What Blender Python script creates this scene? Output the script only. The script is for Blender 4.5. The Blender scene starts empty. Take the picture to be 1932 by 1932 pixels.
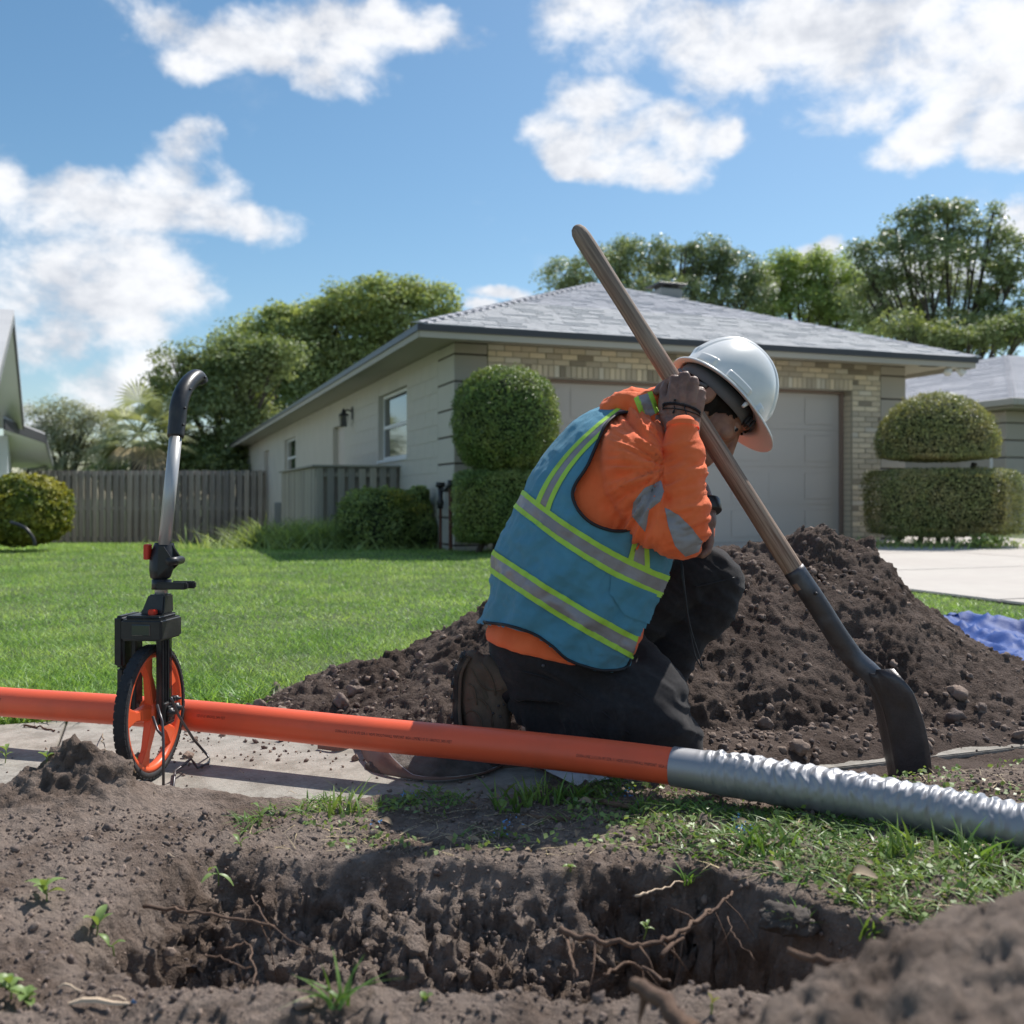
import bpy, bmesh, math, random
import numpy as np
from mathutils import Vector, Matrix, noise as mn
R = math.radians
rng = np.random.default_rng(7)
random.seed(7)
S = bpy.context.scene
COL = S.collection

# ---------------------------------------------------------------- camera, sky, sun, exposure
CAMZ = 0.62
cd = bpy.data.cameras.new('camera'); cam = bpy.data.objects.new('camera', cd); COL.objects.link(cam)
cam.location = (0, 0, CAMZ); cam.rotation_euler = (R(90), 0, 0)
cd.sensor_width = 36; cd.lens = 35.2; cd.shift_y = -0.0145
cd.clip_start = 0.05; cd.clip_end = 3000
cd.dof.use_dof = True; cd.dof.focus_distance = 2.25; cd.dof.aperture_fstop = 5.0
S.camera = cam
S.view_settings.view_transform = 'Standard'; S.view_settings.look = 'None'
S.view_settings.exposure = 0.85; S.view_settings.gamma = 1.0
S.view_settings.use_curve_mapping = False
SUNV = Vector((0.47, 0.60, 1.0)).normalized()
sl = bpy.data.lights.new('sun', 'SUN'); sl.energy = 3.05; sl.angle = R(0.55); sl.color = (1.0, 0.955, 0.89)
sun = bpy.data.objects.new('sun', sl); COL.objects.link(sun)
sun.rotation_euler = SUNV.to_track_quat('Z', 'Y').to_euler(); sun.location = (4, 5, 9)
W_ = bpy.data.worlds.new('World'); S.world = W_; W_.use_nodes = True

def F(px, py, d):
    """a picture position (1932-wide) at depth d, as a point of the place"""
    return Vector(((px - 966) / 1890 * d, d, CAMZ - (py - 938) / 1890 * d))

class NT:
    def __init__(s, t): s.t = t; t.nodes.clear()
    def n(s, typ, **k):
        nd = s.t.nodes.new(typ)
        for a, b in k.items():
            if a == 'inp':
                for i, v in b.items():
                    if isinstance(v, bpy.types.NodeSocket): s.t.links.new(v, nd.inputs[i])
                    else: nd.inputs[i].default_value = v
            else: setattr(nd, a, b)
        return nd
    def m(s, op, a, b=None, c=None, clamp=False):
        i = {0: a}
        if b is not None: i[1] = b
        if c is not None: i[2] = c
        return s.n('ShaderNodeMath', operation=op, use_clamp=clamp, inp=i).outputs[0]
    def mix(s, f, a, b, bt='MIX'):
        nd = s.n('ShaderNodeMix', data_type='RGBA', blend_type=bt)
        for i, v in ((0, f), (6, a), (7, b)):
            if isinstance(v, bpy.types.NodeSocket): s.t.links.new(v, nd.inputs[i])
            else: nd.inputs[i].default_value = v if not isinstance(v, tuple) or len(v) == 4 else (*v, 1)
        return nd.outputs[2]
    def ss(s, v, a, b, c=0.0, d=1.0):
        nd = s.n('ShaderNodeMapRange', interpolation_type='SMOOTHSTEP', inp={0: v, 1: a, 2: b, 3: c, 4: d})
        return nd.outputs[0]

# ---- sky: Nishita with procedural cumulus laid out by azimuth and elevation
def make_world():
    q = NT(W_.node_tree)
    sk = q.n('ShaderNodeTexSky', sky_type='NISHITA', sun_disc=False)
    sk.sun_elevation = math.asin(SUNV.z); sk.sun_rotation = math.atan2(SUNV.x, SUNV.y)
    sk.altitude = 0; sk.air_density = 1.0; sk.dust_density = 0.6; sk.ozone_density = 2.2
    g = q.n('ShaderNodeTexCoord').outputs['Generated']
    sp = q.n('ShaderNodeSeparateXYZ', inp={0: g})
    az = q.m('ARCTAN2', sp.outputs[0], sp.outputs[1])
    el = q.m('ARCSINE', sp.outputs[2])
    P = q.n('ShaderNodeCombineXYZ', inp={0: az, 1: el, 2: 0.0}).outputs[0]
    wn = q.n('ShaderNodeTexNoise', inp={'Vector': P, 'Scale': 7.0, 'Detail': 5.0, 'Roughness': 0.55})
    ws = q.n('ShaderNodeVectorMath', operation='SUBTRACT', inp={0: wn.outputs['Color'], 1: (0.5, 0.5, 0.5)})
    wm = q.n('ShaderNodeVectorMath', operation='SCALE', inp={0: ws.outputs[0], 'Scale': 0.10})
    PW = q.n('ShaderNodeVectorMath', operation='ADD', inp={0: P, 1: wm.outputs[0]}).outputs[0]
    blobs = [(300,20,60,26),(420,40,150,52),(600,45,165,58),(655,110,95,50),(770,20,110,36),(360,95,70,34),(520,100,60,30),
             (20,330,40,50),(110,370,105,62),(230,400,130,60),(330,385,115,55),(450,425,105,38),(350,262,46,40),(330,310,60,44),(150,320,60,30),
             (130,510,135,60),(280,500,120,52),(60,540,80,40),(220,575,150,46),(330,560,84,54),(90,635,80,34),(230,635,90,28),
             (210,712,90,38),(60,770,60,22),(285,695,50,26),
             (1130,190,75,58),(1180,235,120,60),(1060,262,62,46),(1290,245,84,56),(1220,300,110,40),(1090,300,70,26),(1375,235,38,34),
             (1150,10,100,50),(1290,45,190,64),(1480,70,200,74),(1680,60,220,90),(1850,60,200,110),(1700,150,170,66),(1860,180,150,82),
             (1640,210,90,40),(1800,250,130,50),(1740,285,80,40),(1900,270,90,50),
             (1925,445,44,34),(905,578,36,16),(1480,520,70,30),(1570,480,40,26),(1800,520,160,50),(960,545,60,14),(1640,560,90,50)]
    dens = None
    for (px, py, rx, ry) in blobs:
        dx, dz = (px - 966) / 1890, -(py - 938) / 1890
        a0 = math.atan2(dx, 1); e0 = math.atan2(dz, math.hypot(1, dx))
        ca = 1 / (1 + dx * dx); ra = rx / 1890 * ca * 1.30; re = ry / 1890 * math.cos(e0) ** 2 * 1.38
        v = q.n('ShaderNodeVectorMath', operation='SUBTRACT', inp={0: PW, 1: (a0, e0, 0)}).outputs[0]
        v = q.n('ShaderNodeVectorMath', operation='MULTIPLY', inp={0: v, 1: (1 / ra, 1 / re, 0)}).outputs[0]
        l = q.n('ShaderNodeVectorMath', operation='DOT_PRODUCT', inp={0: v, 1: v}).outputs['Value']
        b = q.m('SUBTRACT', 1.0, l)
        b = q.m('MAXIMUM', b, -1.0)
        dens = b if dens is None else q.m('SMOOTH_MAX', dens, b, 0.35)
    # the rest of the sky, outside what the picture shows, has the same kind of cumulus
    gn = q.n('ShaderNodeTexNoise', inp={'Vector': g, 'Scale': 2.6, 'Detail': 4.0, 'Roughness': 0.5}).outputs[0]
    gen = q.m('MULTIPLY_ADD', gn, 7.0, -3.9)
    out = q.m('MAXIMUM', q.ss(q.m('ABSOLUTE', az), 0.50, 0.62), q.ss(el, 0.50, 0.60))
    gen = q.m('SUBTRACT', gen, q.m('MULTIPLY', q.m('SUBTRACT', 1.0, out), 6.0))
    dens = q.m('MAXIMUM', dens, gen)
    PS = q.n('ShaderNodeVectorMath', operation='MULTIPLY', inp={0: P, 1: (1.0, 1.5, 1.0)}).outputs[0]
    f1 = q.n('ShaderNodeTexNoise', inp={'Vector': PS, 'Scale': 12.0, 'Detail': 12.0, 'Roughness': 0.62, 'Distortion': 0.15}).outputs[0]
    d2 = q.m('ADD', dens, q.m('MULTIPLY_ADD', f1, 3.2, -1.80))
    mask = q.ss(d2, -0.35, 0.85)
    mask = q.m('MULTIPLY', mask, q.ss(dens, -0.95, -0.1))
    # thin wisps
    w2 = q.n('ShaderNodeTexNoise', inp={'Vector': PS, 'Scale': 4.2, 'Detail': 8.0, 'Roughness': 0.62}).outputs[0]
    mask = q.m('MAXIMUM', mask, q.ss(w2, 0.56, 0.80, 0.0, 0.35))
    # body tone: white where thin to middling, soft grey-violet in the thick, lower parts
    PU = q.n('ShaderNodeVectorMath', operation='ADD', inp={0: PS, 1: (0.012, 0.045, 0.0)}).outputs[0]
    f2 = q.n('ShaderNodeTexNoise', inp={'Vector': PU, 'Scale': 11.0, 'Detail': 7.0, 'Roughness': 0.55, 'Distortion': 0.25}).outputs[0]
    rel = q.m('SUBTRACT', f1, f2)
    f3 = q.n('ShaderNodeTexNoise', inp={'Vector': PS, 'Scale': 9.0, 'Detail': 8.0, 'Roughness': 0.6}).outputs[0]
    t = q.m('ADD', q.m('MULTIPLY', rel, 2.0), q.m('MULTIPLY_ADD', f3, 1.9, -0.30))
    t = q.m('ADD', t, q.m('MULTIPLY', q.ss(d2, 0.6, 2.6), -0.25))
    cc = q.mix(q.ss(t, 0.0, 1.0), (2.30, 2.42, 2.68), (3.85, 3.87, 3.95))
    sat = q.n('ShaderNodeHueSaturation', inp={'Hue': 0.490, 'Saturation': 1.16, 'Value': 0.455, 'Color': sk.outputs[0]}).outputs[0]
    c = q.mix(q.m('MULTIPLY', mask, 0.95), sat, cc)
    bg = q.n('ShaderNodeBackground', inp={'Color': c, 'Strength': 0.15})
    o = q.n('ShaderNodeOutputWorld'); q.t.links.new(bg.outputs[0], o.inputs[0])
make_world()

# ---------------------------------------------------------------- helpers
def _h(i, j, k, s):
    n = (i * 374761393 + j * 668265263 + k * 1274126177 + s * 974711) & 0xffffffff
    n = ((n ^ (n >> 13)) * 1274126177) & 0xffffffff
    return ((n ^ (n >> 16)) & 0xffff) / 65535.0
def vn(x, y, z, s=0):
    x = np.asarray(x, float); y = np.broadcast_to(np.asarray(y, float), x.shape); z = np.broadcast_to(np.asarray(z, float), x.shape)
    xi, yi, zi = np.floor(x), np.floor(y), np.floor(z)
    fx, fy, fz = x - xi, y - yi, z - zi
    xi, yi, zi = xi.astype(np.int64), yi.astype(np.int64), zi.astype(np.int64)
    fx, fy, fz = [f * f * (3 - 2 * f) for f in (fx, fy, fz)]
    r = 0
    for a in (0, 1):
        for b in (0, 1):
            for c in (0, 1):
                r = r + _h(xi + a, yi + b, zi + c, s) * (fx if a else 1 - fx) * (fy if b else 1 - fy) * (fz if c else 1 - fz)
    return r * 2 - 1
def fbm(x, y, z=0.0, f=1.0, o=4, g=0.5, s=0, ridge=False):
    r = 0; a = 1; t = 0
    for k in range(o):
        v = vn(np.asarray(x) * f + k * 7.3, np.asarray(y) * f + k * 3.1, np.asarray(z) * f, s + k)
        if ridge: v = 1 - 2 * np.abs(v)
        r = r + a * v; t += a; a *= g; f *= 2.03
    return r / t
def sst(x, a, b):
    t = np.clip((np.asarray(x, float) - a) / (b - a), 0, 1); return t * t * (3 - 2 * t)

def link(o, parent=None):
    COL.objects.link(o)
    if parent is not None:
        o.parent = parent
        o.matrix_parent_inverse = Matrix.Identity(4)
    return o
def raw(name, V, Fc, mat=None, smooth=False):
    me = bpy.data.meshes.new(name)
    if isinstance(Fc, np.ndarray):
        V = np.asarray(V, np.float32); n, k = Fc.shape
        me.vertices.add(len(V)); me.vertices.foreach_set('co', V.ravel())
        me.loops.add(n * k); me.loops.foreach_set('vertex_index', Fc.astype(np.int32).ravel())
        me.polygons.add(n); me.polygons.foreach_set('loop_start', np.arange(0, n * k, k, dtype=np.int32))
        me.polygons.foreach_set('loop_total', np.full(n, k, np.int32))
        me.update(calc_edges=True); me.validate()
    else:
        me.from_pydata([tuple(v) for v in V], [], [tuple(f) for f in Fc]); me.update()
    if smooth: me.polygons.foreach_set('use_smooth', np.ones(len(me.polygons), bool))
    if mat: me.materials.append(mat)
    return me
def obj(name, me, parent=None, base=None, mat=None, smooth=None):
    """base: me is in the place's coordinates and the parent stands unrotated at base"""
    if isinstance(me, tuple): me = raw(name, me[0], me[1], mat, bool(smooth))
    elif mat: me.materials.clear(); me.materials.append(mat)
    o = bpy.data.objects.new(name, me); link(o, parent)
    if parent is not None and base is None: base = parent.get('_b')
    if parent is not None and base is not None: o.location = [-c for c in base]
    return o
def tag(o, label=None, cat=None, group=None, kind=None):
    if label: o['label'] = label
    if cat: o['category'] = cat
    if group: o['group'] = group
    if kind: o['kind'] = kind
    return o
def thing(name, loc, label, cat, group=None, rz=0, worldmesh=True):
    o = bpy.data.objects.new(name, None); COL.objects.link(o); o.location = loc; o.rotation_euler = (0, 0, rz)
    o.empty_display_size = 0.1
    if worldmesh and rz == 0: BASES[o.name] = tuple(loc)
    return tag(o, label, cat, group)
BASES = {}
def part(name, me, root, mat=None, smooth=False, label=None, kind=None, parent=None):
    """a part (or, with parent, a sub-part) whose mesh is in the coordinates of the place / the root"""
    if isinstance(me, tuple): me = raw(name, me[0], me[1], mat, smooth)
    if me.name.startswith(('tmp', 'patch', 'main')): me.name = name
    o = bpy.data.objects.new(name, me); COL.objects.link(o); o.parent = parent or root
    if parent is None and root.name in BASES: o.location = [-c for c in BASES[root.name]]
    if label: o['label'] = label
    if kind: o['kind'] = kind
    return o
class MB:
    def __init__(s): s.V = []; s.F = []
    def add(s, V, Fc):
        b = len(s.V); s.V += [tuple(v) for v in V]; s.F += [tuple(i + b for i in f) for f in Fc]; return s
    def box(s, x0, x1, y0, y1, z0, z1, b=0.0):
        V = [(x, y, z) for x in (x0, x1) for y in (y0, y1) for z in (z0, z1)]
        return s.add(V, [(0, 1, 3, 2), (4, 6, 7, 5), (0, 4, 5, 1), (2, 3, 7, 6), (0, 2, 6, 4), (1, 5, 7, 3)])
    def tube(s, pts, r, n=8, cap=True):
        v, f = tube(pts, r, n, cap); return s.add(v, f)
    def xf(s, M):
        s.V = [tuple(M @ Vector(v)) for v in s.V]; return s
    def out(s): return (s.V, s.F)
def bevel_me(name, mb, mat, w=0.003, seg=2, smooth=True):
    me = raw(name, mb.V, mb.F, mat)
    bm = bmesh.new(); bm.from_mesh(me)
    bmesh.ops.bevel(bm, geom=bm.edges[:], offset=w, segments=seg, affect='EDGES', clamp_overlap=True)
    bmesh.ops.recalc_face_normals(bm, faces=bm.faces)
    bm.to_mesh(me); bm.free()
    return me
def catmull(P, n):
    P = [np.array(p, float) for p in P]; out = []
    P = [2 * P[0] - P[1]] + P + [2 * P[-1] - P[-2]]
    for i in range(1, len(P) - 2):
        for k in range(n):
            t = k / n
            out.append(0.5 * (2 * P[i] + (P[i + 1] - P[i - 1]) * t + (2 * P[i - 1] - 5 * P[i] + 4 * P[i + 1] - P[i + 2]) * t * t + (-P[i - 1] + 3 * P[i] - 3 * P[i + 1] + P[i + 2]) * t ** 3))
    out.append(P[-2]); return out
def tube(pts, r, n=8, cap=True):
    pts = [Vector(p) for p in pts]; m = len(pts)
    rr = r if hasattr(r, '__len__') else [r] * m
    V = []; Fc = []; ref = None
    for i, p in enumerate(pts):
        t = (pts[min(i + 1, m - 1)] - pts[max(i - 1, 0)]).normalized()
        if ref is None: ref = t.orthogonal().normalized()
        ref = (ref - t * ref.dot(t)).normalized(); b = t.cross(ref)
        for k in range(n):
            a = 2 * math.pi * k / n; V.append(p + (ref * math.cos(a) + b * math.sin(a)) * rr[i])
    for i in range(m - 1):
        for k in range(n):
            a, b_ = i * n + k, i * n + (k + 1) % n; Fc.append((a, b_, b_ + n, a + n))
    if cap: Fc.append(tuple(range(n))[::-1]); Fc.append(tuple(range((m - 1) * n, m * n)))
    return V, Fc
def lathe(prof, n=24, axis='Z'):
    V = []; Fc = []
    for (r, z) in prof:
        for k in range(n):
            a = 2 * math.pi * k / n; V.append((r * math.cos(a), r * math.sin(a), z))
    for i in range(len(prof) - 1):
        for k in range(n):
            a, b = i * n + k, i * n + (k + 1) % n; Fc.append((a, b, b + n, a + n))
    return V, Fc
def ico(sub=1):
    bm = bmesh.new(); bmesh.ops.create_icosphere(bm, subdivisions=sub, radius=1)
    V = np.array([v.co[:] for v in bm.verts]); Fc = np.array([[v.index for v in f.verts] for f in bm.faces]); bm.free(); return V, Fc
def remesh(parts, voxel, smooth=6, fac=0.5):
    mb = MB()
    for v, f in parts: mb.add(v, f)
    me = raw('tmp', mb.V, mb.F); o = bpy.data.objects.new('tmp', me); COL.objects.link(o)
    bm = bmesh.new(); bm.from_mesh(me); bmesh.ops.recalc_face_normals(bm, faces=bm.faces); bm.to_mesh(me); bm.free()
    m = o.modifiers.new('r', 'REMESH'); m.mode = 'VOXEL'; m.voxel_size = voxel
    m = o.modifiers.new('s', 'SMOOTH'); m.iterations = smooth; m.factor = fac
    dg = bpy.context.evaluated_depsgraph_get(); e = o.evaluated_get(dg)
    r = bpy.data.meshes.new_from_object(e); bpy.data.objects.remove(o); bpy.data.meshes.remove(me)
    r.polygons.foreach_set('use_smooth', np.ones(len(r.polygons), bool)); r.materials.clear()
    return r
def getco(me):
    a = np.empty(len(me.vertices) * 3, np.float32); me.vertices.foreach_get('co', a); return a.reshape(-1, 3).astype(float)
def getno(me):
    a = np.empty(len(me.vertices) * 3, np.float32); me.vertex_normals.foreach_get('vector', a); return a.reshape(-1, 3).astype(float)
def setco(me, V): me.vertices.foreach_set('co', np.asarray(V, np.float32).ravel()); me.update()
def ell(c, r, M=None, sub=3):
    V, Fc = ico(sub); V = V * np.array(r)
    if M is not None: V = V @ np.array(M).T
    return (V + np.array(c)), [tuple(f) for f in Fc]
def cone(p0, p1, r0, r1, n=16, k=6):
    """tapered capsule"""
    p0 = Vector(p0); p1 = Vector(p1); d = (p1 - p0).normalized(); P = []; Rr = []
    for i in range(k): a = math.pi / 2 * (1 - i / k); P.append(p0 - d * r0 * math.sin(a)); Rr.append(max(r0 * math.cos(a), 1e-4))
    P.append(p0); Rr.append(r0); P.append(p1); Rr.append(r1)
    for i in range(1, k + 1): a = math.pi / 2 * i / k; P.append(p1 + d * r1 * math.sin(a)); Rr.append(max(r1 * math.cos(a), 1e-4))
    return tube(P, Rr, n)

# ---------------------------------------------------------------- materials
def mat(name, col, rough=0.7, var=0.0, vs=8.0, bump=0.0, bs=60.0, metal=0.0, col2=None, c2s=3.0, spec=0.5, trans=0.0, coord='Object', det=6.0, c2lo=0.4, c2hi=0.65, coat=0.0, stretch=None, rnd=0.0, isl=0.0, sheen=0.0, bd=0.004):
    m = bpy.data.materials.new(name); m.use_nodes = True; q = NT(m.node_tree)
    v = q.n('ShaderNodeTexCoord').outputs[coord]
    if stretch: v = q.n('ShaderNodeMapping', inp={0: v, 'Scale': stretch}).outputs[0]
    c = (*col, 1)
    if col2:
        f = q.n('ShaderNodeTexNoise', inp={'Vector': v, 'Scale': c2s, 'Detail': det, 'Roughness': 0.6}).outputs[0]
        c = q.mix(q.ss(f, c2lo, c2hi), col, col2)
    if var:
        f = q.n('ShaderNodeTexNoise', inp={'Vector': v, 'Scale': vs, 'Detail': det, 'Roughness': 0.65}).outputs[0]
        c = q.mix(1.0, c, q.n('ShaderNodeCombineColor', inp={i: q.m('MULTIPLY_ADD', f, var * 2, 1 - var) for i in (0, 1, 2)}).outputs[0], 'MULTIPLY')
    if rnd or isl:
        s = q.n('ShaderNodeObjectInfo').outputs['Random'] if rnd else q.n('ShaderNodeNewGeometry').outputs['Random Per Island']
        a = rnd or isl
        c = q.mix(1.0, c, q.n('ShaderNodeCombineColor', inp={0: q.m('MULTIPLY_ADD', s, a * 2.1, 1 - a * 1.05), 1: q.m('MULTIPLY_ADD', s, a * 2, 1 - a), 2: q.m('MULTIPLY_ADD', s, a * 1.7, 1 - a * .85)}).outputs[0], 'MULTIPLY')
    b = q.n('ShaderNodeBsdfPrincipled')
    for i, val in (('Base Color', c), ('Roughness', rough), ('Metallic', metal), ('Specular IOR Level', spec), ('Coat Weight', coat), ('Sheen Weight', sheen)):
        if isinstance(val, bpy.types.NodeSocket): q.t.links.new(val, b.inputs[i])
        else: b.inputs[i].default_value = val
    if bump:
        f = q.n('ShaderNodeTexNoise', inp={'Vector': v, 'Scale': bs, 'Detail': 8.0, 'Roughness': 0.65}).outputs[0]
        bp = q.n('ShaderNodeBump', inp={'Strength': bump, 'Distance': bd, 'Height': f}); q.t.links.new(bp.outputs[0], b.inputs['Normal'])
    o = q.n('ShaderNodeOutputMaterial'); sh = b.outputs[0]
    if trans:
        tr = q.n('ShaderNodeBsdfTranslucent'); 
        if isinstance(c, bpy.types.NodeSocket): q.t.links.new(q.mix(1.0, c, (1.35, 1.25, 0.6), 'MULTIPLY'), tr.inputs[0])
        else: tr.inputs[0].default_value = (col[0] * 1.35, col[1] * 1.25, col[2] * .6, 1)
        sh = q.n('ShaderNodeMixShader', inp={0: trans, 1: sh, 2: tr.outputs[0]}).outputs[0]
    q.t.links.new(sh, o.inputs[0]); return m
M = {}
def setup_mats():
    A = M.__setitem__
    A('soil', mat('soil', (.275, .218, .182), .95, .55, 45, 1.0, 120, col2=(.160, .118, .094), c2s=7, spec=.15, bd=.014))
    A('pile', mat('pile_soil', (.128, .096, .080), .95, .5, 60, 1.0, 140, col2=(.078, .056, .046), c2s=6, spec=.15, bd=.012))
    A('dust', mat('dusty_soil', (.17, .15, .135), .95, .3, 60, .7, 300, col2=(.10, .085, .075), c2s=9, spec=.2))
    A('clod', mat('clod', (.230, .178, .150), .95, .35, 60, .9, 200, isl=.35, spec=.2))
    A('concrete', mat('concrete', (.38, .35, .305), .92, .45, 110, 1.0, 260, col2=(.26, .235, .20), c2s=14, bd=.003))
    A('drive', mat('driveway_concrete', (.50, .455, .41), .9, .12, 6, .3, 200, col2=(.53, .49, .44), c2s=1.2))
    A('lawnbase', mat('lawn_soil', (.06, .085, .03), .95, .4, 30, .5, 100, col2=(.09, .12, .035), c2s=3))
    A('grass', mat('grass_blade', (.200, .355, .095), .42, .3, 1.2, 0, trans=.45, isl=.60, col2=(.33, .48, .17), c2s=1.6, spec=.4))
    A('grassdk', mat('near_grass', (.13, .25, .055), .4, .2, 5, 0, trans=.38, isl=.4, col2=(.20, .30, .09), c2s=5, spec=.45))
    A('straw', mat('dry_straw', (.42, .33, .19), .7, .2, 30, isl=.35))
    A('pipe', mat('orange_plastic', (.90, .135, .055), .42, .05, 14, .04, 60, spec=.42, col2=(.78, .125, .055), c2s=7))
    A('ink', mat('black_print', (.10, .02, .015), .6))
    A('hivis', mat('orange_knit', (1.0, .205, .070), .8, .08, 20, .35, 900, spec=.15, sheen=.15, col2=(.93, .165, .05), c2s=7))
    A('vest', mat('blue_mesh', (.095, .280, .390), .78, .30, 14, .35, 900, col2=(.085, .180, .225), c2s=7, c2lo=.52, c2hi=.78, spec=.2, sheen=.08))
    A('lime', mat('lime_tape', (.43, .72, .08), .65, .16, 30, .2, 700, col2=(.33, .50, .07), c2s=12, c2lo=.5, c2hi=.75))
    A('reflect', mat('reflective_tape', (.30, .285, .30), .42, .14, 30, .2, 90, spec=.6, col2=(.24, .225, .235), c2s=9))
    A('black', mat('black_trim', (.012, .012, .016), .6))
    A('trouser', mat('black_trousers', (.030, .028, .030), .9, .5, 90, .3, 700, spec=.15, sheen=.1, col2=(.090, .080, .074), c2s=11, c2lo=.55, c2hi=.9))
    A('skin', mat('skin', (.40, .20, .135), .52, .16, 50, .35, 260, col2=(.26, .12, .08), c2s=18, spec=.4, bd=.001))
    A('handskin', mat('hand_skin', (.27, .150, .110), .50, .22, 60, .6, 220, col2=(.17, .090, .068), c2s=24, spec=.45, bd=.0016))
    A('hair', mat('short_hair', (.028, .021, .017), .85, .4, 300, .8, 700, spec=.2))
    A('helmet', mat('white_shell', (.80, .79, .76), .30, .05, 10, .02, 30, spec=.55, col2=(.62, .63, .62), c2s=6, c2lo=.55, c2hi=.8, coat=.15))
    A('helmetin', mat('shell_underside', (.66, .61, .58), .6, .1, 20))
    A('band', mat('grey_headband', (.13, .13, .135), .6, .1, 20))
    A('boot', mat('brown_suede', (.13, .092, .068), .88, .35, 40, .5, 300, col2=(.15, .11, .08), c2s=12, spec=.2))
    A('sole', mat('rubber_sole', (.030, .025, .022), .85, .4, 50, .5, 200, col2=(.085, .065, .052), c2s=20))
    A('lace', mat('boot_lace', (.10, .07, .045), .8))
    A('steel', mat('dark_steel', (.105, .108, .122), .42, .35, 30, .25, 160, metal=.55, col2=(.070, .058, .056), c2s=9, c2lo=.4, c2hi=.62))
    A('bladem', mat('blade_steel', (.085, .080, .086), .40, .35, 30, .3, 150, metal=.45, col2=(.085, .070, .062), c2s=7, c2lo=.5, c2hi=.75))
    A('wood', wood_mat())
    A('tape', tape_mat())
    A('wheelor', mat('orange_rim', (.84, .125, .040), .40, .08, 30, .05, 60, col2=(.62, .14, .07), c2s=18, c2lo=.55, c2hi=.8))
    A('rubber', mat('black_rubber', (.022, .022, .025), .75, .3, 60, .4, 160, col2=(.05, .045, .043), c2s=25, c2lo=.5, c2hi=.8))
    A('plastic', mat('black_plastic', (.018, .018, .021), .38, .3, 30, .12, 120, col2=(.032, .031, .032), c2s=15))
    A('alu', mat('aluminium_tube', (.50, .49, .48), .36, .06, 10, .03, 90, metal=.35))
    A('red', mat('red_plastic', (.65, .045, .02), .45))
    A('wire', mat('steel_wire', (.10, .095, .10), .35, .3, 60, metal=.6))
    A('stucco', mat('grey_beige_stucco', (.62, .58, .51), .92, .05, 3, .35, 60, col2=(.57, .535, .47), c2s=1.5, bd=.003))
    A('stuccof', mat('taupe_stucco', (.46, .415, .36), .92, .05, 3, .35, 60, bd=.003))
    A('groove', mat('dark_joint', (.11, .095, .08), .95))
    A('soffit', mat('soffit_paint', (.47, .435, .375), .85, .04, 3))
    A('gutter', mat('dark_gutter', (.050, .050, .058), .4, .1, 5))
    A('brick', mat('buff_brick', (.68, .58, .44), .9, .14, 14, .5, 70, rnd=.24, bd=.003))
    A('brickdk', mat('grey_brick', (.34, .29, .225), .9, .14, 14, .5, 70, rnd=.2, bd=.003))
    A('brickpink', mat('pale_brick', (.72, .65, .54), .9, .12, 14, .5, 70, rnd=.12, bd=.003))
    A('mortar', mat('mortar', (.38, .325, .25), .95, .15, 20, .4, 80))
    A('door', mat('garage_paint', (.60, .54, .49), .6, .03, 2, .05, 40))
    A('shingle', mat('grey_shingle', (.50, .50, .505), .95, .22, 22, .4, 120, rnd=.05, bd=.004))
    A('shinglei', mat('grey_shingle_far', (.46, .46, .49), .95, .18, 7, .4, 120, isl=.09, bd=.004))
    A('white', mat('white_paint', (.80, .80, .79), .6, .03, 3))
    A('whitewall', mat('white_stucco', (.78, .80, .80), .9, .04, 3, .3, 40))
    A('glass', glass_mat())
    A('fence', mat('weathered_fence', (.36, .33, .295), .9, .35, 6, .4, 50, rnd=.30, stretch=(6, 6, .6), col2=(.24, .20, .17), c2s=2, bd=.004))
    A('deckw', mat('greenish_grey_wood', (.34, .325, .28), .9, .35, 6, .4, 50, rnd=.25, stretch=(6, 6, .6), bd=.004))
    A('bark', mat('bark', (.085, .07, .058), .95, .35, 6, .8, 20, bd=.02))
    A('leafL', mat('sunny_leaf', (.40, .47, .22), .55, 0, isl=.35, trans=.42, col2=(.27, .35, .15), c2s=.35, spec=.35))
    A('leafM', mat('green_leaf', (.28, .34, .16), .55, 0, isl=.38, trans=.36, col2=(.20, .27, .12), c2s=.35, spec=.35))
    A('leafR', mat('glossy_leaf', (.30, .37, .20), .42, 0, isl=.45, trans=.30, col2=(.22, .29, .15), c2s=.3, spec=.5))
    A('leafB', mat('bright_leaf', (.34, .44, .18), .5, 0, isl=.35, trans=.45, spec=.35))
    A('leafG', mat('dull_leaf', (.36, .39, .30), .6, 0, isl=.3, trans=.30, spec=.3))
    A('leafP', mat('palm_leaf', (.32, .36, .19), .45, 0, isl=.35, trans=.30, spec=.4))
    A('leafH', mat('hedge_leaf', (.17, .26, .08), .45, 0, isl=.50, trans=.32, col2=(.25, .31, .10), c2s=2.5, spec=.4))
    A('leafHr', mat('olive_hedge_leaf', (.25, .29, .12), .45, 0, isl=.48, trans=.32, col2=(.33, .31, .15), c2s=2.5, spec=.4))
    A('leafY', mat('yellow_green_leaf', (.330, .320, .060), .5, 0, isl=.42, trans=.35, col2=(.17, .22, .05), c2s=3, spec=.35))
    A('leafS', mat('shrub_leaf', (.36, .46, .18), .5, 0, isl=.45, trans=.35, col2=(.14, .20, .06), c2s=2, spec=.35))
    A('seed', mat('seedling_leaf', (.22, .32, .10), .42, .15, 60, trans=.35, isl=.2))
    A('core', mat('dark_core', (.020, .028, .012), .95))
    A('root', mat('root', (.17, .105, .070), .9, .35, 60, .6, 200, col2=(.10, .06, .042), c2s=30))
    A('chipw', mat('pale_chip', (.62, .47, .33), .8, .2, 80))
    A('deadleaf', mat('dead_leaf', (.27, .19, .125), .75, .3, 60, isl=.3, col2=(.36, .28, .19), c2s=20, trans=.15))
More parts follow.
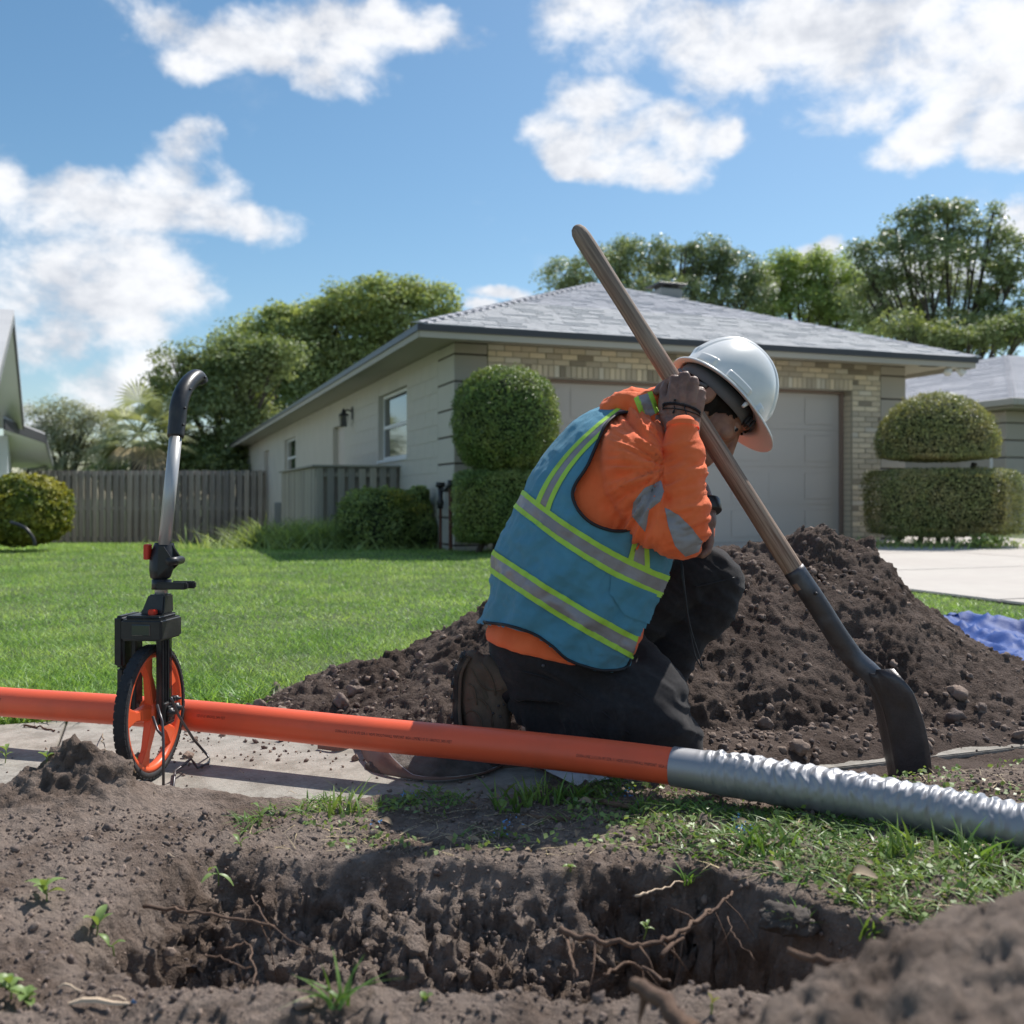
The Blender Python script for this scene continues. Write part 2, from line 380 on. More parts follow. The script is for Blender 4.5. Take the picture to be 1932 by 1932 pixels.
    A('tarp', mat('blue_tarp', (.016, .065, .27), .6, .1, 20, .3, 120, spec=.25))
    A('sheet', mat('white_sheet', (.60, .59, .60), .55, .15, 30, .3, 80, col2=(.30, .22, .18), c2s=14, c2lo=.5, c2hi=.65))
    A('brownsheet', mat('brown_sheet', (.20, .12, .095), .6, .2, 30, .3, 80))
    A('bluepaint', mat('blue_chip', (.10, .28, .55), .6, .1, 30))
    A('doorframe', mat('brown_frame', (.28, .20, .165), .6, .1, 10))
    A('metalbox', mat('grey_metal', (.24, .25, .25), .6, .1, 10))
    A('rust', mat('rusty_pipe', (.12, .045, .030), .8, .4, 20, .4, 80))
def wood_mat():
    m = bpy.data.materials.new('weathered_wood'); m.use_nodes = True; q = NT(m.node_tree)
    v = q.n('ShaderNodeTexCoord').outputs['Object']
    g = q.n('ShaderNodeMapping', inp={0: v, 'Scale': (1, 1, .03)}).outputs[0]
    f = q.n('ShaderNodeTexNoise', inp={'Vector': g, 'Scale': 190.0, 'Detail': 7.0, 'Roughness': .65, 'Distortion': .3}).outputs[0]
    b_ = q.n('ShaderNodeTexNoise', inp={'Vector': g, 'Scale': 45.0, 'Detail': 4.0}).outputs[0]
    c = q.mix(q.ss(f, .32, .68), (.17, .10, .070), (.50, .37, .28))
    c = q.mix(q.ss(b_, .5, .75), c, (.22, .155, .115))
    w = q.n('ShaderNodeTexNoise', inp={'Vector': v, 'Scale': 6.0, 'Detail': 4.0}).outputs[0]
    c = q.mix(q.ss(w, .45, .7, 0, .45), c, (.30, .115, .065))
    sp = q.n('ShaderNodeSeparateXYZ', inp={0: v})
    c = q.mix(q.ss(sp.outputs[2], .44, .78, 0, .45), c, (.20, .175, .155))
    b = q.n('ShaderNodeBsdfPrincipled', inp={'Base Color': c, 'Roughness': .72, 'Specular IOR Level': .3})
    bp = q.n('ShaderNodeBump', inp={'Strength': .6, 'Distance': .002, 'Height': f}); q.t.links.new(bp.outputs[0], b.inputs['Normal'])
    o = q.n('ShaderNodeOutputMaterial'); q.t.links.new(b.outputs[0], o.inputs[0]); return m
def tape_mat():
    m = bpy.data.materials.new('silver_tape'); m.use_nodes = True; q = NT(m.node_tree)
    v = q.n('ShaderNodeTexCoord').outputs['Object']
    f = q.n('ShaderNodeTexNoise', inp={'Vector': v, 'Scale': 90.0, 'Detail': 5.0}).outputs[0]
    b = q.n('ShaderNodeBsdfPrincipled', inp={'Base Color': (.36, .365, .385, 1), 'Roughness': .46, 'Metallic': .55})
    bp = q.n('ShaderNodeBump', inp={'Strength': .12, 'Distance': .001, 'Height': f}); q.t.links.new(bp.outputs[0], b.inputs['Normal'])
    o = q.n('ShaderNodeOutputMaterial'); q.t.links.new(b.outputs[0], o.inputs[0]); return m
def glass_mat():
    m = bpy.data.materials.new('window_glass'); m.use_nodes = True; q = NT(m.node_tree)
    b = q.n('ShaderNodeBsdfPrincipled', inp={'Base Color': (.035, .04, .05, 1), 'Roughness': .04, 'Specular IOR Level': 1.0, 'Coat Weight': .6})
    o = q.n('ShaderNodeOutputMaterial'); q.t.links.new(b.outputs[0], o.inputs[0]); return m
setup_mats()
# ================================================================ GROUND
UX, UY = math.cos(R(20)), math.sin(R(20))
def near_edge(X): return 2.03 + .364 * X
def far_edge(X): return 3.25 + .364 * X
def lawn_z(X, Y):
    d = np.clip((Y - 11.5) * .042, 0, 1.6) * sst(-X, -1.5, 1.5)
    return .0 - d + .012 * fbm(X, Y, f=.5, o=2)
def grid(x0, x1, y0, y1, st, hf, disp=None):
    nx = int((x1 - x0) / st) + 1; ny = int((y1 - y0) / st) + 1
    gx, gy = np.meshgrid(np.linspace(x0, x1, nx), np.linspace(y0, y1, ny))
    z = hf(gx, gy); V = np.stack([gx, gy, z], -1)
    if disp is not None:
        zx = np.gradient(z, axis=1) / st; zy = np.gradient(z, axis=0) / st
        n = np.stack([-zx, -zy, np.ones_like(z)], -1); n /= np.linalg.norm(n, axis=-1, keepdims=True)
        V = V + n * disp(V[..., 0], V[..., 1], V[..., 2])[..., None]
    i = np.arange(nx * ny).reshape(ny, nx)
    Fc = np.stack([i[:-1, :-1], i[:-1, 1:], i[1:, 1:], i[1:, :-1]], -1).reshape(-1, 4)
    return V.reshape(-1, 3), Fc, V

# wide ground under everything, to the horizon
def wide(x, y): return lawn_z(x, y)
xs = np.concatenate([[-900, -300, -120, -60], np.linspace(-30, 30, 121), [60, 120, 300, 900]])
ys = np.concatenate([[-60, -20, -5, 0], np.linspace(3.6, 40, 120), [60, 120, 300, 1200]])
gx, gy = np.meshgrid(xs, ys); gz = lawn_z(gx, np.minimum(gy, 60)); gz[gy < 3.3] = -.6
V = np.stack([gx, gy, gz], -1).reshape(-1, 3); i = np.arange(V.shape[0]).reshape(gx.shape)
Fc = np.stack([i[:-1, :-1], i[:-1, 1:], i[1:, 1:], i[1:, :-1]], -1).reshape(-1, 4)
o = obj('lawn', raw('lawn', V, Fc, M['lawnbase'], True)); tag(o, kind='structure')
# strip of lawn between the sidewalk and y = 3.6
mb = MB(); Vs = []
for X in np.linspace(-8, 8, 65):
    Vs += [(X, min(far_edge(X) + .012, 8), -.015), (X, max(3.6, far_edge(X) + .03), -.008)]
o = obj('verge', raw('verge', Vs, [(2 * k, 2 * k + 2, 2 * k + 3, 2 * k + 1) for k in range(64)], M['lawnbase'])); tag(o, kind='structure')

# sidewalk: poured slabs with tooled joints, parallel to the house front
def walk():
    sw = obj('sidewalk', raw('sidewalk', *MB().box(-9, 9, 0, 1.135, -.12, -.012).out(), M['groove']))
    sw.location = (0, near_edge(0) + .0, 0); sw.rotation_euler = (0, 0, R(20)); tag(sw, kind='structure')
    joints = [-8.4, -6.9, -5.4, -3.9, -2.4, -.905, .62, 2.15, 3.7, 5.2, 6.7, 8.3]
    for a, b in zip(joints, joints[1:]):
        mb = MB().box(a + .003, b - .003, .003, 1.132, -.095, 0)
        me = bevel_me('slab', mb, M['concrete'], .0025, 2)
        o = bpy.data.objects.new('slab', me); COL.objects.link(o); o.parent = sw
        o.location = (0, 0, random.uniform(-.002, .002))
walk()
# driveway
def drive():
    d0 = Vector((2.90, 5.66, 0)); v = Vector((-UY, UX, 0)); u = Vector((UX, UY, 0))
    root = None
    mb = MB(); a = d0 - v * 4; 
    P = [a, a + u * 7.2, d0 + v * 8.6 + u * 7.2, d0 + v * 8.6]
    V = [(p.x, p.y, z) for z in (-.1, .012) for p in P]
    root = obj('driveway', raw('driveway', V, [(0, 1, 2, 3), (4, 5, 6, 7), (0, 1, 5, 4), (1, 2, 6, 5), (2, 3, 7, 6), (3, 0, 4, 7)], M['groove'])); tag(root, kind='structure')
    for i in range(2):
        for j in range(6):
            m = MB().box(i * 3.6 + .008, i * 3.6 + 3.592, j * 2.1 + .008 - 4, j * 2.1 + 2.092 - 4, -.05, .022)
            me = bevel_me('slab', m, M['drive'], .008, 2)
            o = bpy.data.objects.new('slab', me); COL.objects.link(o); o.parent = root; o.location = d0; o.rotation_euler = (0, 0, R(20))
    mb = MB().box(.2, 4.6, .0, 3.6, -.1, .018)   # apron in front of the garage door
    o = bpy.data.objects.new('slab', bevel_me('slab', mb, M['drive'], .008)); COL.objects.link(o); o.parent = root; o.location = d0 + v * 6.2 - u * 1.0; o.rotation_euler = (0, 0, R(20)); o.location.z = .006
drive()

# ---- soil with the trench
def trench_far(X):   # where the far lip of the trench runs
    return np.interp(X, [-.62, -.50, -.30, -.06, .15, .30, .42, .50, .62, .9], [1.32, 1.73, 1.68, 1.655, 1.655, 1.63, 1.49, 1.38, 1.20, 1.08])
def trench_near(X):
    return np.interp(X, [-.62, -.48, -.30, 0, .3, .6, .9], [1.30, 1.24, 1.16, 1.17, 1.16, 1.0, .95])
def soil_h(X, Y):
    h = np.full(X.shape, -.012) + .012 * fbm(X, Y, f=3, o=3)
    bnd = np.interp(X, [-1.5, -1.05, -.9, -.6, -.29, 0, .10, .16], [1.98, 1.97, 2.03, 2.06, 2.06, 2.08, 2.2, 2.6]) + .05 * fbm(X, Y, f=5, o=3, s=5)
    on = 1 - sst(Y, bnd - .06, bnd + .02)
    h = h + .026 * on - .10 * (1 - on) * sst(Y, bnd, bnd + .1) * 1
    # slope of spoil on the left
    h += .045 * sst(-X, .35, .95) * on
    h += .030 * np.exp(-((X + .88) / .15) ** 2 - ((Y - 1.86) / .08) ** 2) + .078 * np.exp(-(np.abs(X + .815) / .085) ** 3 - ((Y - 1.91) / .05) ** 2)
    h += .03 * np.exp(-((X + 1.12) / .16) ** 2 - ((Y - 1.62) / .12) ** 2)
    # grassy ground on the right carries the pipe
    h += .036 * sst(X, .05, .75) * sst(Y, 1.1, 1.4) * (1 - sst(Y, near_edge(X) - .25, near_edge(X) - .02))
    # dug out in front of the slab edge on the right
    h -= .105 * sst(X, .40, .62) * sst(Y, near_edge(X) - .32, near_edge(X) - .12) * (1 - .5 * np.exp(-((X - .95) / .1) ** 2))
    # trench
    n1 = .035 * fbm(X, Y, f=4, o=4, s=9); n2 = .05 * fbm(X, Y, f=5, o=3, s=11)
    wid = .34 - .17 * sst(X, .02, .30)
    tf = trench_far(X) + .7 * n1 + .016 * fbm(X, Y, f=16, o=3, g=.7, s=30)
    ks = .30 + .42 * sst(X, .05, .28)
    w = ks * (1 - sst(Y, tf - .085, tf + .010)) + (1 - ks) * (1 - sst(Y, tf - wid + n2, tf - .02))
    w *= sst(Y, trench_near(X) - .03 + n1, trench_near(X) + .10 + n1)
    w *= sst(X, -.66 + n2 * 2, -.40 + n2 * 2) 
    depth = .24 + .13 * sst(X, .0, .5)
    h = h - depth * w - .014 * np.clip(fbm(X, Y, f=11, o=3, s=28), 0, 1) * sst(w, .0, .12) * 2
    # ledge half way down the far wall
    h += .03 * np.exp(-((Y - trench_far(X) + .14) / .035) ** 2) * sst(X, -.4, -.1) * (.5 + fbm(X, Y, f=6, s=3)) * w
    # mound close to the camera, right
    rx = np.interp(X, [.04, .115, .160, .175, .228, .291, .383, .6, 1.2], [0, .05, .20, .24, .275, .315, .345, .39, .42]) + .015 * fbm(X, Y, f=9, o=3, s=14)
    mo = rx * np.exp(-(np.abs(Y - .66) / .33) ** 3.0)
    h = np.maximum(h, mo - .03 - .7 * (1 - sst(mo, .0, .06)))
    # near lip
    h += .042 * np.exp(-((Y - 1.13) / .07) ** 2) * sst(X, -.5, -.3) * (1 - sst(X, .3, .5))
    return h
def soil_d(X, Y, Z):
    steep = sst(-Z, .004, .06)
    patch = .35 + .9 * sst(fbm(X, Y, f=4, o=2, s=27), -.15, .35)
    d = .012 * fbm(X, Y, Z, f=14, o=3, s=20) + .026 * fbm(X, Y, Z, f=32, o=4, g=.72, s=21) * (.30 * patch + .9 * steep)
    d += .013 * fbm(X, Y, Z, f=62, o=3, g=.8, s=22) * (.35 + .55 * patch + .6 * steep)
    d += .011 * steep * fbm(X * 1.6, Y * .5, Z * .5, f=48, o=3, g=.7, s=26, ridge=True) + .020 * steep * fbm(X, Y, Z, f=75, o=2, g=.9, s=29)
    d += .036 * steep * fbm(X, Y, Z, f=9, o=4, g=.6, s=23)
    hi = sst(Z, .05, .10) * (Y > 1.6)
    d += hi * .036 * fbm(X, Y, Z, f=24, o=4, g=.75, s=24)
    return d
V, Fc, SG = grid(-1.5, 1.5, .40, 2.72, .0050, soil_h, soil_d)
keep = SG[..., 1].reshape(-1)
yy = V[Fc[:, 0], 1]; xx = V[Fc[:, 0], 0]
Fc = Fc[(yy < near_edge(xx) + .75)]
o = obj('soil', raw('soil', V, Fc, M['soil'], True)); tag(o, kind='structure')
def soil_at(x, y):
    j = int(round((x + 1.5) / 3.0 * (SG.shape[1] - 1))); i = int(round((y - .40) / 2.32 * (SG.shape[0] - 1)))
    i = min(max(i, 0), SG.shape[0] - 1); j = min(max(j, 0), SG.shape[1] - 1)
    return float(SG[i, j, 2])
def soil_slope(x, y): return abs(soil_at(x, y - .03) - soil_at(x, y + .03)) / .06

# ---- the spoil heap behind the worker
def pile_h(X, Y):
    ridge = np.interp(X, [-1.0, -.72, -.55, -.38, -.10, .25, .60, .70, .80, .93, 1.06, 1.18, 1.30, 1.55, 1.9, 2.3],
                         [-.06, .03, .10, .14, .28, .42, .43, .43, .46, .50, .50, .46, .31, .13, .04, -.06])
    yc = np.interp(X, [-1, -.4, .3, 1, 2.3], [2.95, 3.05, 3.15, 3.28, 3.35])
    wf = np.interp(X, [-1, -.5, 0, .6, 1.2, 2.2], [.30, .42, .60, .66, .70, .75])
    t = np.where(Y < yc, (yc - Y) / wf, (Y - yc) / .55)
    t = t + .10 * fbm(X, Y, f=3, o=3, s=31)
    prof = np.clip(1 - np.abs(t), -1, 1); prof = np.where(prof > 0, prof ** .92, prof)
    prof = prof - .06 * np.exp(-(t / .18) ** 2)
    h = ridge * prof * 1.16 - .02
    h = np.where(X < -.78, -.05, h)
    # thin skirt of loose soil over the sidewalk
    sk = .035 * sst(X, .15, .45) * sst(Y, near_edge(X) + .012 + .05 * fbm(X, Y, f=7, o=3, s=48), near_edge(X) + .10) * (1 - sst(Y, 3.2, 3.5)) - .012
    sk2 = .030 * sst(X, -.62, -.35) * (1 - sst(X, .3, .5)) * sst(Y, 2.52 + .03 * fbm(X, Y, f=5), 2.66) * (1 - sst(Y, 3.1, 3.3)) - .012
    h = np.maximum(h, np.maximum(sk, sk2) + .008 * fbm(X, Y, f=8, o=3, s=4) * (np.maximum(sk, sk2) > 0))
    return np.maximum(h, -.05)
def pile_d(X, Y, Z):
    hi = sst(Z, .33, .47)
    a = sst(Z, .0, .05)
    d = (.020 * fbm(X, Y, Z, f=10, o=3, s=40) + .012 * fbm(X, Y, Z, f=19, o=2, s=46, ridge=True) + .020 * fbm(X, Y, Z, f=36, o=4, g=.8, s=41) * (.25 + 1.3 * sst(fbm(X, Y, Z, f=5, o=3, s=47), -.25, .45)) + .008 * fbm(X, Y, Z, f=95, o=2, g=.9, s=42)) * (.3 + .7 * a)
    d += hi * .062 * fbm(X, Y, Z, f=9, o=5, g=.6, s=43)
    return d
V, Fc, PG = grid(-1.1, 2.35, 2.02, 4.0, .0067, pile_h, pile_d)
z4 = V[Fc, 2].max(1); Fc = Fc[z4 > -.03]
root = thing('dirt_pile', (.9, 3.2, 0), 'large heap of dark loose soil piled on the lawn and walk behind the kneeling worker', 'dirt pile')
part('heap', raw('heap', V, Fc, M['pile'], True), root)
def pile_at(x, y):
    j = int(round((x + 1.1) / 3.45 * (PG.shape[1] - 1))); i = int(round((y - 2.02) / 1.98 * (PG.shape[0] - 1)))
    if not (0 <= i < PG.shape[0] and 0 <= j < PG.shape[1]): return -1
    return float(PG[i, j, 2])

# ---- clods: loose crumbs, uncountable
def scatter_clods(pts, name, m, parent=None, root=None):
    base, F0 = ico(1); b2, F2 = ico(3); Vs = []; Fs = []; off = 0; bm_, Fm = ico(2)
    for (x, y, z, r) in pts:
        B, FF = (b2, F2) if r > .009 else ((bm_, Fm) if r > .0055 else (base, F0))
        s = rng.integers(0, 1000)
        n = 1 + .75 * fbm(B[:, 0] + s, B[:, 1], B[:, 2], f=1.1, o=2) + .45 * fbm(B[:, 0] + s, B[:, 1], B[:, 2], f=2.9, o=3, g=.65)
        q = rng.normal(size=(3, 3)); q, _ = np.linalg.qr(q)
        P = (B * n[:, None] * (r * rng.uniform(.55, 1.3, 3))) @ q + np.array([x, y, z])
        Vs.append(P); Fs.append(FF + off); off += len(P)
    me = raw(name, np.concatenate(Vs), np.concatenate(Fs), m, True)
    return me
pts = []
for k in range(5200):     # loose lumps rolled to the foot of the heap
    x = rng.uniform(-.9, 2.1); y = rng.uniform(2.3, 3.2); z = pile_at(x, y)
    if z < -.01 and y > far_edge(x): continue
    if z < .0: z = 0.0; 
    if y < near_edge(x): continue
    low = np.clip(1 - z / .16, 0, 1)
    if rng.random() > .25 + .7 * low ** 1.5: continue
    big = rng.random() < .07 * low ** 2
    r = rng.uniform(.012, .025) if big else .0025 + .007 * rng.random() ** 2
    if z <= .001:
        if rng.random() < .6: continue
        r *= .6
    pts.append((x, y, z + r * .35, r))
for k in range(900):
    x = rng.uniform(-.1, 1.7); y = rng.uniform(2.5, 3.4); z = pile_at(x, y)
    if z > .3: pts.append((x, y, z + .003, rng.uniform(.003, .009)))
part('loose_clods', scatter_clods(pts, 'loose_clods', M['clod']), root, kind='stuff')
pts = []
for k in range(18000):
    x = rng.uniform(-1.3, 1.3); y = rng.uniform(.85, 2.1); z = soil_at(x, y)
    if y > near_edge(x) + .05: continue
    r = .0015 + .0032 * rng.random() ** 2 if rng.random() < .985 else rng.uniform(.005, .009)
    pts.append((x, y, z + r * .3, r))
for k in range(260):      # crumbs on the walk
    x = rng.uniform(-1.3, .2); y = near_edge(x) + rng.random() ** 1.7 * 1.1; r = rng.uniform(.0015, .0045)
    if rng.random() < .1: r *= 2
    pts.append((x, y, r * .4, r))
o = obj('soil_crumbs', scatter_clods(pts, 'soil_crumbs', M['clod'])); tag(o, 'brown crumbs and lumps of soil strewn over the dug ground', 'soil crumbs', kind='stuff')

# ---- grass blades
def blades(P, L, Wd, lean, nseg=2, m=None, name='grass', up=.75):
    n = len(P); a = rng.uniform(0, 2 * math.pi, n); d = np.stack([np.cos(a), np.sin(a), np.zeros(n)], 1)
    b = rng.uniform(0, 2 * math.pi, n); w = np.stack([np.cos(b), np.sin(b), np.zeros(n)], 1)
    le = rng.uniform(*lean, n); rows = []
    for k in range(nseg + 1):
        t = k / nseg
        c = P + d * (L * le * t ** 1.6)[:, None] + np.array([0, 0, 1]) * (L * up * (t - .35 * le * t * t))[:, None]
        hw = (Wd * (1 - t ** 1.8) * .5)[:, None]
        if k < nseg: rows += [c - w * hw, c + w * hw]
        else: rows += [c]
    V = np.stack(rows, 1); kk = V.shape[1]; off = np.arange(n)[:, None] * kk
    tr = []
    for k in range(nseg - 1): tr += [[2 * k, 2 * k + 1, 2 * k + 3], [2 * k, 2 * k + 3, 2 * k + 2]]
    tr += [[2 * nseg - 2, 2 * nseg - 1, 2 * nseg]]
    Fc = (off[:, None, :] + np.array(tr)[None]).reshape(-1, 3)
    return V.reshape(-1, 3), Fc
def on_lawn(X, Y):
    ok = Y > far_edge(X) + .01 + .02 * fbm(X, Y, f=6)
    rel = (X - 2.90) * UX + (Y - 5.66) * UY; along = -(X - 2.90) * UY + (Y - 5.66) * UX
    ok &= ~((rel > -.02) & (along < 9)); ok &= ~((rel > -1.0) & (along > 6.1) & (along < 12) & (rel > -.8))
    hx = (X + .68) * UX + (Y - 11.87) * UY; hy = -(X + .68) * UY + (Y - 11.87) * UX
    ok &= ~((hx > -.02) & (hy > -.45))
    ph = pile_h(X, Y); ok &= ~((ph > .004) & (X > -1.05) & (X < 2.3) & (Y < 3.9))
    return ok
allV = []; allF = []; off = 0
for (y0, y1, dens, wd, ln, ns) in ((2.6, 3.6, 21000, .0036, .050, 2), (3.6, 4.6, 15500, .0038, .050, 2), (4.6, 6.2, 8800, .0048, .050, 2), (6.2, 8.5, 6200, .0066, .052, 1), (8.5, 12, 3200, .009, .055, 1), (12, 20, 650, .017, .065, 1), (20, 31, 200, .03, .09, 1)):
    hw = .58
    area = (y1 * y1 - y0 * y0) * hw; n = int(area * dens)
    Y = np.sqrt(rng.uniform(y0 * y0, y1 * y1, n)); X = rng.uniform(-hw, hw, n) * Y
    ok = on_lawn(X, Y)
    den = .5 + .5 * fbm(X, Y, f=3.3, o=3, s=51); ok &= rng.random(n) < (.45 + .8 * den)
    X, Y = X[ok], Y[ok]; n = len(X)
    z = lawn_z(X, Y) - .012
    L = ln * rng.uniform(.5, 1.35, n) * (1 + .25 * fbm(X, Y, f=1.4, o=2, s=50)); Wd = wd * rng.uniform(.7, 1.3, n)
    V, Fc = blades(np.stack([X, Y, z], 1), L, Wd, (.3, 1.1), ns)
    allV.append(V); allF.append(Fc + off); off += len(V)
o = obj('lawn_grass', raw('lawn_grass', np.concatenate(allV), np.concatenate(allF), M['grass'])); tag(o, 'mown bright green grass of the front lawn', 'grass', kind='stuff')

# longer grass fringing the walk and the torn grass by the trench
def tuft_pts(n, fx, fy, mask=None):
    X = rng.uniform(*fx, n); Y = rng.uniform(*fy, n); k = mask(X, Y); return X[k], Y[k]
P = []; 
X, Y = tuft_pts(9000, (-1.7, .0), (2.5, 3.5), lambda x, y: (y > far_edge(x) - .015) & (y < far_edge(x) + .16) & (pile_h(x, y) < .01))
V1, F1 = blades(np.stack([X, Y, X * 0 - .012], 1), rng.uniform(.05, .13, len(X)), rng.uniform(.004, .008, len(X)), (.3, 1.2), 3)
X, Y = tuft_pts(26000, (.0, 1.4), (1.12, 2.3), lambda x, y: (rng.random(len(x)) < np.clip(.12 + .9 * sst(x, .08, .55) + .8 * fbm(x, y, f=5, s=60), 0, 1)) & (y < np.interp(x, [.0, .3, .55, .85, 1.1], [2.0, 1.95, 1.80, 1.64, 1.5])) & (y > trench_far(x) + .04))
z = np.array([soil_at(a, b) for a, b in zip(X, Y)])
V2, F2 = blades(np.stack([X, Y, z - .004], 1), rng.uniform(.018, .055, len(X)), rng.uniform(.003, .0065, len(X)), (.5, 1.5), 3, up=.6)
X, Y = tuft_pts(4500, (-.5, .25), (1.78, 2.16), lambda x, y: (fbm(x, y, f=7, s=61) > .12) & (y < near_edge(x) + .16))
z = np.array([max(soil_at(a, b), 0) for a, b in zip(X, Y)])
V3, F3 = blades(np.stack([X, Y, z - .003], 1), rng.uniform(.015, .050, len(X)), rng.uniform(.003, .006, len(X)), (.5, 1.5), 3, up=.6)
X = np.concatenate([rng.normal(cx, .022, 26) for cx, cy in ((.0, 1.97), (.06, 2.0), (.12, 1.99), (-.32, 1.93), (.42, 1.66), (.62, 1.60), (.72, 1.56))]); 
Y = np.concatenate([rng.normal(cy, .02, 26) for cx, cy in ((.0, 1.97), (.06, 2.0), (.12, 1.99), (-.32, 1.93), (.42, 1.66), (.62, 1.60), (.72, 1.56))])
z = np.array([max(soil_at(a, b), -.02) for a, b in zip(X, Y)])
V4, F4 = blades(np.stack([X, Y, z - .003], 1), rng.uniform(.05, .105, len(X)), rng.uniform(.0045, .008, len(X)), (.2, .8), 4)
oo = [0]; 
for v in (V1, V2, V3): oo.append(oo[-1] + len(v))
o = obj('verge_grass', raw('verge_grass', np.concatenate([V2, V3, V4]), np.concatenate([F2, F3 + len(V2), F4 + len(V2) + len(V3)]), M['grassdk'])); tag(o, 'sparse broad blades of grass on the torn ground by the trench', 'grass', kind='stuff')
o = obj('edge_grass', raw('edge_grass', V1, F1, M['grass'])); tag(o, 'longer grass spilling over the far edge of the walk', 'grass', kind='stuff')
X, Y = tuft_pts(5200, (-.5, 1.3), (1.2, 2.1), lambda x, y: (rng.random(len(x)) < .25 + .5 * fbm(x, y, f=4, s=70)) & (y > trench_far(x) + .02) & (y < near_edge(x) - .02))
z = np.array([soil_at(a, b) for a, b in zip(X, Y)])
V5, F5 = blades(np.stack([X, Y, z + .002], 1), rng.uniform(.012, .05, len(X)), rng.uniform(.0012, .0035, len(X)), (1.2, 2.0), 2, up=.18)
o = obj('straw_litter', raw('straw_litter', V5, F5, M['straw'])); tag(o, 'dry straw coloured clippings littering the torn grass', 'litter', kind='stuff')
# ================================================================ THE HOUSE (local x along the front, y away from it)
def house():
    H = bpy.data.objects.new('house', None); COL.objects.link(H); H.location = (-.68, 11.87, 0); H.rotation_euler = (0, 0, R(20))
    tag(H, 'long beige house with grey hip roof and brick framed garage door', 'house')
    P = lambda n, me, m=None, **k: part(n, me, H, m, **k)
    LEN, WID = 30.0, 6.63
    # side wall carcass with real openings: (y0, y1, z0, z1)
    ops = [(2.32, 4.15, 1.19, 2.20), (7.05, 8.30, -.9, 1.98), (13.6, 15.7, 1.15, 2.12), (19.3, 20.6, .7, 2.05)]
    def wall_cells(L, z0, z1, ops):
        ys = sorted({0, L, *[o[0] for o in ops], *[o[1] for o in ops]}); zs = sorted({z0, z1, *[o[2] for o in ops], *[o[3] for o in ops]})
        for a, b in zip(ys, ys[1:]):
            for c, d in zip(zs, zs[1:]):
                ym, zm = (a + b) / 2, (c + d) / 2
                if not any(o[0] < ym < o[1] and o[2] < zm < o[3] for o in ops): yield a, b, c, d
    mb = MB()
    for a, b, c, d in wall_cells(LEN, -1.3, 2.46, ops): mb.box(0, .2, a, b, c, d)
    mb.box(WID - .2, WID, .22, 8, -.3, 2.46); mb.box(.2, WID, LEN - .2, LEN, -1.3, 2.46)
    mb.box(.2, .89, 0, .2, -.3, 2.46); mb.box(5.711, WID - .2, 0, .2, -.3, 2.46); mb.box(.89, 5.711, .0, .2, 2.09, 2.46)
    P('wall', raw('wall', mb.V, mb.F, M['stucco']))
    # concrete blocks of the side wall, laid in running bond
    bme = {}
    ends = [(.72, 2.32)]
    def block(y0, y1, z0, z1, t=.006):
        w = y1 - y0; h = z1 - z0
        k = (round(w, 3), round(h, 3))
        if k not in bme: bme[k] = bevel_me('block', MB().box(-t, 0, .0035, w - .0035, .0035, h - .0035), M['stucco'], .002, 1)
        o = bpy.data.objects.new('block', bme[k]); COL.objects.link(o); o.parent = H; o.location = (-random.uniform(0, .0012), y0, z0)
    zz = -.30; row = 0
    while zz < 2.44:
        h = min(.203, 2.458 - zz); y = .72 - (.2 if row % 2 else 0)
        edges = []; 
        while y < 6.4: edges.append((max(y, .72), y + .406)); y += .406
        for a, b in edges:
            segs = [(a, b)]
            for o0, o1, c, d in ops:
                if d > zz + .02 and c < zz + h - .02:
                    ns = []
                    for s, e in segs:
                        if e <= o0 or s >= o1: ns.append((s, e)); continue
                        if s < o0: ns.append((s, o0))
                        if e > o1: ns.append((o1, e))
                    segs = ns
            for s, e in segs:
                if e - s > .05: block(s, e, zz, zz + h)
        zz += .203; row += 1
    # grooved corner stones
    for k in range(9):
        z0, z1 = -.28 + k * .325, min(-.28 + (k + 1) * .325, 2.46)
        if z1 - z0 < .05: continue
        mb = MB().box(-.012, 0, -.012, .70, z0 + .012, z1 - .012).box(0, .405, -.012, 0, z0 + .012, z1 - .012)
        P('corner_stone', bevel_me('corner_stone', MB().box(-.012, .0, -.012, .70, z0 + .012, z1 - .012), M['stucco'], .004, 1))
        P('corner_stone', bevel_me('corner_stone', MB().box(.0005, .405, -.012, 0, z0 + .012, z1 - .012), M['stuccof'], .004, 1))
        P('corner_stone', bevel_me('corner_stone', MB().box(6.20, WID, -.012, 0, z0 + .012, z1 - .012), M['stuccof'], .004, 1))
    P('joint_backing', MB().box(-.0015, .0, 0, .71, -.3, 2.46).box(0, .41, -.0015, 0, -.3, 2.46).box(6.19, WID + .001, -.0015, 0, -.3, 2.46).out(), M['groove'])
    # bricks round the garage
    P('mortar_bed', MB().box(.411, 6.189, -.012, -.0005, 2.24, 2.46).box(.411, .889, -.012, -.0005, -.3, 2.24).box(5.712, 6.189, -.012, -.0005, -.3, 2.24).box(.8895, 5.711, -.012, -.0005, 2.092, 2.24).box(5.7005, 5.7105, -.0118, .19, -.3, 2.09).out(), M['mortar'])
    cache = {}
    nb = [0]
    def brick(x, y, z, w, h, d, axis='x', far=None):
        r = random.random(); m = 'brickdk' if r < .10 else ('brickpink' if r < .22 else 'brick')
        k = (round(w, 3), round(h, 3), round(d, 3), m)
        if k not in cache: cache[k] = bevel_me('brick', MB().box(0, w, 0, d, 0, h), M[m], .004, 1, False)
        o = bpy.data.objects.new('brick', cache[k]); COL.objects.link(o); o.parent = H; o.location = (x, y + random.uniform(-.003, .002), z); nb[0] += 1
    j = .011
